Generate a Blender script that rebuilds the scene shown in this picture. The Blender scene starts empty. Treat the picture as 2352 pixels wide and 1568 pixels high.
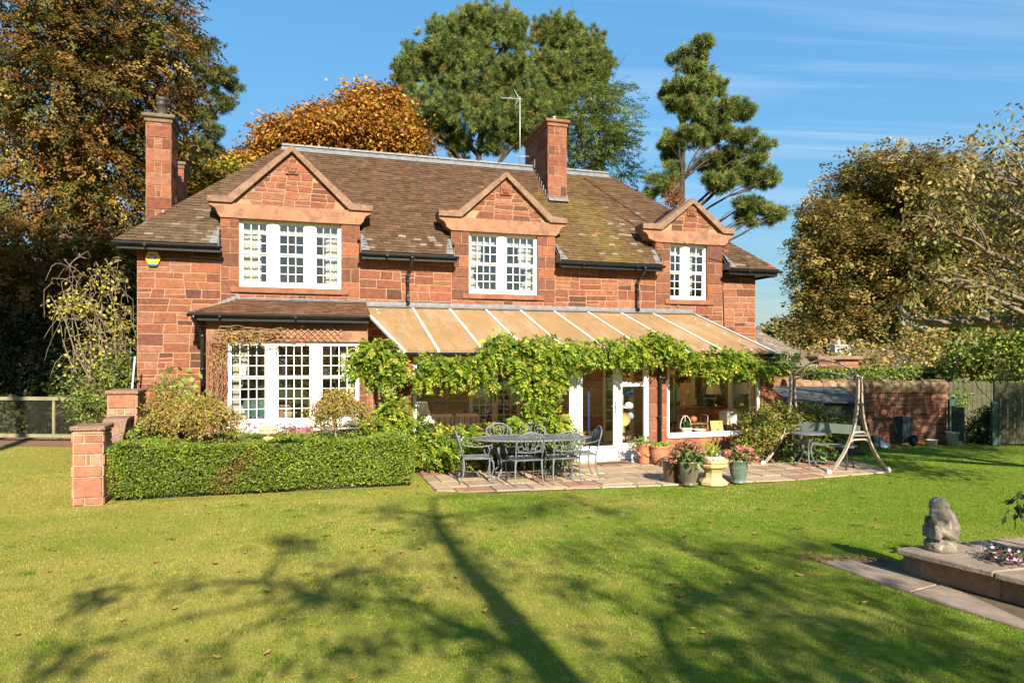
import bpy, math, random
import numpy as np
from mathutils import Vector, Matrix, noise as mnoise
R = math.radians
SC = bpy.context.scene
COL = SC.collection
rng = random.Random(7)
nr = np.random.default_rng(11)

# ------------------------------------------------------------------ camera
EYE = 2.1
cd = bpy.data.cameras.new("camera")
cam = bpy.data.objects.new("camera", cd); COL.objects.link(cam)
cam.location = (0, 0, EYE); cam.rotation_euler = (R(90), 0, 0)
cd.sensor_width = 36.0; cd.lens = 24.0; cd.shift_y = 46 / 2352
cd.clip_start = 0.1; cd.clip_end = 2000
SC.camera = cam
SC.view_settings.view_transform = 'Standard'; SC.view_settings.look = 'None'
SC.view_settings.gamma = 1.0; SC.view_settings.exposure = 1.35
cy = SC.cycles
cy.max_bounces = 7; cy.diffuse_bounces = 3; cy.glossy_bounces = 3; cy.transmission_bounces = 4
cy.transparent_max_bounces = 12; cy.caustics_reflective = False; cy.caustics_refractive = False
cy.use_denoising = True

# ------------------------------------------------------------------ sun and sky
SUN_EL = R(30.5); SUN_DIR = Vector((-math.sin(R(18)), math.cos(R(18)), 0))   # horizontal way the light travels
LV = Vector((SUN_DIR.x * math.cos(SUN_EL), SUN_DIR.y * math.cos(SUN_EL), -math.sin(SUN_EL)))
sl = bpy.data.lights.new("sun", 'SUN'); sl.energy = 5.0; sl.angle = R(0.7); sl.color = (1.0, 0.90, 0.74)
so = bpy.data.objects.new("sun", sl); COL.objects.link(so)
so.rotation_euler = LV.to_track_quat('-Z', 'Y').to_euler()
so.location = (6, -18, 14)

def build_world():
    w = bpy.data.worlds.new("World"); SC.world = w; w.use_nodes = True
    nt = w.node_tree; N = nt.nodes; L = nt.links; N.clear()
    out = N.new("ShaderNodeOutputWorld"); bg = N.new("ShaderNodeBackground")
    sky = N.new("ShaderNodeTexSky"); sky.sky_type = 'NISHITA'; sky.sun_disc = False
    sky.sun_elevation = SUN_EL; sky.sun_rotation = math.atan2(-SUN_DIR.x, -SUN_DIR.y)
    sky.air_density = 1.0; sky.dust_density = 0.25; sky.ozone_density = 2.2; sky.altitude = 0
    hsv = N.new("ShaderNodeHueSaturation"); hsv.inputs["Saturation"].default_value = 1.22; hsv.inputs["Hue"].default_value = .488
    bw = N.new("ShaderNodeRGBToBW"); L.new(sky.outputs[0], bw.inputs[0])     # ease the brightness towards the horizon
    k1 = N.new("ShaderNodeMath"); k1.operation = 'MULTIPLY_ADD'; k1.inputs[1].default_value = .30; k1.inputs[2].default_value = .42; L.new(bw.outputs[0], k1.inputs[0])
    k2 = N.new("ShaderNodeMath"); k2.operation = 'DIVIDE'; k2.inputs[0].default_value = 1.0; L.new(k1.outputs[0], k2.inputs[1])
    vs_ = N.new("ShaderNodeVectorMath"); vs_.operation = 'SCALE'; L.new(sky.outputs[0], vs_.inputs[0]); L.new(k2.outputs[0], vs_.inputs["Scale"])
    L.new(vs_.outputs[0], hsv.inputs["Color"])
    # thin cirrus: noise stretched along the wind, on the sky direction projected to a high layer
    tc = N.new("ShaderNodeTexCoord"); sep = N.new("ShaderNodeSeparateXYZ"); L.new(tc.outputs["Generated"], sep.inputs[0])
    zc = N.new("ShaderNodeMath"); zc.operation = 'MAXIMUM'; zc.inputs[1].default_value = 0.03; L.new(sep.outputs[2], zc.inputs[0])
    za = N.new("ShaderNodeMath"); za.operation = 'ADD'; za.inputs[1].default_value = 0.10; L.new(zc.outputs[0], za.inputs[0])
    dx = N.new("ShaderNodeMath"); dx.operation = 'DIVIDE'; L.new(sep.outputs[0], dx.inputs[0]); L.new(za.outputs[0], dx.inputs[1])
    dy = N.new("ShaderNodeMath"); dy.operation = 'DIVIDE'; L.new(sep.outputs[1], dy.inputs[0]); L.new(za.outputs[0], dy.inputs[1])
    cmb = N.new("ShaderNodeCombineXYZ"); L.new(dx.outputs[0], cmb.inputs[0]); L.new(dy.outputs[0], cmb.inputs[1])
    mp = N.new("ShaderNodeMapping"); mp.inputs["Scale"].default_value = (0.20, 2.3, 1); mp.inputs["Rotation"].default_value = (0, 0, R(4))
    mp.inputs["Location"].default_value = (3.1, 1.7, 0)
    L.new(cmb.outputs[0], mp.inputs[0])
    n1 = N.new("ShaderNodeTexNoise"); n1.inputs["Scale"].default_value = 1.5; n1.inputs["Detail"].default_value = 7; n1.inputs["Roughness"].default_value = 0.6
    n1.inputs["Distortion"].default_value = 0.6
    L.new(mp.outputs[0], n1.inputs["Vector"])
    r1 = N.new("ShaderNodeValToRGB"); r1.color_ramp.elements[0].position = 0.46; r1.color_ramp.elements[1].position = 0.76
    L.new(n1.outputs["Fac"], r1.inputs[0])
    n2 = N.new("ShaderNodeTexNoise"); n2.inputs["Scale"].default_value = 0.45; n2.inputs["Detail"].default_value = 2
    L.new(cmb.outputs[0], n2.inputs["Vector"])
    r2 = N.new("ShaderNodeValToRGB"); r2.color_ramp.elements[0].position = 0.36; r2.color_ramp.elements[1].position = 0.58
    L.new(n2.outputs["Fac"], r2.inputs[0])
    # more cloud low on the right
    sx = N.new("ShaderNodeMapRange"); sx.inputs[1].default_value = -0.35; sx.inputs[2].default_value = 0.45; L.new(sep.outputs[0], sx.inputs[0])
    m1 = N.new("ShaderNodeMath"); m1.operation = 'MULTIPLY'; L.new(r1.outputs[0], m1.inputs[0]); L.new(r2.outputs[0], m1.inputs[1])
    m2 = N.new("ShaderNodeMath"); m2.operation = 'MULTIPLY'; L.new(m1.outputs[0], m2.inputs[0]); L.new(sx.outputs[0], m2.inputs[1])
    m3 = N.new("ShaderNodeMath"); m3.operation = 'MULTIPLY'; m3.inputs[1].default_value = 0.42; L.new(m2.outputs[0], m3.inputs[0])
    mix = N.new("ShaderNodeMixRGB"); mix.inputs[2].default_value = (5.4, 5.5, 5.7, 1)
    L.new(m3.outputs[0], mix.inputs[0]); L.new(hsv.outputs[0], mix.inputs[1])
    L.new(mix.outputs[0], bg.inputs[0]); bg.inputs[1].default_value = 0.09
    L.new(bg.outputs[0], out.inputs[0])
build_world()

# ------------------------------------------------------------------ house frame and measuring helpers
TH = math.atan2(1568.0, 5170.0); CT, ST = math.cos(TH), math.sin(TH)
HX, HY = -8.017, 14.6
def hw(u, v, z=0.0):                      # facade coordinates (along, out of the wall, up) -> world
    return Vector((HX + u * CT + v * ST, HY + u * ST - v * CT, z))
def at(x, y, Y):                          # a bearing measured in the photograph, at a known distance -> world
    return Vector(((x - 1176) / 1568 * Y, Y, EYE + (830 - y) / 1568 * Y))
def onv(x, y, v):                         # the same, on a plane parallel to the facade
    k = (x - 1176) / 1568; X1 = HX + v * ST; Y1 = HY - v * CT
    u = (k * Y1 - X1) / (CT - k * ST); Y = Y1 + u * ST
    return u, EYE + (830 - y) / 1568 * Y

# ------------------------------------------------------------------ materials
MATS = {}
def node_mat(name):
    m = bpy.data.materials.new(name); m.use_nodes = True
    nt = m.node_tree; nt.nodes.clear()
    o = nt.nodes.new("ShaderNodeOutputMaterial")
    return m, nt, nt.nodes, nt.links, o
def mat(name, base=(.5, .5, .5), rough=.8, attr=False, var=.15, vs=6.0, bump=0.0, bs=40.0, spec=.3, metal=0.0, spots=None, coat=0.0, trans=0.0, tcol=None, smap=None):
    """Principled surface; attr: base colour comes from the face colours; var: mottling; spots=(colour, scale, threshold, amount): lichen or dirt."""
    if name in MATS: return MATS[name]
    m, nt, N, L, o = node_mat(name)
    p = N.new("ShaderNodeBsdfPrincipled"); p.inputs["Roughness"].default_value = rough
    p.inputs["Specular IOR Level"].default_value = spec; p.inputs["Metallic"].default_value = metal
    p.inputs["Coat Weight"].default_value = coat
    tc = N.new("ShaderNodeTexCoord")
    if attr:
        a = N.new("ShaderNodeAttribute"); a.attribute_name = "c"; cur = a.outputs["Color"]
    else:
        a = N.new("ShaderNodeRGB"); a.outputs[0].default_value = (*base, 1); cur = a.outputs[0]
    if var > 0:
        n = N.new("ShaderNodeTexNoise"); n.inputs["Scale"].default_value = vs; n.inputs["Detail"].default_value = 6; n.inputs["Roughness"].default_value = .65
        L.new(tc.outputs["Object"], n.inputs["Vector"])
        r = N.new("ShaderNodeMapRange"); r.inputs[1].default_value = .3; r.inputs[2].default_value = .7
        r.inputs[3].default_value = 1 - var; r.inputs[4].default_value = 1 + var; L.new(n.outputs["Fac"], r.inputs[0])
        h = N.new("ShaderNodeVectorMath"); h.operation = 'SCALE'; L.new(cur, h.inputs[0]); L.new(r.outputs[0], h.inputs["Scale"]); cur = h.outputs[0]
    sv = tc.outputs["Object"]
    if smap:
        mp = N.new("ShaderNodeMapping"); mp.inputs["Scale"].default_value = smap; L.new(sv, mp.inputs[0]); sv = mp.outputs[0]
    for sp in (spots or []):
        c, s, t, amt = sp
        n = N.new("ShaderNodeTexNoise"); n.inputs["Scale"].default_value = s; n.inputs["Detail"].default_value = 5; n.inputs["Roughness"].default_value = .7
        L.new(sv, n.inputs["Vector"])
        r = N.new("ShaderNodeMapRange"); r.inputs[1].default_value = t; r.inputs[2].default_value = t + .06; r.inputs[4].default_value = amt
        L.new(n.outputs["Fac"], r.inputs[0])
        mx = N.new("ShaderNodeMixRGB"); mx.inputs[2].default_value = (*c, 1); L.new(r.outputs[0], mx.inputs[0]); L.new(cur, mx.inputs[1]); cur = mx.outputs[0]
    L.new(cur, p.inputs["Base Color"])
    if bump > 0:
        n = N.new("ShaderNodeTexNoise"); n.inputs["Scale"].default_value = bs; n.inputs["Detail"].default_value = 5; n.inputs["Roughness"].default_value = .7
        L.new(tc.outputs["Object"], n.inputs["Vector"])
        b = N.new("ShaderNodeBump"); b.inputs["Strength"].default_value = bump; b.inputs["Distance"].default_value = .03
        L.new(n.outputs["Fac"], b.inputs["Height"]); L.new(b.outputs[0], p.inputs["Normal"])
    sh = p.outputs[0]
    if trans > 0:
        t = N.new("ShaderNodeBsdfTranslucent")
        if tcol: t.inputs[0].default_value = (*tcol, 1)
        else: L.new(cur, t.inputs[0])
        ms = N.new("ShaderNodeMixShader"); ms.inputs[0].default_value = trans; L.new(sh, ms.inputs[1]); L.new(t.outputs[0], ms.inputs[2]); sh = ms.outputs[0]
    L.new(sh, o.inputs[0])
    MATS[name] = m; return m
def glass_mat(name="window_glass", tint=(.86, .9, .88), refl=.22):
    if name in MATS: return MATS[name]
    m, nt, N, L, o = node_mat(name)
    t = N.new("ShaderNodeBsdfTransparent"); t.inputs[0].default_value = (*tint, 1)
    g = N.new("ShaderNodeBsdfGlossy"); g.inputs["Roughness"].default_value = .03
    f = N.new("ShaderNodeFresnel"); f.inputs[0].default_value = 1.5
    a = N.new("ShaderNodeMath"); a.operation = 'ADD'; a.inputs[1].default_value = refl - .04; L.new(f.outputs[0], a.inputs[0])
    tc = N.new("ShaderNodeTexCoord"); n = N.new("ShaderNodeTexNoise"); n.inputs["Scale"].default_value = 3.0
    L.new(tc.outputs["Object"], n.inputs["Vector"])
    b = N.new("ShaderNodeBump"); b.inputs["Strength"].default_value = .12; b.inputs["Distance"].default_value = .02
    L.new(n.outputs["Fac"], b.inputs["Height"]); L.new(b.outputs[0], g.inputs["Normal"])
    x = N.new("ShaderNodeMixShader"); L.new(a.outputs[0], x.inputs[0]); L.new(t.outputs[0], x.inputs[1]); L.new(g.outputs[0], x.inputs[2])
    L.new(x.outputs[0], o.inputs[0]); MATS[name] = m; return m
def leaf_mat(name="leaf", trans=.35, rough=.5, spec=.25):
    if name in MATS: return MATS[name]
    m, nt, N, L, o = node_mat(name)
    a = N.new("ShaderNodeAttribute"); a.attribute_name = "c"
    p = N.new("ShaderNodeBsdfPrincipled"); p.inputs["Roughness"].default_value = rough; p.inputs["Specular IOR Level"].default_value = spec
    L.new(a.outputs["Color"], p.inputs["Base Color"])
    t = N.new("ShaderNodeBsdfTranslucent"); L.new(a.outputs["Color"], t.inputs[0])
    x = N.new("ShaderNodeMixShader"); x.inputs[0].default_value = trans
    L.new(p.outputs[0], x.inputs[1]); L.new(t.outputs[0], x.inputs[2]); L.new(x.outputs[0], o.inputs[0])
    MATS[name] = m; return m

# ------------------------------------------------------------------ mesh builder
class MB:
    def __init__(s): s.v = []; s.f = []; s.c = []; s.cur = (.5, .5, .5); s.sm = []; s.smooth = False
    def face(s, pts, c=None):
        i = len(s.v); s.v.extend([tuple(p) for p in pts]); s.f.append(tuple(range(i, i + len(pts)))); s.c.append(c or s.cur); s.sm.append(False)
    def faces(s, vs, fs, c=None, sm=None):
        i = len(s.v); s.v.extend([tuple(p) for p in vs])
        for f in fs: s.f.append(tuple(i + k for k in f)); s.c.append(c or s.cur); s.sm.append(s.smooth if sm is None else sm)
    def box(s, x0, x1, y0, y1, z0, z1, c=None, bev=0.0):
        if x0 > x1: x0, x1 = x1, x0
        if y0 > y1: y0, y1 = y1, y0
        if z0 > z1: z0, z1 = z1, z0
        if bev > 0:
            s.hull([(x0, y0, z0), (x1, y0, z0), (x1, y1, z0), (x0, y1, z0)], [(x0, y0, z1), (x1, y0, z1), (x1, y1, z1), (x0, y1, z1)], bev, c); return
        V = [(x0, y0, z0), (x1, y0, z0), (x1, y1, z0), (x0, y1, z0), (x0, y0, z1), (x1, y0, z1), (x1, y1, z1), (x0, y1, z1)]
        s.faces(V, [(0, 3, 2, 1), (4, 5, 6, 7), (0, 1, 5, 4), (1, 2, 6, 5), (2, 3, 7, 6), (3, 0, 4, 7)], c, False)
    def hull(s, lo, hi, bev, c=None):     # a chamfered block from four lower and four upper corners
        bm_ = [Vector(p) for p in lo + hi]; cen = sum(bm_, Vector()) / 8
        V = []; F = []
        E = {0: (1, 3, 4), 1: (0, 2, 5), 2: (1, 3, 6), 3: (0, 2, 7), 4: (0, 5, 7), 5: (4, 6, 1), 6: (5, 7, 2), 7: (4, 6, 3)}
        idx = {}
        for k in range(8):
            for a in E[k]:              # vertex of corner k lying on the face opposite edge a is offset along the two other edges
                d = Vector()
                for b in E[k]:
                    if b != a:
                        e = bm_[b] - bm_[k]; d += e * min(.45, bev / max(e.length, 1e-6))
                idx[(k, a)] = len(V); V.append(bm_[k] + d)
        faces6 = [(0, 3, 2, 1), (4, 5, 6, 7), (0, 1, 5, 4), (1, 2, 6, 5), (2, 3, 7, 6), (3, 0, 4, 7)]
        for f in faces6:
            F.append(tuple(idx[(k, [a for a in E[k] if a not in f][0])] for k in f))
        for f in faces6:
            for i in range(4):
                a, b = f[i], f[(i + 1) % 4]
                if a < b:
                    others_a = [x for x in E[a] if x != b]; others_b = [x for x in E[b] if x != a]
                    fa = [x for x in others_a]
                    # the two faces at the edge a-b
                    n1 = fa[0]; n2 = fa[1]
                    def mate(n):
                        for x in others_b:
                            if any(n in g and x in g and a in g and b in g for g in faces6): return x
                    F.append((idx[(a, n1)], idx[(b, mate(n1))], idx[(b, mate(n2))], idx[(a, n2)]))
        for k in range(8): F.append(tuple(idx[(k, a)] for a in E[k]))
        # orient outward
        G = []
        for f in F:
            pts = [V[i] for i in f]; n = (pts[1] - pts[0]).cross(pts[2] - pts[0]); mid = sum(pts, Vector()) / len(pts)
            G.append(f if n.dot(mid - cen) > 0 else tuple(reversed(f)))
        s.faces(V, G, c, False)
    def prism(s, poly, ax, d0, d1, c=None):   # poly in the plane normal to axis ax ('x','y','z'), extruded d0..d1
        def P(a, b, d): return {'x': (d, a, b), 'y': (a, d, b), 'z': (a, b, d)}[ax]
        n = len(poly); V = [P(a, b, d0) for a, b in poly] + [P(a, b, d1) for a, b in poly]
        F = [tuple(range(n)), tuple(range(2 * n - 1, n - 1, -1))] + [(i, i + n, (i + 1) % n + n, (i + 1) % n) for i in range(n)]
        s.faces(V, F, c, False)
    def bar(s, a, b, w, h=None, up=(0, 0, 1), c=None):   # rectangular bar from a to b
        a, b = Vector(a), Vector(b); h = h or w; d = (b - a).normalized(); up = Vector(up)
        if abs(d.dot(up)) > .98: up = Vector((0, 1, 0))
        x = d.cross(up).normalized() * w / 2; y = x.cross(d).normalized() * h / 2
        V = [a - x - y, a + x - y, a + x + y, a - x + y, b - x - y, b + x - y, b + x + y, b - x + y]
        s.faces(V, [(0, 3, 2, 1), (4, 5, 6, 7), (0, 1, 5, 4), (1, 2, 6, 5), (2, 3, 7, 6), (3, 0, 4, 7)], c, False)
    def tube(s, pts, r, n=7, c=None, cap=True, flat=None):
        pts = [Vector(p) for p in pts]; k = len(pts)
        rs = list(r) if hasattr(r, '__len__') else [r] * k
        V = []; F = []; up = Vector((0, 0, 1)); prev = None
        for i, p in enumerate(pts):
            d = (pts[min(i + 1, k - 1)] - pts[max(i - 1, 0)])
            if d.length < 1e-9: d = Vector((0, 0, 1))
            d.normalize()
            if prev is None:
                x = d.cross(up); x = x.normalized() if x.length > .05 else d.cross(Vector((0, 1, 0))).normalized()
            else:
                x = prev - d * prev.dot(d); x = x.normalized() if x.length > 1e-6 else prev
            prev = x; y = d.cross(x)
            for j in range(n):
                a = 2 * math.pi * j / n
                V.append(p + x * (math.cos(a) * rs[i]) + y * (math.sin(a) * rs[i] * (flat or 1)))
        for i in range(k - 1):
            for j in range(n):
                F.append((i * n + j, i * n + (j + 1) % n, (i + 1) * n + (j + 1) % n, (i + 1) * n + j))
        if cap: F.append(tuple(range(n - 1, -1, -1))); F.append(tuple((k - 1) * n + j for j in range(n)))
        s.faces(V, F, c, n > 4)
    def lathe(s, prof, n=24, o=(0, 0, 0), c=None, sm=None):
        V = []; F = []; k = len(prof)
        for r, z in prof:
            for j in range(n):
                a = 2 * math.pi * (j + .5) / n; V.append((o[0] + r * math.cos(a), o[1] + r * math.sin(a), o[2] + z))
        for i in range(k - 1):
            for j in range(n):
                F.append((i * n + j, i * n + (j + 1) % n, (i + 1) * n + (j + 1) % n, (i + 1) * n + j))
        F.append(tuple(range(n - 1, -1, -1))); F.append(tuple((k - 1) * n + j for j in range(n)))
        s.faces(V, F, c, (n > 10) if sm is None else sm)
    def ball(s, o, r, c=None, nu=10, nv=7, sc=(1, 1, 1)):
        V = [(o[0], o[1], o[2] + r * sc[2])]; F = []
        for i in range(1, nv):
            t = math.pi * i / nv
            for j in range(nu):
                a = 2 * math.pi * j / nu
                V.append((o[0] + r * sc[0] * math.sin(t) * math.cos(a), o[1] + r * sc[1] * math.sin(t) * math.sin(a), o[2] + r * sc[2] * math.cos(t)))
        V.append((o[0], o[1], o[2] - r * sc[2])); e = len(V) - 1
        for j in range(nu): F.append((0, 1 + j, 1 + (j + 1) % nu)); F.append((e, e - nu + (j + 1) % nu, e - nu + j))
        for i in range(nv - 2):
            for j in range(nu):
                a = 1 + i * nu; F.append((a + j, a + nu + j, a + nu + (j + 1) % nu, a + (j + 1) % nu))
        s.faces(V, F, c, True)
    def sheet(s, P, c=None, sm=True):     # grid of points [row][col]
        h, w = len(P), len(P[0]); V = [p for r in P for p in r]
        s.faces(V, [(i * w + j, i * w + j + 1, (i + 1) * w + j + 1, (i + 1) * w + j) for i in range(h - 1) for j in range(w - 1)], c, sm)
    def build(s, name, m, parent=None, loc=None, rot=0):
        me = bpy.data.meshes.new(name); me.from_pydata(s.v, [], s.f)
        me.materials.append(m)
        if s.f:
            ln = np.array([len(f) for f in s.f]); cc = np.repeat(np.array([(*c[:3], 1) for c in s.c], dtype=np.float32), ln, axis=0)
            ca = me.color_attributes.new("c", 'FLOAT_COLOR', 'CORNER'); ca.data.foreach_set("color", cc.ravel())
            me.polygons.foreach_set("use_smooth", np.array(s.sm, dtype=bool))
        me.validate(); me.update()
        o = bpy.data.objects.new(name, me); COL.objects.link(o)
        if parent: o.parent = parent
        if loc is not None: o.location = loc
        if rot: o.rotation_euler = (0, 0, rot)
        return o
def tag(o, label=None, cat=None, group=None, kind=None):
    if label: o["label"] = label
    if cat: o["category"] = cat
    if group: o["group"] = group
    if kind: o["kind"] = kind
    return o
def thing(name, label, cat, loc=(0, 0, 0), rot=0, group=None):
    o = bpy.data.objects.new(name, None); o.empty_display_size = .2; COL.objects.link(o)
    o.location = loc; o.rotation_euler = (0, 0, rot)
    return tag(o, label, cat, group)
def dup(root, loc, rot, label, group=None):
    r = root.copy(); COL.objects.link(r); r.location = loc; r.rotation_euler = (0, 0, rot); r["label"] = label
    if group: r["group"] = group
    for ch in list(root.children):
        c = ch.copy(); COL.objects.link(c); c.parent = r
        for g in list(ch.children):
            d = g.copy(); COL.objects.link(d); d.parent = c
    return r
def jit(c, a=.1, g=None):
    k = 1 + (g or rng).uniform(-a, a)
    return tuple(max(0, x * k) for x in c)
def mixc(a, b, t): return tuple(x + (y - x) * t for x, y in zip(a, b))

# ------------------------------------------------------------------ leaves
LEAFK = 1.0
def unit(a): return a / np.maximum(np.linalg.norm(a, axis=1, keepdims=True), 1e-9)
def rdir(n): return unit(nr.normal(size=(n, 3)))
def leaf_mesh(name, P, D, N_, L_, W_, C, m, parent=None, bend=.0, loc=None):
    n = len(P); S = unit(np.cross(D, N_)); L_ = np.broadcast_to(np.asarray(L_, dtype=float), (n,))[:, None]; W_ = np.broadcast_to(np.asarray(W_, dtype=float), (n,))[:, None]
    U = unit(np.cross(S, D))
    a = P; b = P + D * L_ * .5 + S * W_ * .5 + U * L_ * bend; c = P + D * L_; d = P + D * L_ * .5 - S * W_ * .5 + U * L_ * bend
    V = np.stack([a, b, c, d], axis=1).reshape(-1, 3).astype(np.float32)
    return quads(name, V, np.repeat(C, 4, axis=0), m, parent, loc)
def quads(name, V, C, m, parent=None, loc=None, k=4):
    n = len(V) // k; me = bpy.data.meshes.new(name)
    me.vertices.add(n * k); me.vertices.foreach_set("co", np.ascontiguousarray(V, dtype=np.float32).ravel())
    me.loops.add(n * k); me.loops.foreach_set("vertex_index", np.arange(n * k, dtype=np.int32))
    me.polygons.add(n); me.polygons.foreach_set("loop_start", np.arange(0, n * k, k, dtype=np.int32))
    me.materials.append(m)
    ca = me.color_attributes.new("c", 'FLOAT_COLOR', 'POINT')
    ca.data.foreach_set("color", np.concatenate([C, np.ones((len(C), 1))], axis=1).astype(np.float32).ravel())
    me.update(); me.validate()
    o = bpy.data.objects.new(name, me); COL.objects.link(o)
    if parent: o.parent = parent
    if loc is not None: o.location = loc
    return o
def palette(n, pal, jitter=.18):
    cs = np.array([p[:3] for p in pal]); w = np.array([p[3] for p in pal], dtype=float); w /= w.sum()
    return np.minimum(cs[nr.choice(len(pal), n, p=w)] * LEAFK * np.exp(nr.normal(0, jitter, (n, 1))), .85)
def nz(P, s, seed=0.0):                   # cheap smooth pseudo-noise in -1..1
    x, y, z = P[:, 0] * s + seed, P[:, 1] * s + 1.7 * seed, P[:, 2] * s - seed
    return (np.sin(x * 1.3 + 1.7 * np.sin(y * .9 + z)) + np.sin(y * 1.7 + 1.3 * np.sin(z * 1.1 + x)) + np.sin(z * 1.5 + 1.9 * np.sin(x * .8 - y))) / 3
def blob_points(blobs, n, shell=.55, rough=.22, seed=0.0):
    B = np.array([(*b[0], *b[1]) for b in blobs], dtype=float)
    w = (B[:, 3] * B[:, 4] * B[:, 5]) ** (2 / 3); w /= w.sum()
    k = nr.choice(len(B), n, p=w); d = rdir(n)
    r = 1 - shell * nr.random(n) ** 1.6
    r = r * (1 + rough * nz(d * 2.2 + B[k, :3] * .7, 1.6, seed))
    P = B[k, :3] + d * B[k, 3:] * r[:, None]
    return P, d, k
def foliage(name, blobs, nclump, per, spread, Ls, Ws, pal, parent, m=None, shell=.55, rough=.22, droop=.25, cj=.22, lj=.15, seed=0.0, zmin=None, keep=None, out=.6, flat=.6):
    P, d, k = blob_points(blobs, nclump, shell, rough, seed)
    if zmin is not None: ok = P[:, 2] > zmin; P, d = P[ok], d[ok]
    if keep is not None: ok = keep(P); P, d = P[ok], d[ok]
    n = len(P); C = palette(n, pal, cj)
    i = np.repeat(np.arange(n), per); q = len(i)
    off = nr.normal(size=(q, 3)) * spread; off[:, 2] *= flat
    if flat < .5: off[:, 2] -= .35 * np.maximum(0, (off * d[i]).sum(1))
    PP = P[i] + off
    NN = unit(d[i] * out + np.array([0, 0, .55]) + nr.normal(size=(q, 3)) * .55)
    DD = unit(np.cross(NN, rdir(q)) + d[i] * .35 + np.array([0, 0, -droop]))
    CC = C[i] * np.exp(nr.normal(0, lj, (q, 1)))
    L_ = Ls * nr.uniform(.7, 1.25, q); W_ = Ws * nr.uniform(.7, 1.25, q)
    return leaf_mesh(name, PP, DD, NN, L_, W_, CC, m or leaf_mat(), parent)
def needles(name, blobs, ntuft, per, L, W, pal, parent, m=None, shell=.5, rough=.2, seed=0.0, up=.5, keep=None):
    P, d, k = blob_points(blobs, ntuft, shell, rough, seed)
    if keep is not None: ok = keep(P); P, d = P[ok], d[ok]
    n = len(P); T = unit(d * .7 + np.array([0, -.15, up]) + nr.normal(size=(n, 3)) * .35)
    C = palette(n, pal, .2); i = np.repeat(np.arange(n), per); q = len(i)
    D = unit(T[i] * .62 + rdir(q) * .8); N_ = rdir(q)
    PP = P[i] + T[i] * (nr.random((q, 1)) - .6) * L * .7 + nr.normal(size=(q, 3)) * L * .08
    CC = C[i] * np.exp(nr.normal(0, .2, (q, 1)))
    return leaf_mesh(name, PP, D, N_, L * nr.uniform(.7, 1.2, q), W, CC, m or leaf_mat("needle", .2, .55, .2), parent)
def bend_path(a, b, sag=.1, n=5, wob=.06):
    a, b = Vector(a), Vector(b); L = (b - a).length; pts = []
    w = Vector((rng.uniform(-1, 1), rng.uniform(-1, 1), rng.uniform(-.4, .4))) * L * wob
    for i in range(n + 1):
        t = i / n; p = a.lerp(b, t) + Vector((0, 0, sag * L * math.sin(math.pi * t))) + w * math.sin(math.pi * t) + Vector((rng.uniform(-1, 1), rng.uniform(-1, 1), rng.uniform(-1, 1))) * L * wob * .25 * (0 < i < n)
        pts.append(p)
    return pts
def taper(r0, r1, n): return [r0 + (r1 - r0) * i / n for i in range(n + 1)]
BARK = mat("bark", (.10, .075, .055), .95, var=.5, vs=9, bump=.6, bs=14)
BARK_PINE = mat("pine_bark", (.060, .040, .030), .95, var=.5, vs=6, bump=.6, bs=10)
def tree_wood(parent, base, top, r0, blobs, m=BARK, subs=6, rb=.35, low=.35, name="trunk", lean=(0, 0)):
    """trunk with a limb into every clump and twigs inside the clumps (coordinates local to the tree)"""
    mb = MB(); base = Vector(base); top = Vector(top)
    tp = bend_path(base, top, 0, 8, .03)
    mb.tube([base + Vector((0, 0, -.15))] + tp, [r0 * 1.5] + [r0 * (1 - .85 * (i / 8) ** .9) * (1.25 if i == 0 else 1) for i in range(9)], 9)
    for c, r in blobs:
        c = Vector(c); h = (Vector((c.x, c.y, 0)) - Vector((base.x, base.y, 0))).length
        t = (c.z - base.z - h * .55) / max(top.z - base.z, .1); t = min(.95, max(low, t))
        s = tp[min(8, int(t * 8))]; L = (c - s).length
        if L < .05: continue
        rr = max(.02, r0 * rb * min(1, L / max(top.z - base.z, 1) * 2.2 + .25))
        p = bend_path(s, c, .06, 5, .08); mb.tube(p, taper(rr, rr * .4, 5), 6)
        for _ in range(subs):
            d = Vector((rng.gauss(0, 1), rng.gauss(0, 1), rng.gauss(.15, .8))); d.normalize()
            e = c + Vector((d.x * r[0], d.y * r[1], d.z * r[2])) * rng.uniform(.6, .95)
            q = p[rng.choice([2, 3, 4])] if rng.random() < .6 else p[5]
            mb.tube(bend_path(q, e, .05, 4, .1), taper(rr * .38, rr * .1, 4), 5, cap=False)
    return mb.build(name, m, parent)
# ------------------------------------------------------------------ masonry and tiles
STONE = mat("red_sandstone", attr=True, rough=.92, var=.26, vs=9, bump=.8, bs=20, spec=.12, spots=[((.10, .045, .03), 2.6, .64, .55), ((.42, .22, .13), 22, .68, .4)])
DRESSED = mat("dressed_sandstone", (.28, .145, .088), rough=.92, var=.24, vs=2.6, bump=.5, bs=40, spec=.12, spots=[((.38, .29, .21), 30, .62, .5), ((.15, .08, .055), 3.2, .54, .6)])
COPING = mat("weathered_coping", (.205, .122, .082), rough=.95, var=.3, vs=5, bump=.45, bs=45, spec=.1, spots=[((.42, .37, .30), 34, .58, .75), ((.11, .075, .055), 8, .56, .6)])
SILLM = mat("sill_sandstone", (.22, .095, .055), rough=.92, var=.3, vs=4, bump=.5, bs=30, spec=.1)
MORTAR = (.32, .20, .12)
PAL_WALL = [((.225, .088, .048), 4), ((.20, .074, .043), 3), ((.225, .104, .064), 3), ((.17, .064, .039), 2.8), ((.14, .059, .039), 1.9), ((.092, .045, .032), 1.1)]
PAL_BROWN = [((.17, .072, .044), 3), ((.135, .060, .039), 3), ((.215, .085, .046), 1.8), ((.24, .093, .05), 1)]
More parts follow.
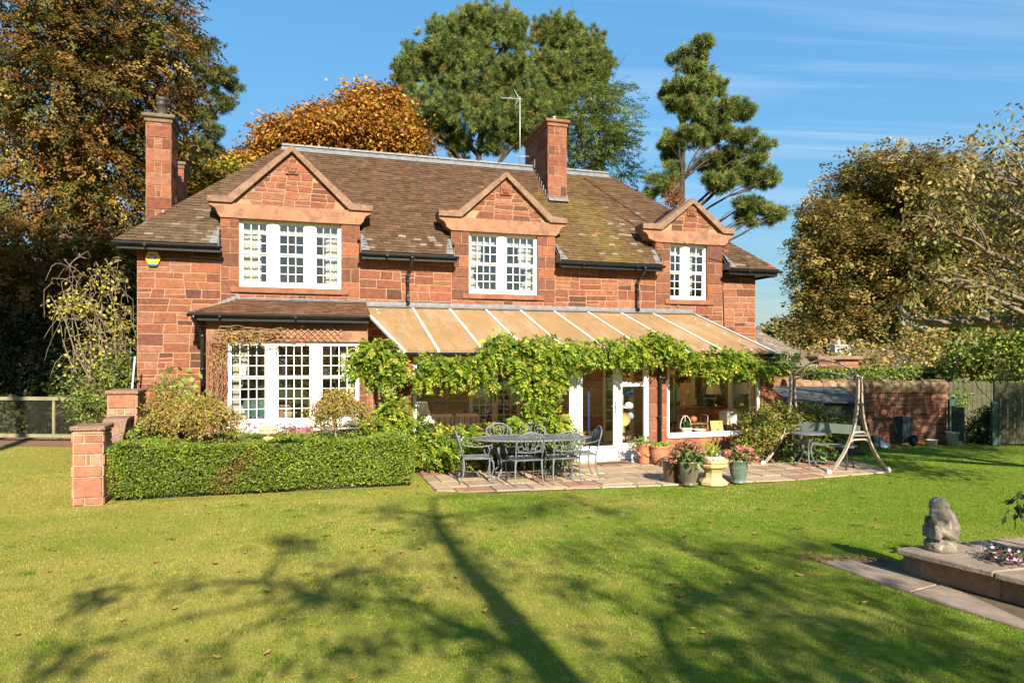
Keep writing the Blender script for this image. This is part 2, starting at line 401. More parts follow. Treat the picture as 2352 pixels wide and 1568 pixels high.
PAL_BRICK = [((.32, .105, .046), 3), ((.29, .09, .042), 3), ((.35, .135, .065), 2)]
def pick(pal):
    t = rng.uniform(0, sum(w for _, w in pal))
    for c, w in pal:
        t -= w
        if t <= 0: return jit(c, .12)
    return pal[-1][0]
def inset(poly, d):
    n = len(poly); out = []
    for i in range(n):
        p0, p1, p2 = poly[i - 1], poly[i], poly[(i + 1) % n]
        def off(a, b):
            ex, ez = b[0] - a[0], b[1] - a[1]; l = math.hypot(ex, ez) or 1e-9
            return (a[0] - ez / l * d, a[1] + ex / l * d), (ex, ez)
        a, ea = off(p0, p1); b, eb = off(p1, p2)
        den = ea[0] * eb[1] - ea[1] * eb[0]
        if abs(den) < 1e-9: out.append((b[0], b[1])); continue
        t = ((b[0] - a[0]) * eb[1] - (b[1] - a[1]) * eb[0]) / den
        out.append((a[0] + ea[0] * t, a[1] + ea[1] * t))
    return out
def area(p): return .5 * sum(p[i - 1][0] * p[i][1] - p[i][0] * p[i - 1][1] for i in range(len(p)))
def clip(poly, clp):                      # convex clip, both counter-clockwise
    out = poly
    for i in range(len(clp)):
        a, b = clp[i], clp[(i + 1) % len(clp)]
        def side(p): return (b[0] - a[0]) * (p[1] - a[1]) - (b[1] - a[1]) * (p[0] - a[0])
        inp, out = out, []
        for j in range(len(inp)):
            p, q = inp[j - 1], inp[j]; sp, sq = side(p), side(q)
            if (sp >= 0) != (sq >= 0):
                t = sp / (sp - sq); out.append((p[0] + (q[0] - p[0]) * t, p[1] + (q[1] - p[1]) * t))
            if sq >= 0: out.append(q)
        if len(out) < 3: return []
    return out
def lerp2(a, b, t): return (a[0] + (b[0] - a[0]) * t, a[1] + (b[1] - a[1]) * t)
def split(q, hm, wm, out, wonk=.05):
    bl, br, tr, tl = q
    w = ((br[0] - bl[0]) + (tr[0] - tl[0])) / 2; h = ((tl[1] - bl[1]) + (tr[1] - br[1])) / 2
    if w <= 0 or h <= 0: return
    big = h > hm or w > wm
    if not big and not (h > .2 and w < h * .8) and (rng.random() < .75 or h < .13 or w < .25): out.append(q); return
    if (h > hm * .62 and h / hm >= w / wm * rng.uniform(.75, 1.3)) or w < .2:
        if h < .14: out.append(q); return
        t = rng.uniform(.36, .64); k = rng.uniform(-.010, .010) / h
        a, b = lerp2(bl, tl, t + k), lerp2(br, tr, t - k)
        split((bl, br, b, a), hm, wm, out, wonk); split((a, b, tr, tl), hm, wm, out, wonk)
    else:
        if w < .3: out.append(q); return
        t = rng.uniform(.33, .67); k = rng.uniform(-wonk, wonk) / w
        a, b = lerp2(bl, br, min(.8, max(.2, t + k))), lerp2(tl, tr, min(.8, max(.2, t - k)))
        split((bl, a, b, tl), hm, wm, out, wonk); split((a, br, tr, b), hm, wm, out, wonk)
def stone(mb, poly, M, c, mort=.010, h=.012):
    p = inset(poly, mort)
    if area(p) < .0006 or any(area([p[i - 1], p[i], p[(i + 1) % len(p)]]) < -1e-4 for i in range(len(p))): return
    hh = h * rng.uniform(.6, 1.4); q = inset(p, .007)
    if area(q) < .0003: return
    n = len(p); ga, gb = rng.uniform(-.022, .022), rng.uniform(-.03, .03); ca = sum(a for a, _ in q) / n; cb = sum(b for _, b in q) / n
    hz = [max(.003, hh + (a - ca) * ga + (b - cb) * gb) for a, b in q]
    mb.face([M(a, b, z) for (a, b), z in zip(q, hz)], c)
    for i in range(n):
        j = (i + 1) % n
        mb.face([M(*p[i], .0006), M(*p[j], .0006), M(*q[j], hz[j]), M(*q[i], hz[i])], c)
def masonry(mb, u0, u1, z0, z1, M, pal=PAL_WALL, hm=.27, wm=.66, thick=.3, clp=None, wonk=.035, back=True):
    """snecked rubble: stones of uneven size standing a little proud of pale mortar"""
    qs = []; split(((u0, z0), (u1, z0), (u1, z1), (u0, z1)), hm, wm, qs, wonk)
    for q in qs:
        p = list(q)
        if clp:
            p = clip(p, clp)
            if len(p) < 3: continue
        stone(mb, p, M, pick(pal))
    if back: backing(mb, clp or [(u0, z0), (u1, z0), (u1, z1), (u0, z1)], M, thick)
def backing(mb, poly, M, thick):
    n = len(poly)
    mb.face([M(a, b, 0) for a, b in poly], MORTAR)
    mb.face([M(a, b, -thick) for a, b in reversed(poly)], (.5, .45, .4))
    for i in range(n):
        j = (i + 1) % n
        mb.face([M(*poly[j], 0), M(*poly[i], 0), M(*poly[i], -thick), M(*poly[j], -thick)], (.36, .15, .09))
def quoins(mb, u0, u1, z0, z1, M, pal=PAL_BROWN, hs=(.24, .34), thick=.3, two=.5):
    z = z0; k = 0
    while z < z1 - .02:
        h = rng.uniform(*hs)
        if z1 - (z + h) < hs[0] * .7: h = z1 - z
        if k % 2 and rng.random() < two * 2 * .8:
            t = u0 + (u1 - u0) * rng.uniform(.38, .62)
            stone(mb, [(u0, z), (t, z), (t, z + h), (u0, z + h)], M, pick(pal), .008, .016); stone(mb, [(t, z), (u1, z), (u1, z + h), (t, z + h)], M, pick(pal), .008, .016)
        else: stone(mb, [(u0, z), (u1, z), (u1, z + h), (u0, z + h)], M, pick(pal), .008, .016)
        z += h; k += 1
    backing(mb, [(u0, z0), (u1, z0), (u1, z1), (u0, z1)], M, thick)
def front(v=0.0): return lambda u, z, d: (u, -(v + d), z)         # outward = towards the garden
def sideR(u): return lambda a, z, d: (u + d, a, z)                # outward = along +u ; a runs towards the back
def sideL(u): return lambda a, z, d: (u - d, -a, z)
def tile_rows(mb, O, U, S, poly, expo, tw, colf, skip=None, lift=.016, gap=.004):
    """plain tiles in broken courses, each a slightly tilted piece with a thick lower edge"""
    O, U, S = Vector(O), Vector(U).normalized(), Vector(S).normalized(); Nn = U.cross(S)
    smin = min(p[0] for p in poly); smax = max(p[0] for p in poly); tmax = max(p[1] for p in poly)
    k = 0; t = 0.0
    while t < tmax:
        s = smin - (k % 2) * tw / 2 - rng.uniform(0, .03); sag = rng.uniform(-.006, .006)
        while s < smax:
            w = tw * rng.uniform(.92, 1.08); l = lift * rng.uniform(.6, 1.5); dt = rng.uniform(-.008, .008) + sag
            q = [(s + gap / 2, t + dt), (s + w - gap / 2, t + dt), (s + w - gap / 2, t + expo * 1.12), (s + gap / 2, t + expo * 1.12)]
            p = clip(q, poly)
            if len(p) >= 3:
                cx = sum(a for a, _ in p) / len(p); ct = sum(b for _, b in p) / len(p)
                W = O + U * cx + S * ct
                if not (skip and skip(W)):
                    c = colf(W)
                    def X(a, b): return O + U * a + S * b + Nn * (l + (.002 - l) * (b - t) / (expo * 1.12))
                    mb.face([X(a, b) for a, b in p], c)
                    if abs(p[0][1] - (t + dt)) < .02 and len(p) == 4:
                        a, b = X(*p[0]), X(*p[1]); mb.face([a - Nn * (l + .004), b - Nn * (l + .004), b, a], jit((.06, .038, .026), .1))
            s += w
        t += expo; k += 1
TILE = mat("roof_tile", attr=True, rough=.92, var=.25, vs=5, bump=.4, bs=50, spec=.12, spots=[((.10, .07, .05), 3, .60, .35), ((.30, .28, .24), 17, .67, .8)])
def fnoise(W, s, o=0): return mnoise.noise(Vector((W.x * s + o, W.y * s + o * .7, W.z * s)))
def col_main(W):
    c = jit((.092, .051, .029), .26)
    if rng.random() < .12: c = jit((.108, .06, .036), .2)
    n = fnoise(W, .8, 3) + fnoise(W, 3, 8) * .5
    low = max(0, min(1, (6.0 - W.z) / 1.5))
    c = mixc(c, (.085, .062, .026), max(0, min(.6, .14 + n * .55)) * (.35 + .5 * low))
    # yellow moss run below the stack, grey lichen at the left and right ends
    m = math.exp(-((W.x - 10.75 - (6.6 - W.z) * .2) / .42) ** 2) * (W.z < 6.7) + .55 * math.exp(-((W.x - 9.9) / .5) ** 2) * (W.z < 6.9) + .4 * math.exp(-((W.x - 11.3) / .7) ** 2)
    c = mixc(c, (.155, .112, .026), min(.6, m * rng.uniform(.3, .9)))
    l = max(0, 1 - abs(W.x - .9) / 1.5) * max(0, 1 - (W.z - 4.6) / 1.6) * (.6 + n)
    if W.x < 2.2: c = mixc(c, (.105, .088, .055), min(.55, .2 + l * .35))
    if rng.random() < max(l * .45, .0): c = mixc(c, (.17, .155, .115), rng.uniform(.2, .9))
    r = math.exp(-((W.x - 12.0) / .8) ** 2 - ((W.z - 5.6) / .8) ** 2) + math.exp(-((W.x - 6.0) / .7) ** 2 - ((W.z - 4.9) / .22) ** 2) * 1.1
    if rng.random() < r * .30: c = mixc(c, (.26, .24, .20), rng.uniform(.1, .7))
    if W.z < 5.2 and rng.random() < .04: c = mixc(c, (.24, .22, .18), rng.uniform(.1, .7))
    if rng.random() < .0022 and W.x > 4: c = (.30, .085, .035)
    return c
def col_bay(W): return jit(mixc((.125, .06, .035), (.17, .076, .038), rng.random()), .18)
def col_slate(W): return jit(mixc((.15, .115, .095), (.23, .19, .155), rng.random()), .2)

WHITE = mat("white_paint", (.74, .73, .70), rough=.45, var=.03, vs=8, spec=.4)
CREAM = mat("cream_paint", (.46, .39, .29), rough=.6, var=.06)
BLACK = mat("black_gloss", (.012, .012, .013), rough=.28, var=.4, vs=12, spec=.5, bump=.05, bs=30)
LEAD = mat("lead_sheet", (.155, .155, .16), rough=.55, var=.3, vs=7, spec=.4, spots=[((.22, .17, .11), 8, .6, .5)])
GLASS = glass_mat()
INNER = mat("inside_plaster", (.55, .50, .43), rough=.95, var=.1)
FLOORM = mat("inside_floor", (.20, .12, .07), rough=.7, var=.25, vs=3)

house = thing("house", "two-storey red sandstone house with three gabled dormers, tiled hipped roof and lean-to conservatory", "house", (HX, HY, 0), TH)
# ---- walls
mb = MB(); F = front(0)
for (a, b, z0, z1) in [(0, 1.5, 0, 2.7), (0, 1.65, 2.7, 4.5), (1.65, 4.655, 2.7, 3.6), (4.655, 6.84, 2.7, 4.5), (6.84, 9.525, 3.3, 3.6), (9.525, 12.376, 3.3, 4.5), (12.376, 14.43, 2.6, 3.6), (14.43, 15.49, 0, 4.5),
                       (4.6, 7.28, 0, 2.7), (6.84, 7.28, 2.7, 3.3), (7.28, 8.62, 1.87, 3.3), (8.62, 9.525, 0, 3.3), (9.525, 10.85, 0, 3.3), (10.85, 11.75, 2.02, 3.3), (11.75, 12.376, 0, 3.3), (12.376, 14.43, 0, 2.6)]:
    masonry(mb, a, b, z0, z1, F)
masonry(mb, 0.32, 7.4, 0, 4.5, sideR(15.49), thick=.3)             # right end wall
masonry(mb, -7.4, -.32, 0, 4.5, sideL(0), thick=.3)               # left end wall
mb.box(.3, 15.19, 7.1, 7.4, 0, 4.5, (.25, .10, .06))
mb.build("wall", STONE, house)
mb = MB(); mb.box(.31, 15.18, .31, 7.09, 3.05, 3.2); mb.box(.31, 15.18, 3.2, 3.3, .02, 3.05); mb.box(.31, 15.18, 3.2, 3.3, 3.2, 5.5); mb.box(.31, 15.18, 1.0, 7.09, 5.5, 5.56)
for u in (5.6, 10.6): mb.box(u, u + .1, 1.0, 3.19, 3.2, 5.49); mb.box(u, u + .1, .31, 1.0, 3.2, 4.9); mb.box(u - .6, u - .5, .31, 3.19, .02, 3.04)
mb.build("partition", INNER, house)
mb = MB(); mb.box(.31, 15.18, .31, 7.09, -.05, .02); mb.box(5.0, 13.5, -3.15, -.01, -.05, .02); mb.build("floor_slab", FLOORM, house)

# ---- main roof: eaves at u -0.39 / 16.05, gutter line out at v 0.42, ridge at v -2.95
EZ, RZ, EV, RV = 4.62, 7.84, .40, -2.95
UL, UR, RL, RR_ = -.36, 15.98, 2.85, 12.35
S = Vector((0, EV - RV, RZ - EZ)); SLEN = S.length
def dorm(uc, half, ap):                   # True where a dormer's own roof covers the main slope
    return lambda W: abs(W.x - uc) < half and W.z < 5.62 + (ap - 5.62) * (1 - abs(W.x - uc) / half) - .05 and W.y > -.6 - 2
DORMERS = [(3.153, 1.65, 4.655, 2.03, 4.24, 1.40, 4.93, 6.98, .5), (8.21, 6.84, 9.525, 7.281, 9.06, 6.52, 9.80, 6.80, .5), (13.454, 12.376, 14.43, 12.816, 13.96, 11.96, 14.75, 6.50, .46)]
sk = [(d[0], (d[2] - d[1]) / 2 + .02, d[7] - .15) for d in DORMERS]
def skip(W):
    for uc, hf, ap in sk:
        x = abs(W.x - uc)
        if x < hf and W.z < 5.6 + (ap - 5.6) * (1 - x / hf): return True
    return False
mb = MB()
pol = [(UL, 0), (UR, 0), (RR_, SLEN), (RL, SLEN)]
tile_rows(mb, (0, -EV, EZ), (1, 0, 0), S, pol, .105, .175, col_main, skip)
# hips and back slope
def slopeface(e0, e1, r1, r0):
    U = (Vector(e1) - Vector(e0)); mid = (Vector(r0) + Vector(r1)) / 2; Un = U.normalized()
    Sx = (Vector(r0) - Vector(e0)); Sx = Sx - Un * Sx.dot(Un); sl_ = Sx.length
    P = [(0, 0), (U.length, 0), ((Vector(r1) - Vector(e0)).dot(Un), sl_), ((Vector(r0) - Vector(e0)).dot(Un), sl_)]
    if (Vector(r1) - Vector(r0)).length < .01: P = P[:3]
    tile_rows(mb, e0, Un, Sx, P, .14, .3, col_main)
BV = -7.8
slopeface((UL, -BV, EZ), (UL, -EV, EZ), (RL, -RV, RZ), (RL, 4.4, RZ)); slopeface((UR, -EV, EZ), (UR, -BV, EZ), (RR_, 4.4, RZ), (RR_, -RV, RZ))
slopeface((UR, -BV, EZ), (UL, -BV, EZ), (RL, 4.4, RZ), (RR_, 4.4, RZ)); mb.box(RL, RR_, -RV, 4.4, RZ - .06, RZ + .01, (.2, .2, .2))
roof = mb.build("roof", TILE, house)
mb = MB()                                 # boarding under the tiles, broken at the dormers
def deck(u0, u1, t0, t1):
    f = lambda u, t: (u, -EV + (EV - RV) * t, EZ + (RZ - EZ) * t - .05)
    a = lambda u, t: max(UL + (RL - UL) * t, min(UR + (RR_ - UR) * t, u))
    mb.face([f(a(u0, t0), t0), f(a(u1, t0), t0), f(a(u1, t1), t1), f(a(u0, t1), t1)])
tz = (5.6 - EZ) / (RZ - EZ)
for a, b in ((UL, 1.66), (4.65, 6.85), (9.52, 12.38), (14.42, UR)): deck(a, b, 0, tz)
deck(UL, UR, tz, 1); mb.build("roof_deck", mat("dark_board", (.05, .04, .035), var=.2), roof)
mb = MB(); y = -RV
mb.face([(RL - .03, y - .17, RZ - .135), (RR_ + .02, y - .17, RZ - .135), (RR_, y, RZ + .035), (RL, y, RZ + .035)]); mb.face([(RL, y, RZ + .035), (RR_, y, RZ + .035), (RR_, y + .2, RZ + .03), (RL, y + .2, RZ + .03)])
x = RL
while x < RR_ - .2:
    mb.box(x, min(x + .58, RR_), y - .055, y + .055, RZ + .03, RZ + .075 + rng.uniform(0, .008)); x += .6
mb.build("ridge_flashing", LEAD, roof)
# eaves, gutters, fascia
def gutter(g, a, b, z=4.585, v=.45, r=.055):
    n = 9; P = [[(u, -(v - r + r * math.cos(math.pi * (1 + k / (n - 1)))) , z - r * 1.0 * math.sin(math.pi * k / (n - 1)) * 1.0) for k in range(n)] for u in (a, b)]
    g.sheet(P); g.box(a, b, -(v - 2 * r) - .004, -(v - 2 * r) + .004, z - .01, z + .012)
    g.box(a, b, -v - .006, -v + .006, z - .012, z + .012)
    for u in (a, b): g.prism([(-(v - r + r * math.cos(math.pi * (1 + k / 8))), z - r * math.sin(math.pi * k / 8)) for k in range(9)], 'x', u - .004, u + .004)
    u = a + .6
    while u < b - .3: g.box(u, u + .05, -v - .012, -(v - 2 * r), z - r - .012, z + .016); u += 1.5
EAVES = [(-.36, 1.72), (4.62, 6.94), (9.50, 12.42), (14.36, 15.98)]
for i, (a, b) in enumerate(EAVES):
    gm = MB(); gutter(gm, a - (.03 if i == 0 else 0), b + (.06 if i == 3 else 0)); gm.build('gutter', BLACK, roof)
    mb = MB(); mb.box(a + .06, b - .03, -.345, -.32, 4.455, 4.60); mb.box(a + .06, b - .03, -.32, -.01, 4.50, 4.52)
    if i == 0: mb.box(-.32, -.295, -.32, 7.5, 4.45, 4.6); mb.box(-.295, -.01, -.01, 7.4, 4.50, 4.52)
    if i == 3: mb.box(15.92, 15.945, -.32, 7.5, 4.45, 4.6); mb.box(15.5, 15.92, -.01, 7.4, 4.50, 4.52)
    mb.build('fascia', BLACK, roof)
def downpipe(u, zt, zb, v=.09, vo=.40, shoe=True, swing=-.06):
    m = MB(); m.tube([(u - swing, -vo, zt), (u - swing, -vo, zt - .08), (u - swing * .6, -vo * .6, zt - .22), (u, -v, zt - .36), (u, -v, zb + .12)] + ([(u + .01, -v - .06, zb)] if shoe else [(u, -v, zb)]), .036, 10)
    for z in (zt - .02, zt - .40, (zt + zb) / 2, zb + .15): m.tube([(u if z < zt - .3 else u - swing, -(v if z < zt - .3 else vo), z - .03), (u if z < zt - .3 else u - swing, -(v if z < zt - .3 else vo), z + .03)], .046, 10)
    return m.build("downpipe", BLACK, house)
downpipe(5.77, 4.54, 3.46); downpipe(11.80, 4.54, 3.43)
mb = MB(); mb.tube([(14.42, -.02, 4.46), (14.44, -.02, 3.9), (14.47, -.02, 3.0), (14.47, -.02, 2.6)], .012, 6); mb.tube([(14.43, -.03, 4.4), (14.5, -.2, 4.5), (14.62, -.36, 4.55)], .012, 6); mb.tube([(11.0, -.95 + 2.6, 7.3), (12.3, .55, 5.98), (13.4, -.2, 5.15), (14.9, -.3, 4.9), (15.0, -.42, 4.68)], .011, 5); mb.build("cable", BLACK, house)

# ---- sash windows
def sash_window(u0, u1, z0, z1, sashes, cols, rt, rb, vf=-.10, mid=None, fr=.05, name="window"):
    m = MB(); g = MB(); y0 = -vf; mid = mid or (z0 + z1) / 2
    m.box(u0, u1, y0, y0 + .1, z0, z0 + .06); m.box(u0, u1, y0, y0 + .1, z1 - fr, z1)
    ed = [u0] + [x for s in sashes for x in s] + [u1]
    for i in range(0, len(ed), 2):
        m.box(ed[i], ed[i + 1], y0 - (.012 if 0 < i < len(ed) - 2 else 0), y0 + .1, z0 + .06, z1 - fr)
        if 0 < i < len(ed) - 2:
            w = ed[i + 1] - ed[i]; m.box(ed[i] + w * .3, ed[i + 1] - w * .3, y0 - .024, y0 - .013, z0 + .06, z1 - fr)
    for a, b in sashes:
        for (c, d, yy, rows, bot) in ((mid, z1 - fr, y0 + .02, rt, .035), (z0 + .06, mid, y0 + .055, rb, .075)):
            s = .029
            m.box(a, a + s, yy, yy + .035, c, d); m.box(b - s, b, yy, yy + .035, c, d)
            m.box(a + s, b - s, yy, yy + .035, c, c + bot); m.box(a + s, b - s, yy, yy + .035, d - .034, d)
            ga, gb, gc, gd = a + s, b - s, c + bot, d - .034
            for k in range(1, cols): x = ga + (gb - ga) * k / cols; m.box(x - .0085, x + .0085, yy + .004, yy + .031, gc, gd)
            for k in range(1, rows):
                z = gc + (gd - gc) * k / rows
                for q in range(cols):
                    x0 = ga + (gb - ga) * q / cols + (.0085 if q else 0); x1 = ga + (gb - ga) * (q + 1) / cols - (.0085 if q < cols - 1 else 0)
                    m.box(x0, x1, yy + .004, yy + .031, z - .0085, z + .0085)
            g.face([(ga, yy + .02, gc), (gb, yy + .02, gc), (gb, yy + .02, gd), (ga, yy + .02, gd)])
    w = m.build(name, WHITE, house); g.build("pane", GLASS, w); return w
sash_window(2.03, 4.24, 3.77, 5.28, [(2.085, 2.63), (2.86, 3.43), (3.66, 4.19)], 3, 3, 3)
sash_window(7.281, 9.06, 3.76, 5.28, [(7.33, 8.035), (8.25, 9.01)], 4, 3, 3)
sash_window(12.816, 13.96, 3.75, 5.28, [(12.86, 13.21), (13.45, 13.91)], 2, 3, 3)

# ---- dormers
for (uc, j0, j1, w0, w1, l0, l1, ap, hw_) in DORMERS:
    d = MB()
    quoins(d, j0, w0, 3.6, 5.28, F); quoins(d, w1, j1, 3.6, 5.28, F)
    h = (l1 - l0) / 2 - hw_
    masonry(d, uc - h, uc + h, 5.60, ap - .08, front(-.005), hm=.21, wm=.5, clp=[(uc - h, 5.60), (uc + h, 5.60), (uc, ap - .10)], wonk=.06)
    for a, b in ((j0, j0 + .3), (j1 - .3, j1)): d.box(a, b, .305, 1.3, 4.3, 5.58, (.33, .13, .075))
    # carved square flower block
    fz = 5.60 + (ap - 5.60) * .63
    dm = d.build("dormer", STONE, house)
    c = MB(); c.box(uc - .14, uc + .14, -.05, .05, fz - .13, fz + .13, bev=.012)
    for k in range(5):
        a = 2 * math.pi * k / 5 + .3; c.ball((uc + .062 * math.cos(a), -.058, fz + .062 * math.sin(a)), .05, sc=(1, .55, 1))
    c.ball((uc, -.07, fz), .036, sc=(1, .9, 1)); c.build("carved_block", SILLM, dm)
    c = MB(); e = .02
    c.prism([(l0 + .0, 5.605), (l0 + .01, 5.56), (l0 + .06, 5.525), (l0 + .13, 5.49), (l0 + .17, 5.43), (l0 + .19, 5.36), (j0 - .005, 5.282), (j1 + .005, 5.282), (l1 - .19, 5.36), (l1 - .17, 5.43), (l1 - .13, 5.49), (l1 - .06, 5.525), (l1 - .01, 5.56), (l1, 5.605)], 'y', -.055, .34)
    c.build("lintel", DRESSED, dm)
    c = MB(); k = h + .08
    c.prism([(l0 - .01, 5.607), (l0 - .01, 5.735), (uc - k, 5.76), (uc, ap), (uc + k, 5.76), (l1 + .01, 5.735), (l1 + .01, 5.607), (uc + h + .0, 5.607), (uc, ap - .135), (uc - h, 5.607)], 'y', -.115, .36)
    c.build("coping", COPING, dm)
    c = MB(); c.box(w0 - .17, w1 + .17, -.055, .1, 3.635, 3.768, bev=.012); c.build("window_sill", SILLM, dm)
    c = MB(); rl = math.hypot(k + .05, ap - 5.75); yb = 2.9 if ap > 6.6 else 2.4
    apz = ap - .07
    tile_rows(c, (uc - k - .02, yb, 5.67), (0, -1, 0), (k + .02, 0, apz - 5.67), [(0, 0), (yb - .36, 0), (yb - .36, rl), (0, rl)], .11, .18, col_main)
    tile_rows(c, (uc + k + .02, .36, 5.67), (0, 1, 0), (-k - .02, 0, apz - 5.67), [(0, 0), (yb - .36, 0), (yb - .36, rl), (0, rl)], .11, .18, col_main)
    c.build("dormer_roof", TILE, dm)
    for s_, u in ((-1, j0), (1, j1)):      # lead aprons where the eaves run into the dormer
        c = MB()
        c.face([(u + s_ * .02, -.40, 4.64), (u + s_ * .20, -.38, 4.665), (u + s_ * .10, .05, 5.06), (u + s_ * .02, .05, 5.10)])
        c.box(u, u + s_ * .012, -.36, .3, 4.6, 4.8)
        c.build("lead_apron", LEAD, dm)

# ---- chimneys
def stack(u0, u1, v0, v1, z0, z1, cap=.10, label=None, pot=None, capc=None):
    m = MB()
    def face_(M, a, b, seed):
        z = z0; k = 0
        while z < z1 - .02:
            h = .30 if k % 2 == 0 else .27
            h = min(h, z1 - z)
            if k % 2 == 0 or b - a > 1.0 and rng.random() < .4:
                x = a
                while x < b - .01:
                    w = min(b - x, rng.uniform(.5, .7)) if b - a > .7 else b - a
                    stone(m, [(x, z), (x + w, z), (x + w, z + h), (x, z + h)], M, pick(PAL_WALL[:4] + [((.22, .09, .055), 1.5)]), .006, .012); x += w
            else:
                x = a
                while x < b - .01:
                    w = b - a if b - a < .7 else min(b - x, .6)
                    t0, t1 = x + w * rng.uniform(.33, .4), x + w * rng.uniform(.58, .66); zm = z + h * rng.uniform(.4, .6); s1 = rng.uniform(-.02, .02)
                    for q in ([(x, z), (t0 + s1, z), (t0 - s1, z + h), (x, z + h)], [(t0 + s1, z), (t1 - s1, z), (t1, zm), (t0, zm)], [(t0, zm), (t1, zm), (t1 + s1, z + h), (t0 - s1, z + h)], [(t1 - s1, z), (x + w, z), (x + w, z + h), (t1 + s1, z + h)]):
                        stone(m, q, M, pick(PAL_WALL), .007, .010)
                    x += w
            z += h; k += 1
    face_(front(v0), u0, u1, 0); face_(sideR(u1), -v0, -v1, 1); face_(sideL(u0), v1, v0, 2)
    m.box(u0, u1, -v0, -v1, z0, z1, MORTAR)
    ch = m.build("chimney", STONE, house)
    c = MB(); c.box(u0 - cap * .4, u1 + cap * .4, -v0 - cap * .4, -v1 + cap * .4, z1, z1 + .10, bev=.01); c.box(u0 - cap, u1 + cap, -v0 - cap, -v1 + cap, z1 + .10, z1 + .19, bev=.02)
    c.build("chimney_cap", capc or SILLM, ch)
    return ch
c1 = stack(9.95, 10.50, -1.70, -3.75, 6.45, 8.70, .09)
mat("steel", (.5, .5, .5), rough=.3, metal=.9, var=.1)
for u, v in ((10.22, -1.95), (10.22, -3.3)):
    m = MB(); m.lathe([(.065, 0), (.065, .05), (.075, .06), (.075, .09), (.065, .1), (.065, .13), (.075, .14), (.075, .17), (.06, .18)], 14, (u, -v, 8.88)); m.build("flue_cowl", MATS["steel"], c1)
m = MB(); m.face([(9.93, 1.66, 6.70), (10.52, 1.66, 6.70), (10.53, 1.52, 6.57), (9.92, 1.52, 6.57)]); m.box(9.93, 9.945, 1.6, 3.1, 6.66, 6.85)
for k in range(8): y = 1.7 + k * .16; m.box(9.915, 9.948, y, y + .17, 6.62 + k * .155, 6.80 + k * .155); m.box(10.502, 10.535, y, y + .17, 6.62 + k * .155, 6.80 + k * .155)
m.box(9.90, 9.96, 2.75, 3.1, 7.8, 8.05); m.build("chimney_flashing", LEAD, c1)
c2 = stack(-.19, .35, -1.80, -2.7, 4.6, 7.82, .10, capc=mat("dark_coping", (.13, .10, .065), rough=.95, var=.3))
m = MB(); m.lathe([(.135, 0), (.125, .05), (.12, .30), (.135, .31), (.135, .34), (.12, .36), (.12, .40), (.135, .41)], 18, (.10, 2.1, 8.01)); m.lathe([(.13, .42), (.14, .46), (.12, .50), (.02, .53)], 18, (.10, 2.1, 8.01)); m.build("chimney_pot", mat("dark_pot", (.06, .05, .045), rough=.5, var=.3), c2)
c3 = stack(-.22, .22, -4.4, -5.0, 4.6, 7.42, .07, capc=MATS["dark_coping"])

# ---- bay
BVF = .65
mb = MB(); Fb = front(BVF)
quoins(mb, 1.44, 1.86, 0, 2.53, Fb, pal=PAL_WALL[:5], two=0, hs=(.28, .36), thick=.28); quoins(mb, 4.60, 4.79, 0, 2.53, Fb, pal=PAL_WALL[:5], two=0, hs=(.28, .36), thick=.28)
masonry(mb, 1.86, 4.60, 0, .70, Fb, thick=.28)
mb.box(1.44, 1.72, -.36, -.01, 0, 2.9, (.40, .15, .08)); mb.box(4.51, 4.79, -.36, -.01, 0, 2.9, (.40, .15, .08))
bay = mb.build("bay", STONE, house)
mb = MB(); mb.box(1.44, 4.79, -BVF, -BVF + .28, 2.535, 3.0); mb.build("lintel", DRESSED, bay)
mb = MB(); mb.box(1.80, 4.66, -BVF - .05, -BVF + .2, .66, .72, bev=.01); mb.build("window_sill", WHITE, bay)
mb = MB(); bz, bt = 3.10, 3.50
BS = Vector((0, .98, bt - bz))
tile_rows(mb, (0, -.98, bz), (1, 0, 0), BS, [(1.14, 0), (4.80, 0), (4.80, BS.length), (2.10, BS.length)], .10, .17, col_bay)
tile_rows(mb, (1.14, -.01, bz), (0, -1, 0), (.96, 0, bt - bz), [(0, 0), (.97, 0), (0, 1.04)], .10, .17, col_bay)
mb.face([(1.14, -.98, bz - .02), (4.8, -.98, bz - .02), (4.8, 0, bt - .02), (2.1, 0, bt - .02)], (.1, .06, .04)); mb.face([(1.14, 0, bz - .02), (1.14, -.98, bz - .02), (2.1, 0, bt - .02)], (.1, .06, .04))
br = mb.build("bay_roof", TILE, house)
mb = MB(); gutter(mb, 1.12, 4.80, bz - .02, 1.03); mb.box(1.30, 4.78, -.93, -.905, 2.945, 3.075); mb.box(1.30, 4.78, -.905, -.66, 2.985, 3.0); mb.box(1.19, 1.205, -.93, 0, 2.96, 3.09); mb.box(1.205, 1.44, -.9, 0, 2.985, 3.0)
mb.build("gutter", BLACK, br)
mb = MB(); n_ = 14
for k in range(n_):
    a = 2.0 + (4.80 - 2.0) * k / n_; b = 2.0 + (4.80 - 2.0) * (k + 1) / n_
    mb.box(a, b, -.03, 0, 3.44, 3.52 + rng.uniform(0, .02)); mb.face([(a, -.03, 3.50), (b, -.03, 3.50), (b, -.17, 3.46), (a, -.17, 3.46)])
for k in range(10): a = 1.15 + .09 * k; mb.box(a, a + .09, -.02, 0, 3.12 + .042 * k, 3.21 + .042 * k)
mb.build("roof_flashing", LEAD, br)
m = MB(); m.tube([(1.24, -1.0, 3.06), (1.24, -.98, 2.98), (1.28, -.8, 2.86), (1.33, -.62, 2.74), (1.36, -.60, 2.6), (1.36, -.60, .1)], .04, 10)
for z in (2.6, 1.9, 1.0): m.tube([(1.36, -.60, z), (1.36, -.60, z + .07)], .05, 10)
m.build("downpipe", BLACK, house)
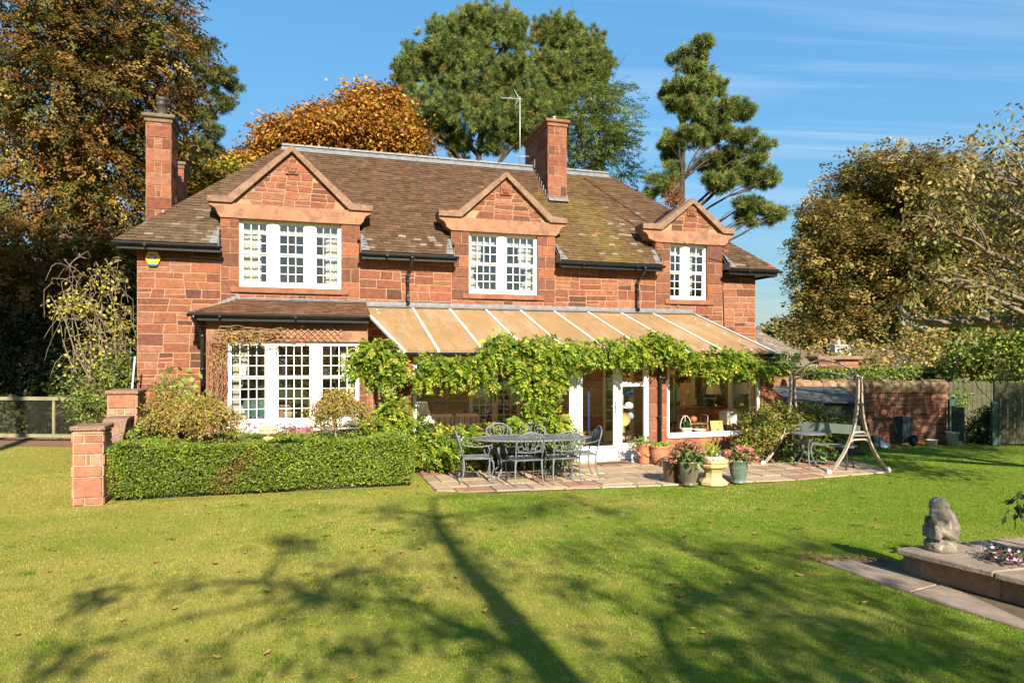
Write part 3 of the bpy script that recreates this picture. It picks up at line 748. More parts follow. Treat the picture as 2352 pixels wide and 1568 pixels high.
sash_window(1.86, 4.60, .72, 2.53, [(1.90, 2.63), (2.85, 3.56), (3.78, 4.55)], 4, 3, 4, vf=BVF - .07, mid=1.755)
# ------------------------------------------------------------------ conservatory (built onto the house)
CV = 3.2
def rz(v): return 3.40 - .3245 * v
POLY = mat("tan_polycarbonate", (.47, .325, .165), rough=.3, var=.14, vs=1.3, spec=.4, trans=.5, tcol=(1.0, .82, .58), smap=(2.6, .45, 1), spots=[((.53, .43, .31), 1.3, .52, .7), ((.32, .22, .10), 2.2, .58, .55), ((.25, .19, .11), 9, .68, .5)])
ub = [5.875, 6.767, 7.668, 8.551, 9.447, 10.364, 11.295, 12.225, 13.47]
def ule(v): return 4.81 if v < .95 else 4.81 + (v - .95) / 2.46 * .41
VE = 3.42
cr = thing("conservatory_roof", None, None); cr.parent = house
left = None
for i, b in enumerate(ub):
    m = MB(); z_ = .004
    if i == 0: P = [(b - .025, .03), (ule(0) + .02, .03), (ule(.95) + .02, .95), (ule(VE) + .02, VE), (b - .025, VE)]
    else: P = [(b - .025, .03), (ub[i - 1] + .025, .03), (ub[i - 1] + .025, VE), (b - .025, VE)]
    m.face([(u, -v, rz(v)) for u, v in P]); m.face([(u, -v, rz(v) - .012) for u, v in reversed(P)])
    for k in range(len(P)):
        a, c = P[k], P[(k + 1) % len(P)]; m.face([(a[0], -a[1], rz(a[1])), (a[0], -a[1], rz(a[1]) - .012), (c[0], -c[1], rz(c[1]) - .012), (c[0], -c[1], rz(c[1]))])
    m.build("roof_panel", POLY, cr)
def vbar(m, pts, w, h, up=.0):
    for (u0, v0), (u1, v1) in zip(pts[:-1], pts[1:]): m.bar((u0, -v0, rz(v0) + up), (u1, -v1, rz(v1) + up), w, h)
for b in ub[:-1]:
    m = MB(); vbar(m, [(b, .03), (b, VE + .01)], .052, .03, .008); vbar(m, [(b, .03), (b, VE)], .05, .09, -.06); m.build("rafter", WHITE, cr)
m = MB(); vbar(m, [(13.49, .03), (13.49, VE + .02)], .045, .05, 0); m.build("rafter", WHITE, cr)
m = MB(); vbar(m, [(4.815, .93), (5.225, VE + .02)], .05, .05, 0); m.build("rafter", WHITE, cr)
m = MB(); n_ = 30
for k in range(n_):
    a = 4.80 + (13.50 - 4.80) * k / n_; b = 4.80 + (13.50 - 4.80) * (k + 1) / n_; j = rng.uniform(0, .015)
    m.box(a, b, -.022, .002, 3.40, 3.50 + j); m.face([(a, -.02, 3.43), (b, -.02, 3.43), (b, -.16, 3.375), (a, -.16, 3.375)])
m.build("roof_flashing", LEAD, cr)
m = MB(); gutter(m, 5.22, 13.64, rz(3.42) - .03, 3.50); m.build("gutter", BLACK, cr)
m = MB(); m.box(5.30, 13.5, -3.40, -3.36, 2.20, 2.30); m.build("fascia", BLACK, cr)
for (i, v) in ((0, .35), (0, .62), (8, .6), (8, 1.2), (8, 1.9), (8, 2.5)):
    u = 5.0 + .05 * v if i == 0 else 13.2
    m = MB(); m.lathe([(.022, .0), (.022, .012), (.01, .018)], 8, (u, -v, rz(v))); m.build("roof_fixing", WHITE, cr)
for i in range(2, 9): m = MB(); m.lathe([(.018, .0), (.018, .012), (.01, .018)], 8, (ub[i] - .45, -3.2, rz(3.2))); m.build("roof_fixing", WHITE, cr)
# pillars and low walls
Fc = front(CV)
for (a, b) in ((5.0, 5.42), (10.46, 10.90), (13.26, 13.63)):
    m = MB(); quoins(m, a, b, 0, 2.20, Fc, pal=PAL_WALL[:4], two=.7, hs=(.26, .34), thick=.25)
    if b > 13: masonry(m, -3.19, -2.6, 0, 2.2, lambda a_, z, d: (13.63 + d, a_, z), thick=.2, wm=.4)
    m.build("pillar", STONE, house)
def brickwall(m, u0, u1, z0, z1, M, thick=.22):
    z = z0; k = 0
    while z < z1 - .01:
        x = u0 - (k % 2) * .11
        while x < u1:
            a, b = max(u0, x), min(u1, x + .225)
            if b - a > .03: stone(m, [(a, z), (b, z), (b, z + .075), (a, z + .075)], M, pick(PAL_BRICK), .005, .006)
            x += .225
        z += .075; k += 1
    backing(m, [(u0, z0), (u1, z0), (u1, z1), (u0, z1)], M, thick)
m = MB(); brickwall(m, 5.42, 8.73, 0, .525, Fc); brickwall(m, 10.90, 13.26, 0, .45, Fc)
brickwall(m, -2.6, -.01, 0, .525, lambda a_, z, d: (13.60 + d, a_, z)); m.build("low_wall", STONE, house)
def frame_rect(m, u0, u1, z0, z1, w, v, dep=.07, sides=(1, 1, 1, 1)):
    if sides[0]: m.box(u0, u0 + w, -v, -v + dep, z0, z1)
    if sides[1]: m.box(u1 - w, u1, -v, -v + dep, z0, z1)
    a, b = u0 + (w if sides[0] else 0), u1 - (w if sides[1] else 0)
    if sides[2]: m.box(a, b, -v, -v + dep, z0, z0 + w)
    if sides[3]: m.box(a, b, -v, -v + dep, z1 - w, z1)
def pane(g, u0, u1, z0, z1, v): g.face([(u0, -v, z0), (u1, -v, z0), (u1, -v, z1), (u0, -v, z1)])
CGLASS = glass_mat("conservatory_glass", (.93, .95, .93), .055)
def cwindow(u0, u1, z0, z1, w, mull=(), sill=True):
    m = MB(); g = MB(); frame_rect(m, u0, u1, z0, z1, w, CV - .03)
    for x in mull: m.box(x - .04, x + .04, -CV + .03, -CV + .10, z0 + w, z1 - w)
    if sill: m.box(u0 - .01, u1 + .01, -CV - .05, -CV + .029, z0 - .035, z0 + .022, bev=.006)
    e = [u0 + w] + [q for x in mull for q in (x - .04, x + .04)] + [u1 - w]
    for i in range(0, len(e), 2): pane(g, e[i], e[i + 1], z0 + w, z1 - w, CV - .065)
    o = m.build("conservatory_window", WHITE, house); g.build("pane", CGLASS, o); return o
cwindow(5.42, 8.73, .56, 2.19, .075); cwindow(10.90, 13.26, .485, 2.19, .07)
m = MB(); g = MB()                        # side windows of the conservatory
for (a, b) in ((-2.58, -1.75), (-1.75, -.9), (-.9, -.02)):
    for q in ((a, a + .05), (b - .05, b)): m.box(13.44, 13.52, q[0], q[1], .53, rz(-a) - .1)
    m.box(13.44, 13.52, a + .05, b - .05, .53, .60); m.box(13.44, 13.52, a + .05, b - .05, rz(-a) - .18, rz(-a) - .1)
    g.face([(13.48, a + .05, .6), (13.48, b - .05, .6), (13.48, b - .05, rz(-a) - .18), (13.48, a + .05, rz(-a) - .18)])
o = m.build("conservatory_window", WHITE, house); g.build("pane", CGLASS, o)
# entrance: frame, glazed door, side light with top light
m = MB(); m.box(8.73, 8.80, -3.19, -3.09, 0.02, 2.19); m.box(10.40, 10.46, -3.19, -3.09, .02, 2.19); m.box(8.80, 10.40, -3.19, -3.09, 2.06, 2.19); m.box(9.755, 9.80, -3.19, -3.09, .02, 2.06); m.box(8.73, 10.46, -3.24, -3.09, 0, .02)
m.build("door_frame", WHITE, house)
m = MB(); g = MB(); m.box(8.805, 8.93, -3.205, -3.14, .03, 2.055); m.box(9.63, 9.75, -3.205, -3.14, .03, 2.055); m.box(8.93, 9.63, -3.205, -3.14, .03, .335); m.box(8.93, 9.63, -3.205, -3.14, 1.98, 2.055)
m.box(9.0, 9.56, -3.214, -3.206, .09, .28); pane(g, 8.93, 9.63, .335, 1.98, 3.17)
dr = m.build("door", WHITE, house); g.build("pane", CGLASS, dr)
h = MB(); h.box(9.665, 9.695, -3.217, -3.206, 1.0, 1.27, bev=.004); h.tube([(9.68, -3.217, 1.17), (9.68, -3.26, 1.17), (9.65, -3.265, 1.172), (9.55, -3.262, 1.172)], .009, 8)
h.build("handle", MATS["steel"], dr)
for z in (.4, 1.2, 1.85): h = MB(); h.tube([(8.803, -3.212, z), (8.803, -3.212, z + .09)], .008, 6); h.build("hinge", MATS["steel"], dr)
m = MB(); g = MB()
frame_rect(m, 9.80, 10.40, 1.62, 2.06, .045, 3.18); frame_rect(m, 9.80, 10.40, .33, 1.62, .045, 3.18); m.box(9.80, 10.40, -3.18, -3.12, .02, .33)
pane(g, 9.845, 10.355, 1.665, 2.015, 3.15); pane(g, 9.845, 10.355, .375, 1.575, 3.15); sd = m.build("side_light", WHITE, house); g.build("pane", CGLASS, sd)
m = MB(); m.tube([(10.69, -3.45, 2.2), (10.69, -3.30, 2.05), (10.69, -3.27, 1.95), (10.69, -3.27, .0)], .038, 10); m.tube([(10.69, -3.27, 1.72), (10.69, -3.27, 1.80)], .052, 10); m.tube([(10.69, -3.27, .9), (10.69, -3.27, .94)], .05, 10); m.build("downpipe", BLACK, house)
# cream garden doors in the old outer wall
def garden_door(u0, u1, z0, z1, leaves, cols, rows):
    m = MB(); g = MB(); frame_rect(m, u0, u1, z0, z1, .035, -.05, .09)
    ed = [u0 + .035 + (u1 - u0 - .07) * k / leaves for k in range(leaves + 1)]
    for a, b in zip(ed[:-1], ed[1:]):
        m.box(a, a + .07, .055, .10, z0 + .035, z1 - .035); m.box(b - .07, b, .055, .10, z0 + .035, z1 - .035); m.box(a + .07, b - .07, .055, .10, z0 + .035, z0 + .26); m.box(a + .07, b - .07, .055, .10, z1 - .10, z1 - .035)
        for k in range(1, cols): x = a + .07 + (b - a - .14) * k / cols; m.box(x - .011, x + .011, .06, .095, z0 + .26, z1 - .10)
        for k in range(1, rows):
            z = z0 + .26 + (z1 - .10 - z0 - .26) * k / rows
            for q in range(cols):
                xa = a + .07 + (b - a - .14) * q / cols + (.011 if q else 0); xb = a + .07 + (b - a - .14) * (q + 1) / cols - (.011 if q < cols - 1 else 0)
                m.box(xa, xb, .06, .095, z - .011, z + .011)
        g.face([(a + .07, .08, z0 + .26), (b - .07, .08, z0 + .26), (b - .07, .08, z1 - .1), (a + .07, .08, z1 - .1)])
    o = m.build("garden_door", CREAM, house); g.build("pane", GLASS, o)
    k = MB(); u = (u0 + u1) / 2; k.box(u - .02, u + .02, .03, .05, 1.1, 1.4); k.ball((u, .02, 1.2), .025); k.ball((u, .03, 1.36), .02); k.build("handle", BLACK, o)
garden_door(7.28, 8.62, .02, 1.87, 2, 3, 6); garden_door(10.85, 11.75, .02, 2.02, 1, 2, 6)

# ------------------------------------------------------------------ curtains and furniture seen through the glass
FAB = mat("cream_fabric", (.70, .66, .56), rough=.95, var=.06, trans=.25)
PLAIN = mat("painted_item", attr=True, rough=.6, var=.12, vs=9)
WOOD = mat("varnished_wood", attr=True, rough=.42, var=.3, vs=4, spec=.4)
CLOTH = mat("cloth", attr=True, rough=.95, var=.15, vs=8)
PAPER = mat("paper_print", attr=True, rough=.8, var=.05)
def hthing(name, label, cat, u, v, z=.02, rot=0, group=None): return thing(name, label, cat, hw(u, v, z), TH + rot, group)
def drape(label, u0, u1, z0, z1, v, folds=5, tie=None, group=None, scallop=False):
    P = []; nz_ = 14; nu = folds * 6
    for i in range(nz_ + 1):
        t = i / nz_; z = z1 + (z0 - z1) * t; row = []
        for j in range(nu + 1):
            s = j / nu
            if tie:
                k = math.exp(-((t - .66) / .16) ** 2) * .6; s2 = s * (1 - k) + (0 if tie < 0 else 1) * k
            else: s2 = s
            row.append((u0 + (u1 - u0) * s2 - (u0 + u1) / 2, .011 * math.sin(s * folds * 2 * math.pi) + .006 * math.sin(9 * s + 5 * t), z - z0))
        P.append(row)
    m = MB(); m.sheet(P); o = m.build("curtain", FAB); o.location = hw((u0 + u1) / 2, v, z0); o.rotation_euler = (0, 0, TH)
    tag(o, label, "curtain", group)
G_ = "curtains inside the house windows"
drape("cream curtain at the left sash of the widest upper window", 2.06, 2.48, 3.80, 5.2, -.32, 5, group=G_); drape("cream curtain at the right sash of the widest upper window", 3.90, 4.22, 3.80, 5.2, -.32, 4, group=G_)
drape("cream tied curtain at the left side of the middle upper window", 7.30, 7.66, 3.78, 5.2, -.32, 4, -1, group=G_); drape("cream tied curtain at the right side of the middle upper window", 8.62, 9.03, 3.78, 5.2, -.32, 4, 1, group=G_)
drape("narrow cream curtain inside the left sash of the smallest upper window", 12.84, 12.98, 3.95, 5.2, -.32, 2, group=G_); drape("cream curtain inside the right sash of the smallest upper window", 13.46, 13.68, 3.95, 5.2, -.32, 3, group=G_)
drape("grey-cream curtain at the left of the bay window, drawn in at the waist", 1.93, 2.22, .75, 2.5, .30, 4, -1, group=G_); drape("grey-cream curtain at the right of the bay window behind the wisteria", 4.22, 4.56, .75, 2.5, .30, 4, 1, group=G_)
for lb, a, b in (("cream gathered blind at the top of the widest upper window", 2.05, 4.22), ("cream gathered blind at the top of the middle upper window", 7.30, 9.04), ("cream gathered blind at the top of the smallest upper window", 12.84, 13.94)):
    m = MB(); nu = 60; P = []
    for i in range(6):
        t = i / 5; P.append([((s / nu - .5) * (b - a), .012 * math.sin(s * 1.9), .22 * (1 - t) - .03 * abs(math.sin(s * .32)) * t) for s in range(nu + 1)])
    m.sheet(P); o = m.build("blind", FAB); o.location = hw((a + b) / 2, -.27, 5.02); o.rotation_euler = (0, 0, TH); tag(o, lb, "blind", "blinds inside the upper windows")
# sitting room behind the bay
t = hthing("armchair", "pink-red armchair back seen through the left sash of the bay window", "armchair", 2.75, -.55); c = (.36, .14, .11)
m = MB(); m.box(-.38, .38, -.35, .35, .15, .45, c, bev=.05); m.build("seat", CLOTH, t); m = MB(); m.box(-.38, .38, .22, .40, .3, 1.05, c, bev=.06); m.build("backrest", CLOTH, t)
for s in (-1, 1): m = MB(); m.box(s * .30, s * .44, -.35, .3, .15, .62, c, bev=.04); m.build("armrest", CLOTH, t)
t = hthing("round_table", "dark wooden side table behind the middle sash of the bay window", "table", 3.2, -.5); m = MB(); m.lathe([(.34, .70), (.36, .72), (.34, .74)], 24, c=(.12, .06, .03)); m.build("tabletop", WOOD, t); m = MB(); m.lathe([(.16, 0), (.05, .05), (.035, .4), (.05, .69)], 12, c=(.12, .06, .03)); m.build("pedestal", WOOD, t)
o = MB(); o.ball((0, 0, .12), .12, (.45, .35, .2), sc=(1, .35, 1)); o = o.build("plate", PLAIN); o.location = hw(3.05, -.45, .77); o.rotation_euler = (0, 0, TH); tag(o, "round gilt plate standing on the table inside the bay window", "plate")
m = MB(); m.box(-.05, .05, 0, .004, 0, .16, (.8, .8, .78)); m.box(-.03, .035, -.003, 0, .03, .11, (.75, .35, .1)); m.box(-.03, .02, -.003, 0, .115, .145, (.05, .12, .3)); o = m.build("sticker", PAPER); o.location = hw(2.16, .63, 1.82) ; o.rotation_euler = (0, 0, TH); tag(o, "small white sticker with an orange patch on a bay window pane", "sticker")
m = MB(); m.box(-.42, .42, -.012, 0, 0, .45, (.05, .14, .12)); m.box(-.45, .45, 0, .03, -.02, .47, (.2, .12, .06)); o = m.build("screen", PLAIN); o.location = hw(2.3, -.3, .75); o.rotation_euler = (0, 0, TH); tag(o, "dark green panel behind the lower left panes of the bay", "panel")
# conservatory, left half
t = hthing("sofa", "striped beige sofa against the stone wall of the conservatory", "sofa", 6.5, .65)
m = MB(); m.box(-.95, .95, -.42, .4, .1, .42, (.40, .34, .25), bev=.05); m.build("seat", CLOTH, t)
for k in range(3):
    m = MB(); x = -.62 + .62 * k; m.box(x - .3, x + .3, .14, .34, .42, .84, (.46, .40, .29), bev=.06)
    for q in range(4): m.box(x - .22 + q * .14, x - .19 + q * .14, .134, .14, .48, .78, (.42, .10, .07))
    m.build("back_cushion", CLOTH, t)
for s in (-1, 1): m = MB(); m.box(s * .95, s * 1.1, -.42, .4, .1, .62, (.40, .34, .25), bev=.04); m.build("armrest", CLOTH, t)
t = hthing("radiator", "red-brown ribbed radiator on the wall above the sofa", "radiator", 6.6, .06, .55)
m = MB()
for k in range(26): x = -.6 + k * .048; m.box(x, x + .04, -.05, .03, 0, .36, (.30, .10, .07))
m.box(-.6, .65, -.04, .02, .355, .37, (.30, .10, .07)); m.build("fins", PLAIN, t)
def table_lamp(label, u, v, z, zs, r0, r1, hs, shade=(.68, .62, .5), base=(.25, .1, .04), dome=False):
    t = hthing("table_lamp", label, "lamp", u, v, z); m = MB()
    m.lathe([(.09, 0), (.09, .02), (.035, .05), (.03, .08), (.085, .16), (.085, .20), (.03, .27), (.02, .3), (.012, zs + .02)], 18, c=base); m.build("base", WOOD, t)
    m = MB(); n = 16
    if dome: m.lathe([(r0, zs), (r0 * .97, zs + hs * .35), (r0 * .8, zs + hs * .65), (r0 * .45, zs + hs * .9), (.02, zs + hs)], 18, c=shade)
    else: m.sheet([[(r * math.cos(2 * math.pi * j / 20), r * math.sin(2 * math.pi * j / 20), z_) for j in range(21)] for r, z_ in ((r0, zs), ((r0 + r1) / 2, zs + hs / 2), (r1, zs + hs))], shade)
    m.build("lamp_shade", CLOTH, t)
def side_table(label, u, v, h=.55, r=.25, c=(.16, .08, .04)):
    t = hthing("side_table", label, "table", u, v); m = MB(); m.lathe([(r, h - .03), (r, h)], 20, c=c); m.build("tabletop", WOOD, t)
    for k in range(3): a = 2.1 * k; m = MB(); m.tube([(.6 * r * math.cos(a), .6 * r * math.sin(a), h - .03), (.9 * r * math.cos(a), .9 * r * math.sin(a), 0)], .015, 6, (.16, .08, .04)); m.build("leg", WOOD, t)
side_table("small dark side table under the left lamp in the conservatory", 5.78, 2.0); table_lamp("lamp with a pale tapered shade at the left end of the conservatory", 5.78, 2.0, .57, .42, .19, .11, .26)
side_table("small dark side table under the white domed lamp", 8.15, 2.3, .42); table_lamp("lamp with a white domed ribbed shade near the middle of the conservatory", 8.15, 2.3, .44, .33, .27, .1, .32, (.78, .75, .66), dome=True)
table_lamp("lamp with a brown tapered shade behind the wisteria stem", 8.45, .9, .79, .3, .16, .08, .25, (.34, .24, .15)); side_table("small dark side table under the brown-shaded lamp", 8.45, .9, .77, .2)
t = hthing("picture", "gilt framed picture on the stone wall beside the cream glazed door", "picture", 9.95, .03, 1.25); m = MB(); frame_rect(m, -.26, .26, 0, .62, .05, 0, .03); 
m2 = MB(); m2.box(-.21, .21, .012, .02, .05, .57, (.12, .13, .12)); m2.ball((0, .008, .32), .16, (.40, .36, .25), sc=(1, .02, 1.2)); m.cur = (.4, .28, .1); mm = m.build("frame", mat("gilt", (.35, .23, .07), rough=.4, metal=.4), t); m2.build("canvas", PAPER, t)
t = hthing("painting", "yellow-toned painting hung high at the left of the conservatory wall", "picture", 6.35, .03, 1.58); m = MB(); frame_rect(m, -.55, .55, 0, .6, .05, 0, .03); m.build("frame", MATS["gilt"], t); m = MB(); m.box(-.5, .5, .012, .02, .05, .55, (.55, .42, .16)); m.box(-.5, -.1, .008, .012, .25, .5, (.15, .32, .32)); m.build("canvas", PAPER, t)
def folding_chair(label, u, v, rot):
    t = hthing("folding_chair", label, "chair", u, v, .02, rot, "wooden folding chairs inside the conservatory"); c = (.52, .25, .08)
    m = MB()
    for k in range(5): m.box(-.2, .2, -.2 + k * .085, -.13 + k * .085, .43, .45, c)
    m.build("seat", WOOD, t); m = MB()
    for k in range(3): m.box(-.2, .2, .27 + k * .016, .285 + k * .016, .64 + k * .09, .70 + k * .09, c)
    m.build("backrest", WOOD, t)
    for s in (-1, 1):
        m = MB(); m.bar((s * .215, -.2, 0), (s * .215, .32, .92), .022, .045, (0, 1, 0), c); m.build("leg", WOOD, t); m = MB(); m.bar((s * .19, .25, 0), (s * .19, -.2, .43), .022, .04, (0, 1, 0), c); m.build("leg", WOOD, t)
folding_chair("wooden folding chair just inside the white door, turned side-on", 9.62, 1.55, R(80)); folding_chair("wooden folding chair further back at the left of the wooden table", 8.95, 1.1, R(-70))
t = hthing("dining_table", "light wooden table inside the glazed door", "table", 9.25, 1.35); c = (.5, .24, .08); m = MB(); m.box(-.38, .38, -.3, .3, .70, .73, c); m.build("tabletop", WOOD, t)
for x in (-.33, .33):
    for y in (-.25, .25): m = MB(); m.box(x - .02, x + .02, y - .02, y + .02, 0, .70, c); m.build("leg", WOOD, t)
m = MB(); m.tube([(0, 0, 0), (0, 0, 1.5)], .022, 8, (.02, .04, .14)); o = m.build("furled_parasol", CLOTH); o.location = hw(9.22, 2.85, .02); o.rotation_euler = (0, 0, TH); tag(o, "narrow dark blue furled strip standing behind the glass of the white door", "parasol")
# hat stand with hats, coat and basket behind the side light
t = hthing("hat_stand", "dark metal hat stand behind the side light", "stand", 10.28, 2.45); m = MB(); m.tube([(0, 0, .02), (0, 0, 1.75)], .016, 8, (.03, .035, .03)); m.build("pole", PLAIN, t); m = MB()
for k in range(3): a = 2.1 * k + .4; m.tube([(0, 0, .28), (.2 * math.cos(a), .2 * math.sin(a), .18), (.26 * math.cos(a), .26 * math.sin(a), 0)], .012, 6, (.03, .035, .03))
m.build("feet", PLAIN, t); m = MB()
for z in (1.1, 1.35, 1.6):
    for k in range(2): a = 3.14 * k + z; m.tube([(0, 0, z), (.1 * math.cos(a), .1 * math.sin(a), z + .06)], .008, 6, (.03, .035, .03))
m.build("pegs", PLAIN, t)
def hat(label, u, v, z, c, r=.11, brim=.2, kind="straw_hat", tilt=.25):
    m = MB(); m.lathe([(brim, .0), (brim, .012), (r, .02), (r * .97, .08), (r * .8, .125), (r * .3, .14)], 22, c=c); o = m.build(kind, CLOTH); o.location = hw(u, v, z); o.rotation_euler = (tilt, .1, TH); tag(o, label, "hat")
hat("wide straw hat on top of the stand behind the top light", 10.13, 2.55, 1.72, (.55, .33, .12), brim=.24); hat("pale straw hat hung just under the transom of the side light", 10.2, 2.7, 1.55, (.62, .52, .36), brim=.2, tilt=-.5)
def cap(label, u, v, z, c):
    m = MB(); m.ball((0, 0, 0), .1, c, sc=(1, 1, .8)); m.box(-.2, -.05, -.07, .07, -.045, -.03, c, bev=.005); o = m.build("baseball_cap", CLOTH); o.location = hw(u, v, z); o.rotation_euler = (.3, .1, TH); tag(o, label, "cap", "caps hung behind the side light")
cap("bright blue cap hanging on the hat stand", 10.30, 2.62, 1.40, (.06, .17, .5)); cap("grey-blue cap hanging below the bright blue one", 10.33, 2.62, .90, (.25, .30, .42)); cap("white cap with speckles hanging between the two blue caps", 10.26, 2.66, 1.13, (.62, .62, .62))
m = MB(); P = []
for i in range(10):
    z = 1.45 - i * .11; w = .06 + .02 * i; P.append([(w * (s / 8 - .5) * 1.3, .03 * math.sin(s * 1.6 + i * .2), z) for s in range(9)])
m.sheet(P, (.33, .22, .06)); o = m.build("coat", CLOTH); o.location = hw(10.10, 2.5, .06); o.rotation_euler = (0, 0, TH); tag(o, "khaki coat hanging behind the glass of the side light", "coat")
t = hthing("trug_basket", "round flat wicker basket hung by its long handle behind the side light", "basket", 10.02, 2.85, .86); c = (.5, .32, .12)
m = MB(); m.sheet([[(r * math.cos(2 * math.pi * j / 22), -.06 + y, r * math.sin(2 * math.pi * j / 22)) for j in range(23)] for r, y in ((.005, .07), (.08, .065), (.125, .04), (.145, 0), (.15, -.005))], c); m.build("bowl", CLOTH, t); m = MB(); m.tube([(0, 0, .13), (.01, 0, .6), (.02, 0, .72)], .011, 6, c); m.build("handle", CLOTH, t)
# right half: bookcase, cupboard, lamp, clock and oddments
t = hthing("bookcase", "open wooden bookcase of blue and white books in the right-hand window", "bookcase", 12.45, .75); c = (.30, .15, .06)
m = MB(); m.box(-.42, -.38, -.14, .14, 0, 1.72, c); m.box(.36, .40, -.14, .14, 0, 1.72, c); m.box(-.38, .36, .12, .14, 0, 1.72, (.15, .08, .04)); m.build("carcass", WOOD, t)
for z in (.08, .55, 1.05, 1.68): m = MB(); m.box(-.379, .359, -.14, .119, z, z + .025, c); m.build("shelf", WOOD, t)
m = MB(); m.tube([(-.05, -.16, .95), (.3, -.16, 1.6)], .014, 6, (.45, .25, .1)); m.tube([(-.05, -.16, 1.6), (.3, -.16, 1.0)], .014, 6, (.45, .25, .1)); m.tube([(-.06, -.17, .9), (-.06, -.17, 1.66)], .016, 8, (.5, .28, .1)); m.build("cross_brace", WOOD, t)
k = 0
bk = []
for z in (.105, .575, 1.075):
    x = -.36
    while x < .32:
        w = rng.uniform(.025, .05); h = rng.uniform(.24, .38)
        c_ = rng.choice([(.16, .30, .40), (.45, .47, .45), (.12, .2, .28), (.35, .40, .36), (.5, .42, .28), (.2, .25, .22), (.6, .6, .58)])
        m = MB(); m.box(x, x + w - .003, -.12, .08, 0, h, c_); b = m.build("book", PAPER); b.location = hw(12.45, .75, .02 + z); b.rotation_euler = (0, 0, TH); bk.append((b, c_)); x += w
for b, c_ in bk: tag(b, "upright book packed in the wooden bookcase behind the right-hand window", "book", "books in the conservatory bookcase")
m = MB(); m.box(-.13, .13, 0, .006, 0, .33, (.30, .48, .55)); m.box(-.05, .04, -.002, 0, .05, .28, (.12, .3, .42)); o = m.build("picture_card", PAPER); o.location = hw(12.6, .95, 1.10); o.rotation_euler = (0, 0, TH); tag(o, "blue picture card propped on the upper shelf of the bookcase", "card")
m = MB(); m.box(-.15, .15, -.08, .08, 0, .13, (.42, .2, .06)); m.box(-.151, .151, -.081, .081, .13, .15, (.35, .16, .05)); o = m.build("wooden_box", WOOD); o.location = hw(12.3, .8, 1.76); o.rotation_euler = (0, 0, TH); tag(o, "orange-brown wooden box on top of the bookcase", "box")
t = hthing("cupboard", "low dark wooden cupboard with drawers in the right-hand window", "cupboard", 12.75, 1.55); c = (.26, .11, .04)
m = MB(); m.box(-.52, .55, -.24, .24, .05, .95, c); m.box(-.55, .58, -.27, .25, .95, .985, c); m.build("carcass", WOOD, t)
for x in (-.36, .02): m = MB(); m.box(x - .15, x + .15, -.255, -.24, .78, .92, (.30, .13, .05)); d = m.build("drawer", WOOD, t); m = MB(); m.ball((x, -.265, .85), .016, (.3, .2, .08)); m.build("knob", PLAIN, d)
m = MB(); m.box(.2, .52, -.255, -.24, .1, .92, (.5, .24, .07)); m.build("door", WOOD, t)
table_lamp("lamp with a cream shade and turned ball base on the cupboard", 13.08, 1.62, 1.005, .30, .19, .12, .27, (.62, .55, .42), (.4, .16, .05))
t = hthing("mantel_clock", "tall pale wooden clock case standing at the left end of the cupboard", "clock", 12.42, 1.5, 1.005); m = MB(); m.box(-.15, .15, -.08, .1, 0, .56, (.5, .25, .08), bev=.01); m.build("case", WOOD, t); m = MB(); m.lathe([(.07, 0), (.07, .01)], 20, c=(.5, .48, .4)); f = m.build("dial", PAPER, t); f.rotation_euler = (R(90), 0, 0); f.location = (-.04, -.081, .33)
for lb, u, v, w, h, c_ in (("small wooden photo frame leaning on the cupboard beside the clock", 12.70, 1.40, .17, .19, (.4, .2, .07)), ("pale photo frame leaning in the middle of the cupboard top", 12.92, 1.38, .13, .18, (.55, .48, .38)), ("narrow dark photo frame leaning next to the lamp on the cupboard", 13.02, 1.36, .09, .17, (.12, .08, .05))):
    t = thing("photo_frame", lb, "photo frame", hw(u, v, 1.006), TH + rng.uniform(-.3, .3), "photo frames on the cupboard"); m = MB(); frame_rect(m, -w / 2, w / 2, 0, h, .022, 0, .015); m.cur = c_; a = m.build("frame", WOOD, t)
    a.data.color_attributes["c"].data.foreach_set("color", np.tile(np.array([*c_, 1], dtype=np.float32), len(a.data.loops))); m = MB(); m.box(-w / 2 + .02, w / 2 - .02, .004, .008, .02, h - .02, (.62, .6, .55)); m.build("print", PAPER, t)
m = MB()
for k in range(7): m.box(-.16 + k * .046, -.12 + k * .046, -.09, .09, 0, .27 + .02 * (k % 2), (.03, .035, .03)); m.box(-.155 + k * .046, -.125 + k * .046, -.0915, -.09, .18, .21, (.35, .25, .1))
o = m.build("book_row", PAPER); o.location = hw(12.85, 1.68, 1.005); o.rotation_euler = (0, 0, TH); tag(o, "row of dark bound volumes standing at the back of the cupboard", "books"); o["kind"] = "stuff"
t = hthing("sill_basket", "white wicker basket with a tall hoop handle on the window sill", "basket", 11.50, 2.95, .49); c = (.6, .56, .48)
m = MB(); m.lathe([(.10, 0), (.13, .02), (.14, .12), (.15, .15), (.13, .15)], 18, c=c); m.build("bowl", CLOTH, t); m = MB(); m.tube([(.14 * math.cos(a), 0, .13 + .28 * math.sin(a)) for a in [math.pi * k / 14 for k in range(15)]], .010, 6, c); m.build("handle", CLOTH, t)
P = np.zeros((60, 3)) + np.array([0, 0, .15]); leaf_mesh("plant", P, unit(nr.normal(size=(60, 3)) * .7 + np.array([0, 0, .8])), rdir(60), .16, .05, palette(60, [(.05, .14, .05, 1)]), leaf_mat(), t)
m = MB(); m.lathe([(.06, 0), (.07, .01), (.12, .06), (.155, .10), (.15, .10), (.1, .05), (.02, .03)], 24, c=(.72, .7, .66))
for k in range(14): a = 2 * math.pi * k / 14; m.ball((.135 * math.cos(a), .135 * math.sin(a), .075), .015, (.4, .06, .04), 6, 4)
o = m.build("bowl", PLAIN); o.location = hw(11.86, 2.92, .49); tag(o, "white bowl with a ring of red marks on the window sill", "bowl")
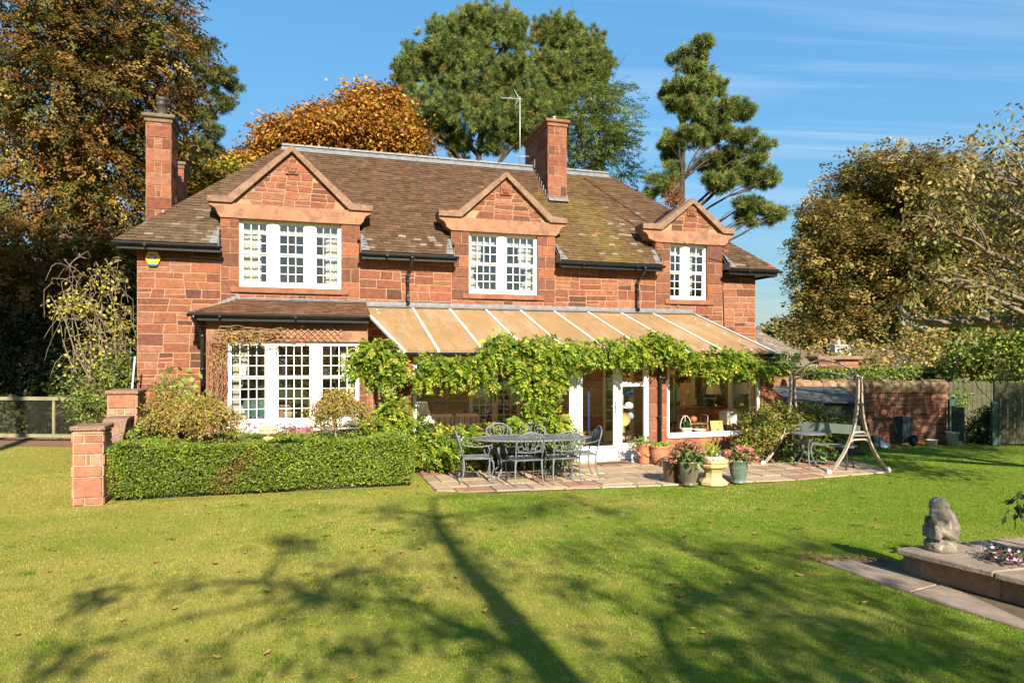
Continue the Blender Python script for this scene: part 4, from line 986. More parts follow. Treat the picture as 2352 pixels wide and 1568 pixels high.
m = MB(); m.box(-.16, .16, 0, .012, 0, .26, (.56, .36, .14)); m.box(-.17, .17, -.004, .016, .26, .27, (.1, .07, .05)); o = m.build("board", WOOD); o.location = hw(12.38, 2.85, .5); o.rotation_euler = (R(-12), 0, TH); tag(o, "plain light wooden board leaning on the window sill", "board")
t = hthing("trolley", "small metal and wood trolley behind the window sill", "trolley", 12.15, 2.2); m = MB(); m.box(-.3, .3, -.15, .15, .62, .64, (.3, .15, .07)); m.build("tray", WOOD, t); m = MB()
for x in (-.3, .3):
    for y in (-.15, .15): m.tube([(x, y, 0), (x, y, .82)], .012, 6, (.35, .33, .3))
    m.tube([(x, -.15, .82), (x, .15, .82)], .012, 6, (.35, .33, .3))
m.build("rails", PLAIN, t)
m = MB(); m.ball((0, 0, .09), .1, (.36, .15, .06), sc=(1, 1, .8)); o = m.build("copper_bowl", WOOD); o.location = hw(12.15, 2.2, .66); tag(o, "round copper bowl on the trolley", "bowl")
m = MB(); m.box(-.22, .22, -.15, .15, 0, .3, (.6, .58, .54), bev=.006); m.box(-.18, .1, -.12, .1, .3, .32, (.45, .4, .35)); m.box(-.12, .12, -.1, .1, .32, .36, (.5, .3, .1)); o = m.build("carton", PAPER); o.location = hw(13.1, 2.3, .62); o.rotation_euler = (0, 0, TH + .1); tag(o, "white carton with books on top at the right end of the window", "box")
t = hthing("stool", "dark stool under the white carton", "stool", 13.1, 2.3); m = MB(); m.box(-.2, .2, -.15, .15, .56, .6, (.1, .06, .04)); m.build("seat", WOOD, t)
for x in (-.17, .17):
    for y in (-.12, .12): m = MB(); m.box(x - .015, x + .015, y - .015, y + .015, 0, .56, (.1, .06, .04)); m.build("leg", WOOD, t)
# ------------------------------------------------------------------ ground
def lawn_mat():
    m, nt, N, L, o = node_mat("lawn")
    p = N.new("ShaderNodeBsdfPrincipled"); p.inputs["Roughness"].default_value = .95; p.inputs["Specular IOR Level"].default_value = .1
    tc = N.new("ShaderNodeTexCoord")
    def nse(s, d=5):
        n = N.new("ShaderNodeTexNoise"); n.inputs["Scale"].default_value = s; n.inputs["Detail"].default_value = d; n.inputs["Roughness"].default_value = .65; L.new(tc.outputs["Object"], n.inputs["Vector"]); return n.outputs["Fac"]
    def rng_(s, a, b, c=0, d=1):
        r = N.new("ShaderNodeMapRange"); r.inputs[1].default_value = a; r.inputs[2].default_value = b; r.inputs[3].default_value = c; r.inputs[4].default_value = d; L.new(s, r.inputs[0]); return r.outputs[0]
    def mix(f, a, b):
        x = N.new("ShaderNodeMixRGB"); L.new(f, x.inputs[0])
        for s, i in ((a, 1), (b, 2)):
            if isinstance(s, tuple): x.inputs[i].default_value = (*s, 1)
            else: L.new(s, x.inputs[i])
        return x.outputs[0]
    c = mix(rng_(nse(60, 3), .35, .65), (.095, .17, .010), (.15, .21, .018))
    sx = N.new("ShaderNodeSeparateXYZ"); L.new(tc.outputs["Object"], sx.inputs[0]); ad = N.new("ShaderNodeMath"); ad.operation = 'MULTIPLY_ADD'; ad.inputs[1].default_value = -.028; L.new(sx.outputs[0], ad.inputs[0]); L.new(nse(.55), ad.inputs[2])
    c = mix(rng_(ad.outputs[0], .40, .64), c, (.27, .245, .05)); c = mix(rng_(nse(7, 4), .52, .72, 0, .7), c, (.33, .275, .09)); c = mix(rng_(nse(3, 4), .60, .72, 0, .5), c, (.06, .105, .014))
    L.new(c, p.inputs["Base Color"])
    b = N.new("ShaderNodeBump"); b.inputs["Strength"].default_value = .9; b.inputs["Distance"].default_value = .03; L.new(nse(45, 6), b.inputs["Height"]); L.new(b.outputs[0], p.inputs["Normal"])
    L.new(p.outputs[0], o.inputs[0]); return m
m = MB(); g = [-400, -120, -60, -30, 0, 30, 60, 120, 400]
m.sheet([[(x, y, 0) for x in g] for y in [-60, -20, 0, 20, 40, 80, 200, 600]]); o = m.build("lawn", lawn_mat()); tag(o, kind="structure")
SLAB = mat("paving_stone", attr=True, rough=.9, var=.2, vs=5, bump=.25, bs=30, spec=.15, spots=[((.16, .12, .09), 14, .64, .5)])
SOIL = mat("garden_soil", (.085, .05, .032), rough=1, var=.5, vs=12, bump=.9, bs=25)
GRAVEL = mat("gravel_red", (.30, .17, .12), rough=1, var=.4, vs=40, bump=.8, bs=60)
def slabs(name, outline, sw, sh, pal, rot, z=.02, parent=None, gap=.012):
    m = MB(); ca, sa = math.cos(rot), math.sin(rot)
    loc = [(x * ca + y * sa, -x * sa + y * ca) for x, y in outline]
    x0, x1 = min(p[0] for p in loc), max(p[0] for p in loc); y0, y1 = min(p[1] for p in loc), max(p[1] for p in loc)
    y = y0; k = 0
    def W(p, z_): return (p[0] * ca - p[1] * sa, p[0] * sa + p[1] * ca, z_)
    m.face([W(p, .004) for p in loc], (.10, .075, .05))
    while y < y1:
        x = x0 - rng.uniform(0, sw); h = sh * rng.uniform(.85, 1.15)
        while x < x1:
            w = sw * rng.choice([.7, 1, 1, 1.35])
            p = clip([(x + gap, y + gap), (x + w - gap, y + gap), (x + w - gap, y + h - gap), (x + gap, y + h - gap)], loc)
            if len(p) >= 3:
                zz = z + rng.uniform(-.004, .006); c = pick(pal); q = inset(p, .008)
                if area(q) > 0:
                    m.face([W(a, zz) for a in q], c)
                    for i in range(len(p)): j = (i + 1) % len(p); m.face([W(p[i], .004), W(p[j], .004), W(q[j], zz), W(q[i], zz)], c)
            x += w
        y += h; k += 1
    o = m.build(name, SLAB); tag(o, kind="structure"); return o
PAL_PATIO = [((.33, .245, .16), 4), ((.30, .225, .155), 3), ((.28, .165, .11), 1.6), ((.37, .285, .19), 2)]
slabs("patio", [(-2.2, 14.15), (-1.73, 12.66), (-1.24, 11.05), (-.32, 10.87), (2.37, 11.47), (4.32, 11.80), (7.16, 12.91), (7.28, 14.0), (6.86, 15.2), (6.2, 16.2)], .62, .62, PAL_PATIO, TH)
pp = [Vector((3.185, 7.20)), Vector((3.40, 6.715)), Vector((3.647, 5.986)), Vector((4.008, 5.344)), Vector((5.2, 3.0)), Vector((5.9, 3.3)), Vector((4.9, 5.0)), Vector((4.03, 6.90)), Vector((4.0, 7.25))]
slabs("garden_path", [tuple(p) for p in pp], .75, .6, [((.25, .19, .145), 2), ((.22, .17, .13), 2), ((.28, .215, .16), 1)], R(-62), .012)
def patch(name, pts, mt, z, kind="structure", hgt=.0):
    m = MB(); c = (sum(p[0] for p in pts) / len(pts), sum(p[1] for p in pts) / len(pts))
    m.face([(x, y, z) for x, y in pts]); o = m.build(name, mt); tag(o, kind=kind); return o
patch("flower_bed", [tuple(hw(u, v)[:2]) for u, v in ((5.44, 3.21), (8.7, 3.21), (8.72, 3.75), (7.2, 4.1), (5.46, 4.0))], SOIL, .012)
patch("hedge_bed", [tuple(hw(u, v)[:2]) for u, v in ((.6, 0.01), (1.43, .01), (1.43, .66), (4.8, .66), (4.99, 3.0), (5.2, 4.6), (.7, 4.6))], SOIL, .006)
patch("shrub_bed", [tuple(hw(u, v)[:2]) for u, v in ((10.9, 3.21), (13.64, 3.21), (13.64, 1.5), (16.4, 2.0), (15.6, 3.9), (11.2, 3.7))], SOIL, .026)
patch("gravel_drive", [(10.6, 17.75), (13.5, 17.6), (20, 24), (14, 26)], GRAVEL, .010)
patch("bare_earth", [(-16, 17.4), (-9.2, 16.6), (-6.9, 17.5), (-7.2, 19), (-16, 19.5)], mat("leaf_litter", (.19, .105, .06), rough=1, var=.45, vs=8, bump=.8, bs=20), .006)
m = MB()
for k in range(150):
    x = rng.uniform(3.05, 3.95); y = 7.24 + rng.gauss(0, .06) - (x - 3.2) * .05; a = rng.uniform(0, 6.3); l = rng.uniform(.03, .12); m.bar((x, y, .015), (x + l * math.cos(a), y + l * math.sin(a), .02 + rng.uniform(0, .03)), .004, c=jit((.20, .11, .05), .3))
o = m.build("needle_litter", PLAIN); tag(o, kind="stuff", label="heap of dry brown pine needles along the end of the stone path", cat="pine needles")

# ------------------------------------------------------------------ garden wall with piers on the left
gw = thing("garden_wall", "low red sandstone garden wall with swept coping and a square pier at each end", "wall", hw(.40, 3.6), TH)
def pier(x0, x1, y0, y1, h, name="pier"):
    m = MB(); pl = [((.32, .145, .085), 3), ((.28, .12, .072), 2), ((.36, .20, .13), 2)]
    def rows(M, a, b):
        z = 0; k = 0
        while z < h - .02:
            hh = min(h - z, [.11, .30, .17, .16, .17, .12, .14][k % 7])
            if hh >= h - z - .06: hh = h - z
            if k % 2 == 0 and b - a < .6 and k > 1 or k % 2 == 1 and k == 1 or b - a >= .9 and False: stone(m, [(a, z), (b, z), (b, z + hh), (a, z + hh)], M, pick(pl), .008, .022)
            else:
                t = a + (b - a) * rng.uniform(.3, .45); t2 = a + (b - a) * rng.uniform(.55, .68)
                cuts = [a, t, t2, b] if k % 4 == 3 else [a, t, b]
                for i in range(len(cuts) - 1): stone(m, [(cuts[i], z), (cuts[i + 1], z), (cuts[i + 1], z + hh), (cuts[i], z + hh)], M, pick(pl), .008, .02)
            z += hh; k += 1
    rows(lambda a, z, d: (a, y0 - d, z), x0, x1); rows(lambda a, z, d: (x1 + d, a, z), y0, y1); rows(lambda a, z, d: (x0 - d, -a, z), -y1, -y0); rows(lambda a, z, d: (-a, y1 + d, z), -x1, -x0)
    m.box(x0, x1, y0, y1, -.05, h, (.42, .30, .22)); p = m.build(name, STONE, gw)
    c = MB(); c.hull([(x0 - .04, y0 - .04, h), (x1 + .04, y0 - .04, h), (x1 + .04, y1 + .04, h), (x0 - .04, y1 + .04, h)], [(x0 - .04, y0 - .04, h + .065), (x1 + .04, y0 - .04, h + .065), (x1 + .04, y1 + .04, h + .075), (x0 - .04, y1 + .04, h + .075)], .012)
    c.build("pier_cap", COPING, p)
pier(-.19, .19, -1.36, -.92, 1.09); pier(-.24, .20, .66, 1.30, 1.53)
prof = [(-.92, .72), (-.70, .70), (-.45, .68), (-.25, .72), (-.08, .84), (.04, 1.0), (.16, 1.08), (.36, 1.10), (.66, 1.10)]
m = MB(); mo = MB()
for (a, za), (b, zb) in zip(prof[:-1], prof[1:]):
    mo.hull([(-.18, a, za), (.18, a, za), (.18, b, zb), (-.18, b, zb)], [(-.18, a, za + .06), (.18, a, za + .06), (.18, b, zb + .06), (-.18, b, zb + .06)], .004)
poly = [(-.92, 0), (.66, 0)] + [(a, z) for a, z in reversed(prof)]
m.prism(poly, 'x', -.13, .13, MORTAR)
for k in range(len(prof) - 1):
    (a, za), (b, zb) = prof[k], prof[k + 1]
    for M in (lambda p, z, d: (.13 + d, p, z),): masonry(m, a, b, 0, max(za, zb), M, hm=.2, wm=.4, back=False, clp=[(a, 0), (b, 0), (b, zb), (a, za)])
    masonry(m, -b, -a, 0, max(za, zb), lambda p, z, d: (-.13 - d, -p, z), hm=.2, wm=.4, back=False, clp=[(-b, 0), (-a, 0), (-a, za), (-b, zb)])
masonry(m, 1.30, 3.3, 0, 1.1, lambda p, z, d: (.13 + d, p, z), hm=.22, wm=.5, thick=.26); mo.box(-.18, .18, 1.30, 3.3, 1.1, 1.16)
m.build("wall_body", STONE, gw); mo.build("coping", COPING, gw)

# ------------------------------------------------------------------ cast metal table and chairs
CAST = mat("grey_cast_metal", (.125, .135, .14), rough=.55, var=.3, vs=7, metal=.1, spec=.4, spots=[((.22, .23, .23), 12, .6, .45)])
def arc(cx, cy, r, a0, a1, n=8, sx=1, sy=1): return [(cx + r * sx * math.cos(a0 + (a1 - a0) * i / n), cy + r * sy * math.sin(a0 + (a1 - a0) * i / n)) for i in range(n + 1)]
def cast_chair(root, mt):
    m = MB()                               # seat: frame and slats
    for k in range(9): x = -.20 + k * .05; m.bar((x, -.21, .425), (x, .22, .43), .026, .012)
    m.tube([(-.24, -.23, .425), (-.255, .23, .43), (-.15, .265, .432), (.15, .265, .432), (.255, .23, .43), (.24, -.23, .425), (-.24, -.23, .425)], .014, 7); m.build("seat", mt, root)
    def B(x, z): return (x, -.24 - (z - .42) * .26 - max(0, z - .78) * .15, z)      # leaning back plane
    m = MB(); out = [(-.225, .40), (-.235, .55), (-.245, .72), (-.235, .80), (-.19, .845), (-.14, .865), (-.07, .895), (0, .905), (.07, .895), (.14, .865), (.19, .845), (.235, .80), (.245, .72), (.235, .55), (.225, .40)]
    m.tube([B(*p) for p in out], [.013] * 3 + [.016] * 9 + [.013] * 3, 7); m.tube([B(-.235, .57), B(0, .555), B(.235, .57)], .011, 6)
    def st(pts, r=.0085): m.tube([B(*p) for p in pts], r, 6)
    st([(0, .56), (-.035, .64), (-.045, .74), (-.02, .83), (0, .89)]); st([(0, .56), (.035, .64), (.045, .74), (.02, .83), (0, .89)])
    for s in (-1, 1):
        st([(s * .01, .57), (s * .07, .66), (s * .10, .76), (s * .09, .86)]); st([(s * .02, .57), (s * .11, .64), (s * .165, .74), (s * .175, .845)])
        st([(s * x, z) for x, z in arc(.135, .79, .04, -.5, 4.2, 9)]); st([(s * x, z) for x, z in arc(.165, .625, .045, 2.6, -2.4, 10)]); st([(s * x, z) for x, z in arc(.085, .60, .03, 3.0, -1.5, 8)])
        st([(s * .165, .58), (s * .215, .64), (s * .225, .72), (s * .20, .78)]); st([(s * x, z) for x, z in arc(.055, .80, .03, -1.2, 3.6, 8)], .007)
    m.build("backrest", mt, root)
    for s in (-1, 1):
        m = MB(); b = B(s * .24, .69)
        m.tube([b, (s * .275, -.2, .655), (s * .29, -.05, .635), (s * .295, .10, .645), (s * .29, .20, .655), (s * .285, .245, .635), (s * .28, .235, .605), (s * .28, .205, .61)], [.012, .013, .016, .018, .018, .015, .012, .010], 7, flat=.7)
        m.tube([(s * .29, .17, .645), (s * .275, .20, .57), (s * .25, .17, .50), (s * .245, .20, .43)], .012, 6); m.build("armrest", mt, root)
        m = MB(); m.tube([(s * .24, .22, .43), (s * .25, .265, .36), (s * .25, .27, .26), (s * .24, .235, .12), (s * .245, .25, .03), (s * .255, .29, .012)], [.018, .017, .015, .012, .013, .017], 7); m.build("leg", mt, root)
        m = MB(); m.tube([B(s * .228, .44), (s * .235, -.235, .30), (s * .24, -.25, .15), (s * .245, -.30, .03), (s * .245, -.325, .010)], [.017, .016, .014, .012, .016], 7); m.build("leg", mt, root)
ch = thing("patio_chair", "metal chair seen from behind at the patio table's near side, left one of two", "chair", (.21, 11.66, .02), R(17), "cast metal chairs round the patio table")
cast_chair(ch, CAST)
for x, y, a, lb in ((.88, 11.86, 12, "metal chair seen from behind at the patio table's near side, right one of two"), (-.62, 11.83, -80, "grey cast metal chair at the left end of the patio table, seen side-on"), (1.22, 12.36, 100, "grey metal chair at the right end of the patio table before the door"),
                    (-.20, 12.66, 189, "grey metal chair on the patio table's far side facing us, left of two"), (.44, 12.76, 187, "grey metal chair on the patio table's far side facing us, right of two")):
    dup(ch, (x, y, .02), R(a), lb)
t = thing("patio_table", "oval grey cast metal patio table with slatted top and scrolled legs", "table", (.33, 12.33, .02), R(9))
m = MB(); n = 40; A, B_ = 1.08, .52
E_ = [(A * math.cos(2 * math.pi * k / n), B_ * math.sin(2 * math.pi * k / n)) for k in range(n)]
m.prism(E_, 'z', .695, .705); m.tube([(x, y, .70) for x, y in E_ + E_[:1]], .018, 7)
for k in range(-10, 11):
    x = k * .1; y = B_ * math.sqrt(max(0, 1 - (x / A) ** 2)) - .03; m.bar((x, -y, .708), (x, y, .708), .085, .006)
m.build("tabletop", CAST, t)
for sx in (-1, 1):
    for sy in (-1, 1):
        m = MB(); m.tube([(sx * .55, sy * .2, .69), (sx * .62, sy * .25, .55), (sx * .56, sy * .2, .35), (sx * .54, sy * .2, .2), (sx * .62, sy * .27, .06), (sx * .70, sy * .32, .01), (sx * .73, sy * .34, .03)], [.03, .026, .022, .022, .02, .022, .018], 7)
        m.tube([(sx * .62, sy * .25, .62), (sx * .45, sy * .2, .6), (sx * .35, sy * .15, .68)], .012, 6); m.build("leg", CAST, t)
m = MB(); m.tube([(-.55, 0, .3), (.55, 0, .3)], .016, 6)
for s in (-1, 1): m.tube([(s * .55, -.2, .32), (s * .5, 0, .28), (s * .55, .2, .32)], .014, 6)
m.build("stretcher", CAST, t)
m = MB(); m.ball((0, 0, .02), .022, (.45, .25, .1)); o = m.build("pine_cone", PLAIN); o.location = (.96, 11.75, .455); tag(o, "small brown pine cone lying on a near patio chair seat", "pine cone")

# ------------------------------------------------------------------ pots on the patio
LEAFM = leaf_mat()
def glaze(n, c, c2): return mat(n, c, rough=.22, var=.3, vs=5, spec=.5, coat=.4, spots=[(c2, 7, .58, .55)])
def pot(name, label, x, y, prof, mt, n=28, z=.02, soil=None, group=None):
    t = thing(name, label, "plant pot", (x, y, z), 0, group); m = MB(); m.lathe(prof, n, sm=n > 10); m.build("body", mt, t)
    if soil: m = MB(); m.lathe([(soil[0], soil[1]), (.01, soil[1] + .02)], 16); m.build("soil", SOIL, t)
    return t
GP = [(.125, 0), (.13, .03), (.115, .045), (.125, .08), (.155, .2), (.165, .30), (.165, .36), (.20, .39), (.20, .41), (.175, .41), (.155, .37)]
pot("glazed_pot", "brown-grey glazed pot of dusky hydrangea left of the stone planter", 2.98, 11.50, GP, glaze("brown_glaze", (.10, .09, .06), (.17, .17, .14)), soil=(.16, .36))
pot("glazed_pot", "blue-green glazed pot of pink hydrangea right of the stone planter", 3.89, 11.72, [(r * .95, z_ * .97) for r, z_ in GP], glaze("green_glaze", (.10, .14, .11), (.20, .22, .18)), soil=(.15, .35))
pot("brown_pot", "dark brown plain pot half hidden behind the brown-grey glazed pot", 2.76, 11.80, [(.10, 0), (.12, .02), (.15, .2), (.16, .33), (.175, .34), (.175, .37), (.15, .37)], glaze("dark_glaze", (.09, .055, .03), (.14, .09, .05)), soil=(.15, .35))
pot("stone_planter", "octagonal yellow stone planter filled with pebbles", 3.42, 11.62, [(.24, 0), (.24, .05), (.21, .075), (.15, .12), (.14, .20), (.175, .265), (.24, .30), (.25, .335), (.23, .35), (.255, .375), (.255, .425), (.21, .425), (.20, .39)], mat("yellow_stone", (.46, .33, .165), rough=.85, var=.14, vs=6, bump=.2, bs=40), n=8, soil=(.2, .39))
m = MB()
for k in range(46):
    a = rng.uniform(0, 6.3); r = .19 * math.sqrt(rng.random()); m.ball((r * math.cos(a), r * math.sin(a), .42 + rng.uniform(0, .025)), rng.uniform(.022, .035), jit((.42, .40, .36), .25), 8, 5, (1.2, 1, .7))
o = m.build("pebbles", PLAIN); o.location = (3.42, 11.62, .02); tag(o, "round grey pebbles heaped on top of the stone planter", "pebbles", kind="stuff")
TERRA = mat("terracotta", (.34, .15, .078), rough=.85, var=.18, vs=6, spots=[((.55, .36, .26), 9, .62, .5)])
t = pot("terracotta_pot", "narrow terracotta pot with moulded swags beside the side light", 2.70, 13.98, [(.115, 0), (.125, .02), (.145, .25), (.15, .36), (.165, .375), (.165, .41), (.14, .41)], TERRA, soil=(.14, .38))
m = MB()
for k in range(10):
    a = -2.6 + .2 * k; m.ball((.148 * math.cos(a), .148 * math.sin(a), .22 - .05 * math.sin(math.pi * (k % 5) / 4)), .028, nu=7, nv=5)
m.build("swag", TERRA, t)
pot("terracotta_pot", "broad plain terracotta pot with rolled rim below the black downpipe", 2.99, 13.86, [(.12, 0), (.15, .03), (.19, .18), (.195, .28), (.185, .33), (.205, .345), (.205, .375), (.18, .375)], TERRA, soil=(.18, .35))
def plant(name, label, cat, loc, blobs, nclump, per, spread, L, W, pal, stem=None, sc=(.10, .08, .04), group=None, **k):
    t = thing(name, label, cat, loc, 0, group)
    foliage("foliage", blobs, nclump, per, spread, L, W, pal, t, **k)
    if stem:
        m = MB()
        for a, b, r in stem: m.tube(bend_path(a, b, .05, 4, .08), taper(r, r * .5, 4), 6)
        m.build("stem", BARK, t)
    return t
def hydrangea(label, loc, heads, pal):
    t = plant("hydrangea", label, "plant", loc, [((0, 0, .10), (.22, .2, .12))], 60, 3, .04, .10, .06, [(.10, .15, .03, 3), (.06, .11, .02, 2), (.2, .2, .05, 1)], stem=[((0, 0, -.05), (h[0] * .8, h[1] * .8, h[2] - .03), .006) for h in heads])
    for (x, y, z, r) in heads:
        n = 150; d = rdir(n); d[:, 2] = np.where(d[:, 2] < -.35, -d[:, 2], d[:, 2]); P = np.array([x, y, z]) + d * np.array([r, r, r * .8]) * (.9 + .12 * nr.random((n, 1)))
        C = palette(n, pal, .25); D = unit(np.cross(d, rdir(n)) + d * .25)
        leaf_mesh("flower_head", P - D * .014, D, unit(d + rdir(n) * .4), .032, .028, C, LEAFM, t)
hydrangea("dusky red-brown hydrangea in the brown-grey glazed pot", (2.97, 11.50, .42), [(-.22, -.05, .12, .10), (-.12, .02, .24, .10), (.0, -.05, .29, .105), (.12, .0, .25, .10), (.21, -.02, .16, .10), (-.26, .02, -.01, .085), (.24, -.05, .02, .07), (-.05, .1, .22, .09), (.1, .12, .2, .09)], [(.28, .09, .075, 3), (.38, .15, .11, 3), (.22, .13, .06, 1.5), (.33, .22, .12, 1)])
hydrangea("pink hydrangea in the blue-green glazed pot", (3.89, 11.72, .40), [(-.2, -.03, .12, .09), (-.14, .02, .01, .08), (.0, -.02, .19, .10), (.06, -.12, .06, .10), (.18, -.02, .15, .10), (.24, -.05, .03, .095), (-.22, .03, .05, .07), (.1, .1, .18, .09)], [(.48, .14, .13, 3), (.52, .22, .18, 3), (.36, .10, .09, 2), (.42, .28, .16, 1)])
plant("yellow_iris_leaves", "clump of yellow-green strap leaves behind the stone planter", "plant", (3.45, 12.05, .1), [((0, 0, .2), (.12, .12, .2))], 26, 3, .03, .36, .03, [(.42, .38, .06, 2), (.28, .33, .05, 2), (.1, .16, .03, 1)], out=1.2, droop=-.9)
pot("dark_pot", "small dark grey pot at the foot of the right-hand window behind the yellow leaves", 3.95, 13.3, [(.10, 0), (.14, .25), (.15, .33), (.13, .33)], glaze("slate_glaze", (.035, .04, .04), (.08, .08, .08)), soil=(.12, .3))
plant("bedding_plant", "ferny green and pink bedding plant in the narrow terracotta pot", "plant", (2.69, 13.97, .43), [((0, -.02, .06), (.20, .17, .10)), ((-.2, -.05, -.02), (.12, .1, .12))], 170, 3, .02, .04, .03, [(.12, .24, .03, 5), (.2, .30, .05, 2), (.5, .12, .2, 1.2), (.6, .4, .4, .5)])
plant("bedding_plant", "low lime-green creeping plant in the broad terracotta pot", "plant", (2.99, 13.86, .39), [((0, 0, .02), (.19, .19, .05))], 160, 3, .015, .035, .03, [(.28, .38, .05, 3), (.2, .3, .04, 2)])
def grass_like(label, loc, n, h, c): 
    P = np.zeros((n, 3)); P[:, :2] = nr.normal(size=(n, 2)) * .05; D = unit(nr.normal(size=(n, 3)) * .35 + np.array([0, 0, 1])); t = thing("fine_plant", label, "plant", loc); leaf_mesh("foliage", P, D, rdir(n), h * nr.uniform(.6, 1.1, n), .012, palette(n, [c]), LEAFM, t, bend=.1)
grass_like("feathery green plant below the right-hand window, between the pots", (3.42, 13.75, .02), 90, .62, (.12, .2, .05, 1))
# horse, bottles, mat
HORSE = mat("dark_bronze", (.07, .035, .022), rough=.45, var=.3, spec=.5)
t = thing("horse_figurine", "small dark brown grazing horse figurine on a flat base by the broad terracotta pot", "figurine", (3.08, 13.62, .02), R(10))
m = MB(); m.box(-.14, .14, -.05, .05, 0, .03, bev=.008); m.build("base", HORSE, t)
m = MB(); m.tube([(.10, 0, .145), (.04, 0, .15), (-.03, 0, .148), (-.08, 0, .15)], [.018, .034, .033, .026], 9); m.tube([(-.07, 0, .155), (-.11, 0, .15), (-.135, 0, .11)], [.024, .017, .014], 8); m.tube([(-.13, 0, .12), (-.145, 0, .09), (-.15, 0, .06)], [.015, .014, .009], 8); m.tube([(.115, 0, .15), (.135, 0, .12), (.13, 0, .07)], [.008, .01, .004], 6)
for x in (-.065, .075):
    for y in (-.018, .018): m.tube([(x, y, .14), (x + .008, y, .085), (x - (0 if x < 0 else -.01), y, .03)], [.016, .009, .008], 7)
m.ball((-.13, .012, .135), .008, nu=6, nv=4); m.build("body", HORSE, t)
for x, y, h, lb, c in ((2.50, 14.12, .20, "white plastic bottle standing at the foot of the side light", (.72, .74, .74)), (2.60, 14.18, .17, "small clear-blue plastic bottle beside the white one", (.45, .55, .6))):
    m = MB(); m.lathe([(.034, 0), (.036, .02), (.036, h * .65), (.028, h * .8), (.014, h * .86), (.014, h)], 14, c=c); m.lathe([(.0365, h * .2), (.0365, h * .45)], 14, c=(.15, .35, .55)); o = m.build("plastic_bottle", PLAIN); o.location = (x, y, .02); tag(o, lb, "bottle")
m = MB(); m.box(-.34, .34, -.17, .17, 0, .018, (.20, .14, .10), bev=.006)
for k in range(26): x = -.32 + k * .025; m.box(x, x + .012, -.16, .16, .018, .022, (.15, .10, .07))
o = m.build("doormat", CLOTH); o.location = hw(9.45, 3.62, .022); o.rotation_euler = (0, 0, TH); tag(o, "worn brown doormat in front of the white door", "doormat")

# ------------------------------------------------------------------ swing frame, bench, little table
BEIGE = mat("beige_metal", (.33, .265, .195), rough=.5, var=.14, vs=6, spec=.35, spots=[((.25, .14, .07), 14, .67, .6)])
GREEN = mat("grey_green_paint", (.15, .19, .155), rough=.55, var=.15, vs=5, spots=[((.30, .33, .29), 16, .64, .6)])
IRON = mat("dark_iron", (.028, .033, .035), rough=.5, var=.2, spec=.4)
feet = {'a': Vector((5.08, 13.86, 0)), 'c': Vector((6.60, 14.39, 0)), 'b': Vector((5.88, 12.69, 0)), 'd': Vector((7.20, 13.05, 0))}
ctr = sum(feet.values(), Vector()) / 4
sw = thing("swing_frame", "beige metal swing frame with arched scroll top and splayed curved legs, its seat missing", "swing frame", ctr)
tops = [(feet['a'] + feet['c']) / 2 * .99 + Vector((5.80, 14.05, 0)) * .01, (feet['b'] + feet['d']) / 2]
tops[0] = Vector((5.78, 14.08, 0)); tops[1] = Vector((6.55, 12.87, 0))
for ti, (f0, f1) in enumerate((('a', 'c'), ('b', 'd'))):
    for f in (f0, f1):
        F_ = feet[f] - ctr; T = tops[ti] - ctr; side = (F_ - T); side.z = 0
        m = MB()
        for off in (-.022, .022):
            pts = []
            for k in range(13):
                t_ = k / 12; z = 1.80 * (1 - t_) + .02; s = (.05 + .95 * max(0, (t_ - .02)) ** 2.9); o_ = side.normalized() * off * .0 + Vector((-side.y, side.x, 0)).normalized() * off
                pts.append(T + side * s + Vector((0, 0, z)) + o_)
            m.tube(pts, .021, 7)
        m.build("leg", BEIGE, sw); m = MB(); e = F_; m.tube([(e.x, e.y, .0), (e - side * .045).to_tuple()[:2] + (.08,)], [.05, .042], 8); m.build("foot", WHITE, sw)
    F0, F1 = feet[f0] - ctr, feet[f1] - ctr; T = tops[ti] - ctr
    def onleg(f, z): t_ = 1 - z / 1.8; s = .05 + .95 * t_ ** 2.9; q = T + (f - T) * s; return Vector((q.x, q.y, z))
    m = MB()
    for z in (.72, .58): a, b = onleg(F0, z), onleg(F1, z); m.tube([a, a.lerp(b, .25) + Vector((0, 0, .05)), a.lerp(b, .75) + Vector((0, 0, .05)), b], .02, 7)
    m.build("side_rail", BEIGE, sw)
    a, b = onleg(F0, .64), onleg(F1, .64); m = MB(); m.bar(a.lerp(b, .1) + Vector((0, 0, .07)), a.lerp(b, .95) + Vector((0, 0, .07)), .12, .02); m.build("armrest", GREEN, sw)
m = MB(); T0, T1 = tops[0] - ctr, tops[1] - ctr
def arch(h, z0): return [T0.lerp(T1, k / 14) + Vector((0, 0, z0 + h * math.sin(math.pi * k / 14) ** .9)) for k in range(15)]
m.tube(arch(.33, 1.80), .022, 8); m.tube(arch(.19, 1.70), .018, 8); m.build("arch", BEIGE, sw)
m = MB()
for k in range(5):
    t_ = .14 + .18 * k; c_ = T0.lerp(T1, t_); zb = 1.72 + .19 * math.sin(math.pi * t_); zt = 1.79 + .31 * math.sin(math.pi * t_); u_ = (T1 - T0).normalized(); zc = (zb + zt) / 2; r = (zt - zb) * .24
    for s in (-1, 1): m.tube([c_ + u_ * (s * (r * 1.0 + r * .9 * math.cos(a))) + Vector((0, 0, zc + r * .9 * math.sin(a))) for a in [3.1 - s * 0 + k2 * .55 for k2 in range(9)]], .006, 5)
    m.tube([c_ + u_ * .10 + Vector((0, 0, zt - .0)), c_ + u_ * .06 + Vector((0, 0, zb))], .006, 5)
m.build("scrollwork", BEIGE, sw)
m = MB()
for p in (T0, T1):
    m.tube([p + Vector((.02, -.05, 1.7)), p + Vector((.02, -.05, 1.55))], .006, 5); m.tube([p + Vector((.02 + .03 * math.cos(a), -.05, 1.52 + .03 * math.sin(a))) for a in [k * .6 for k in range(9)]], .006, 5)
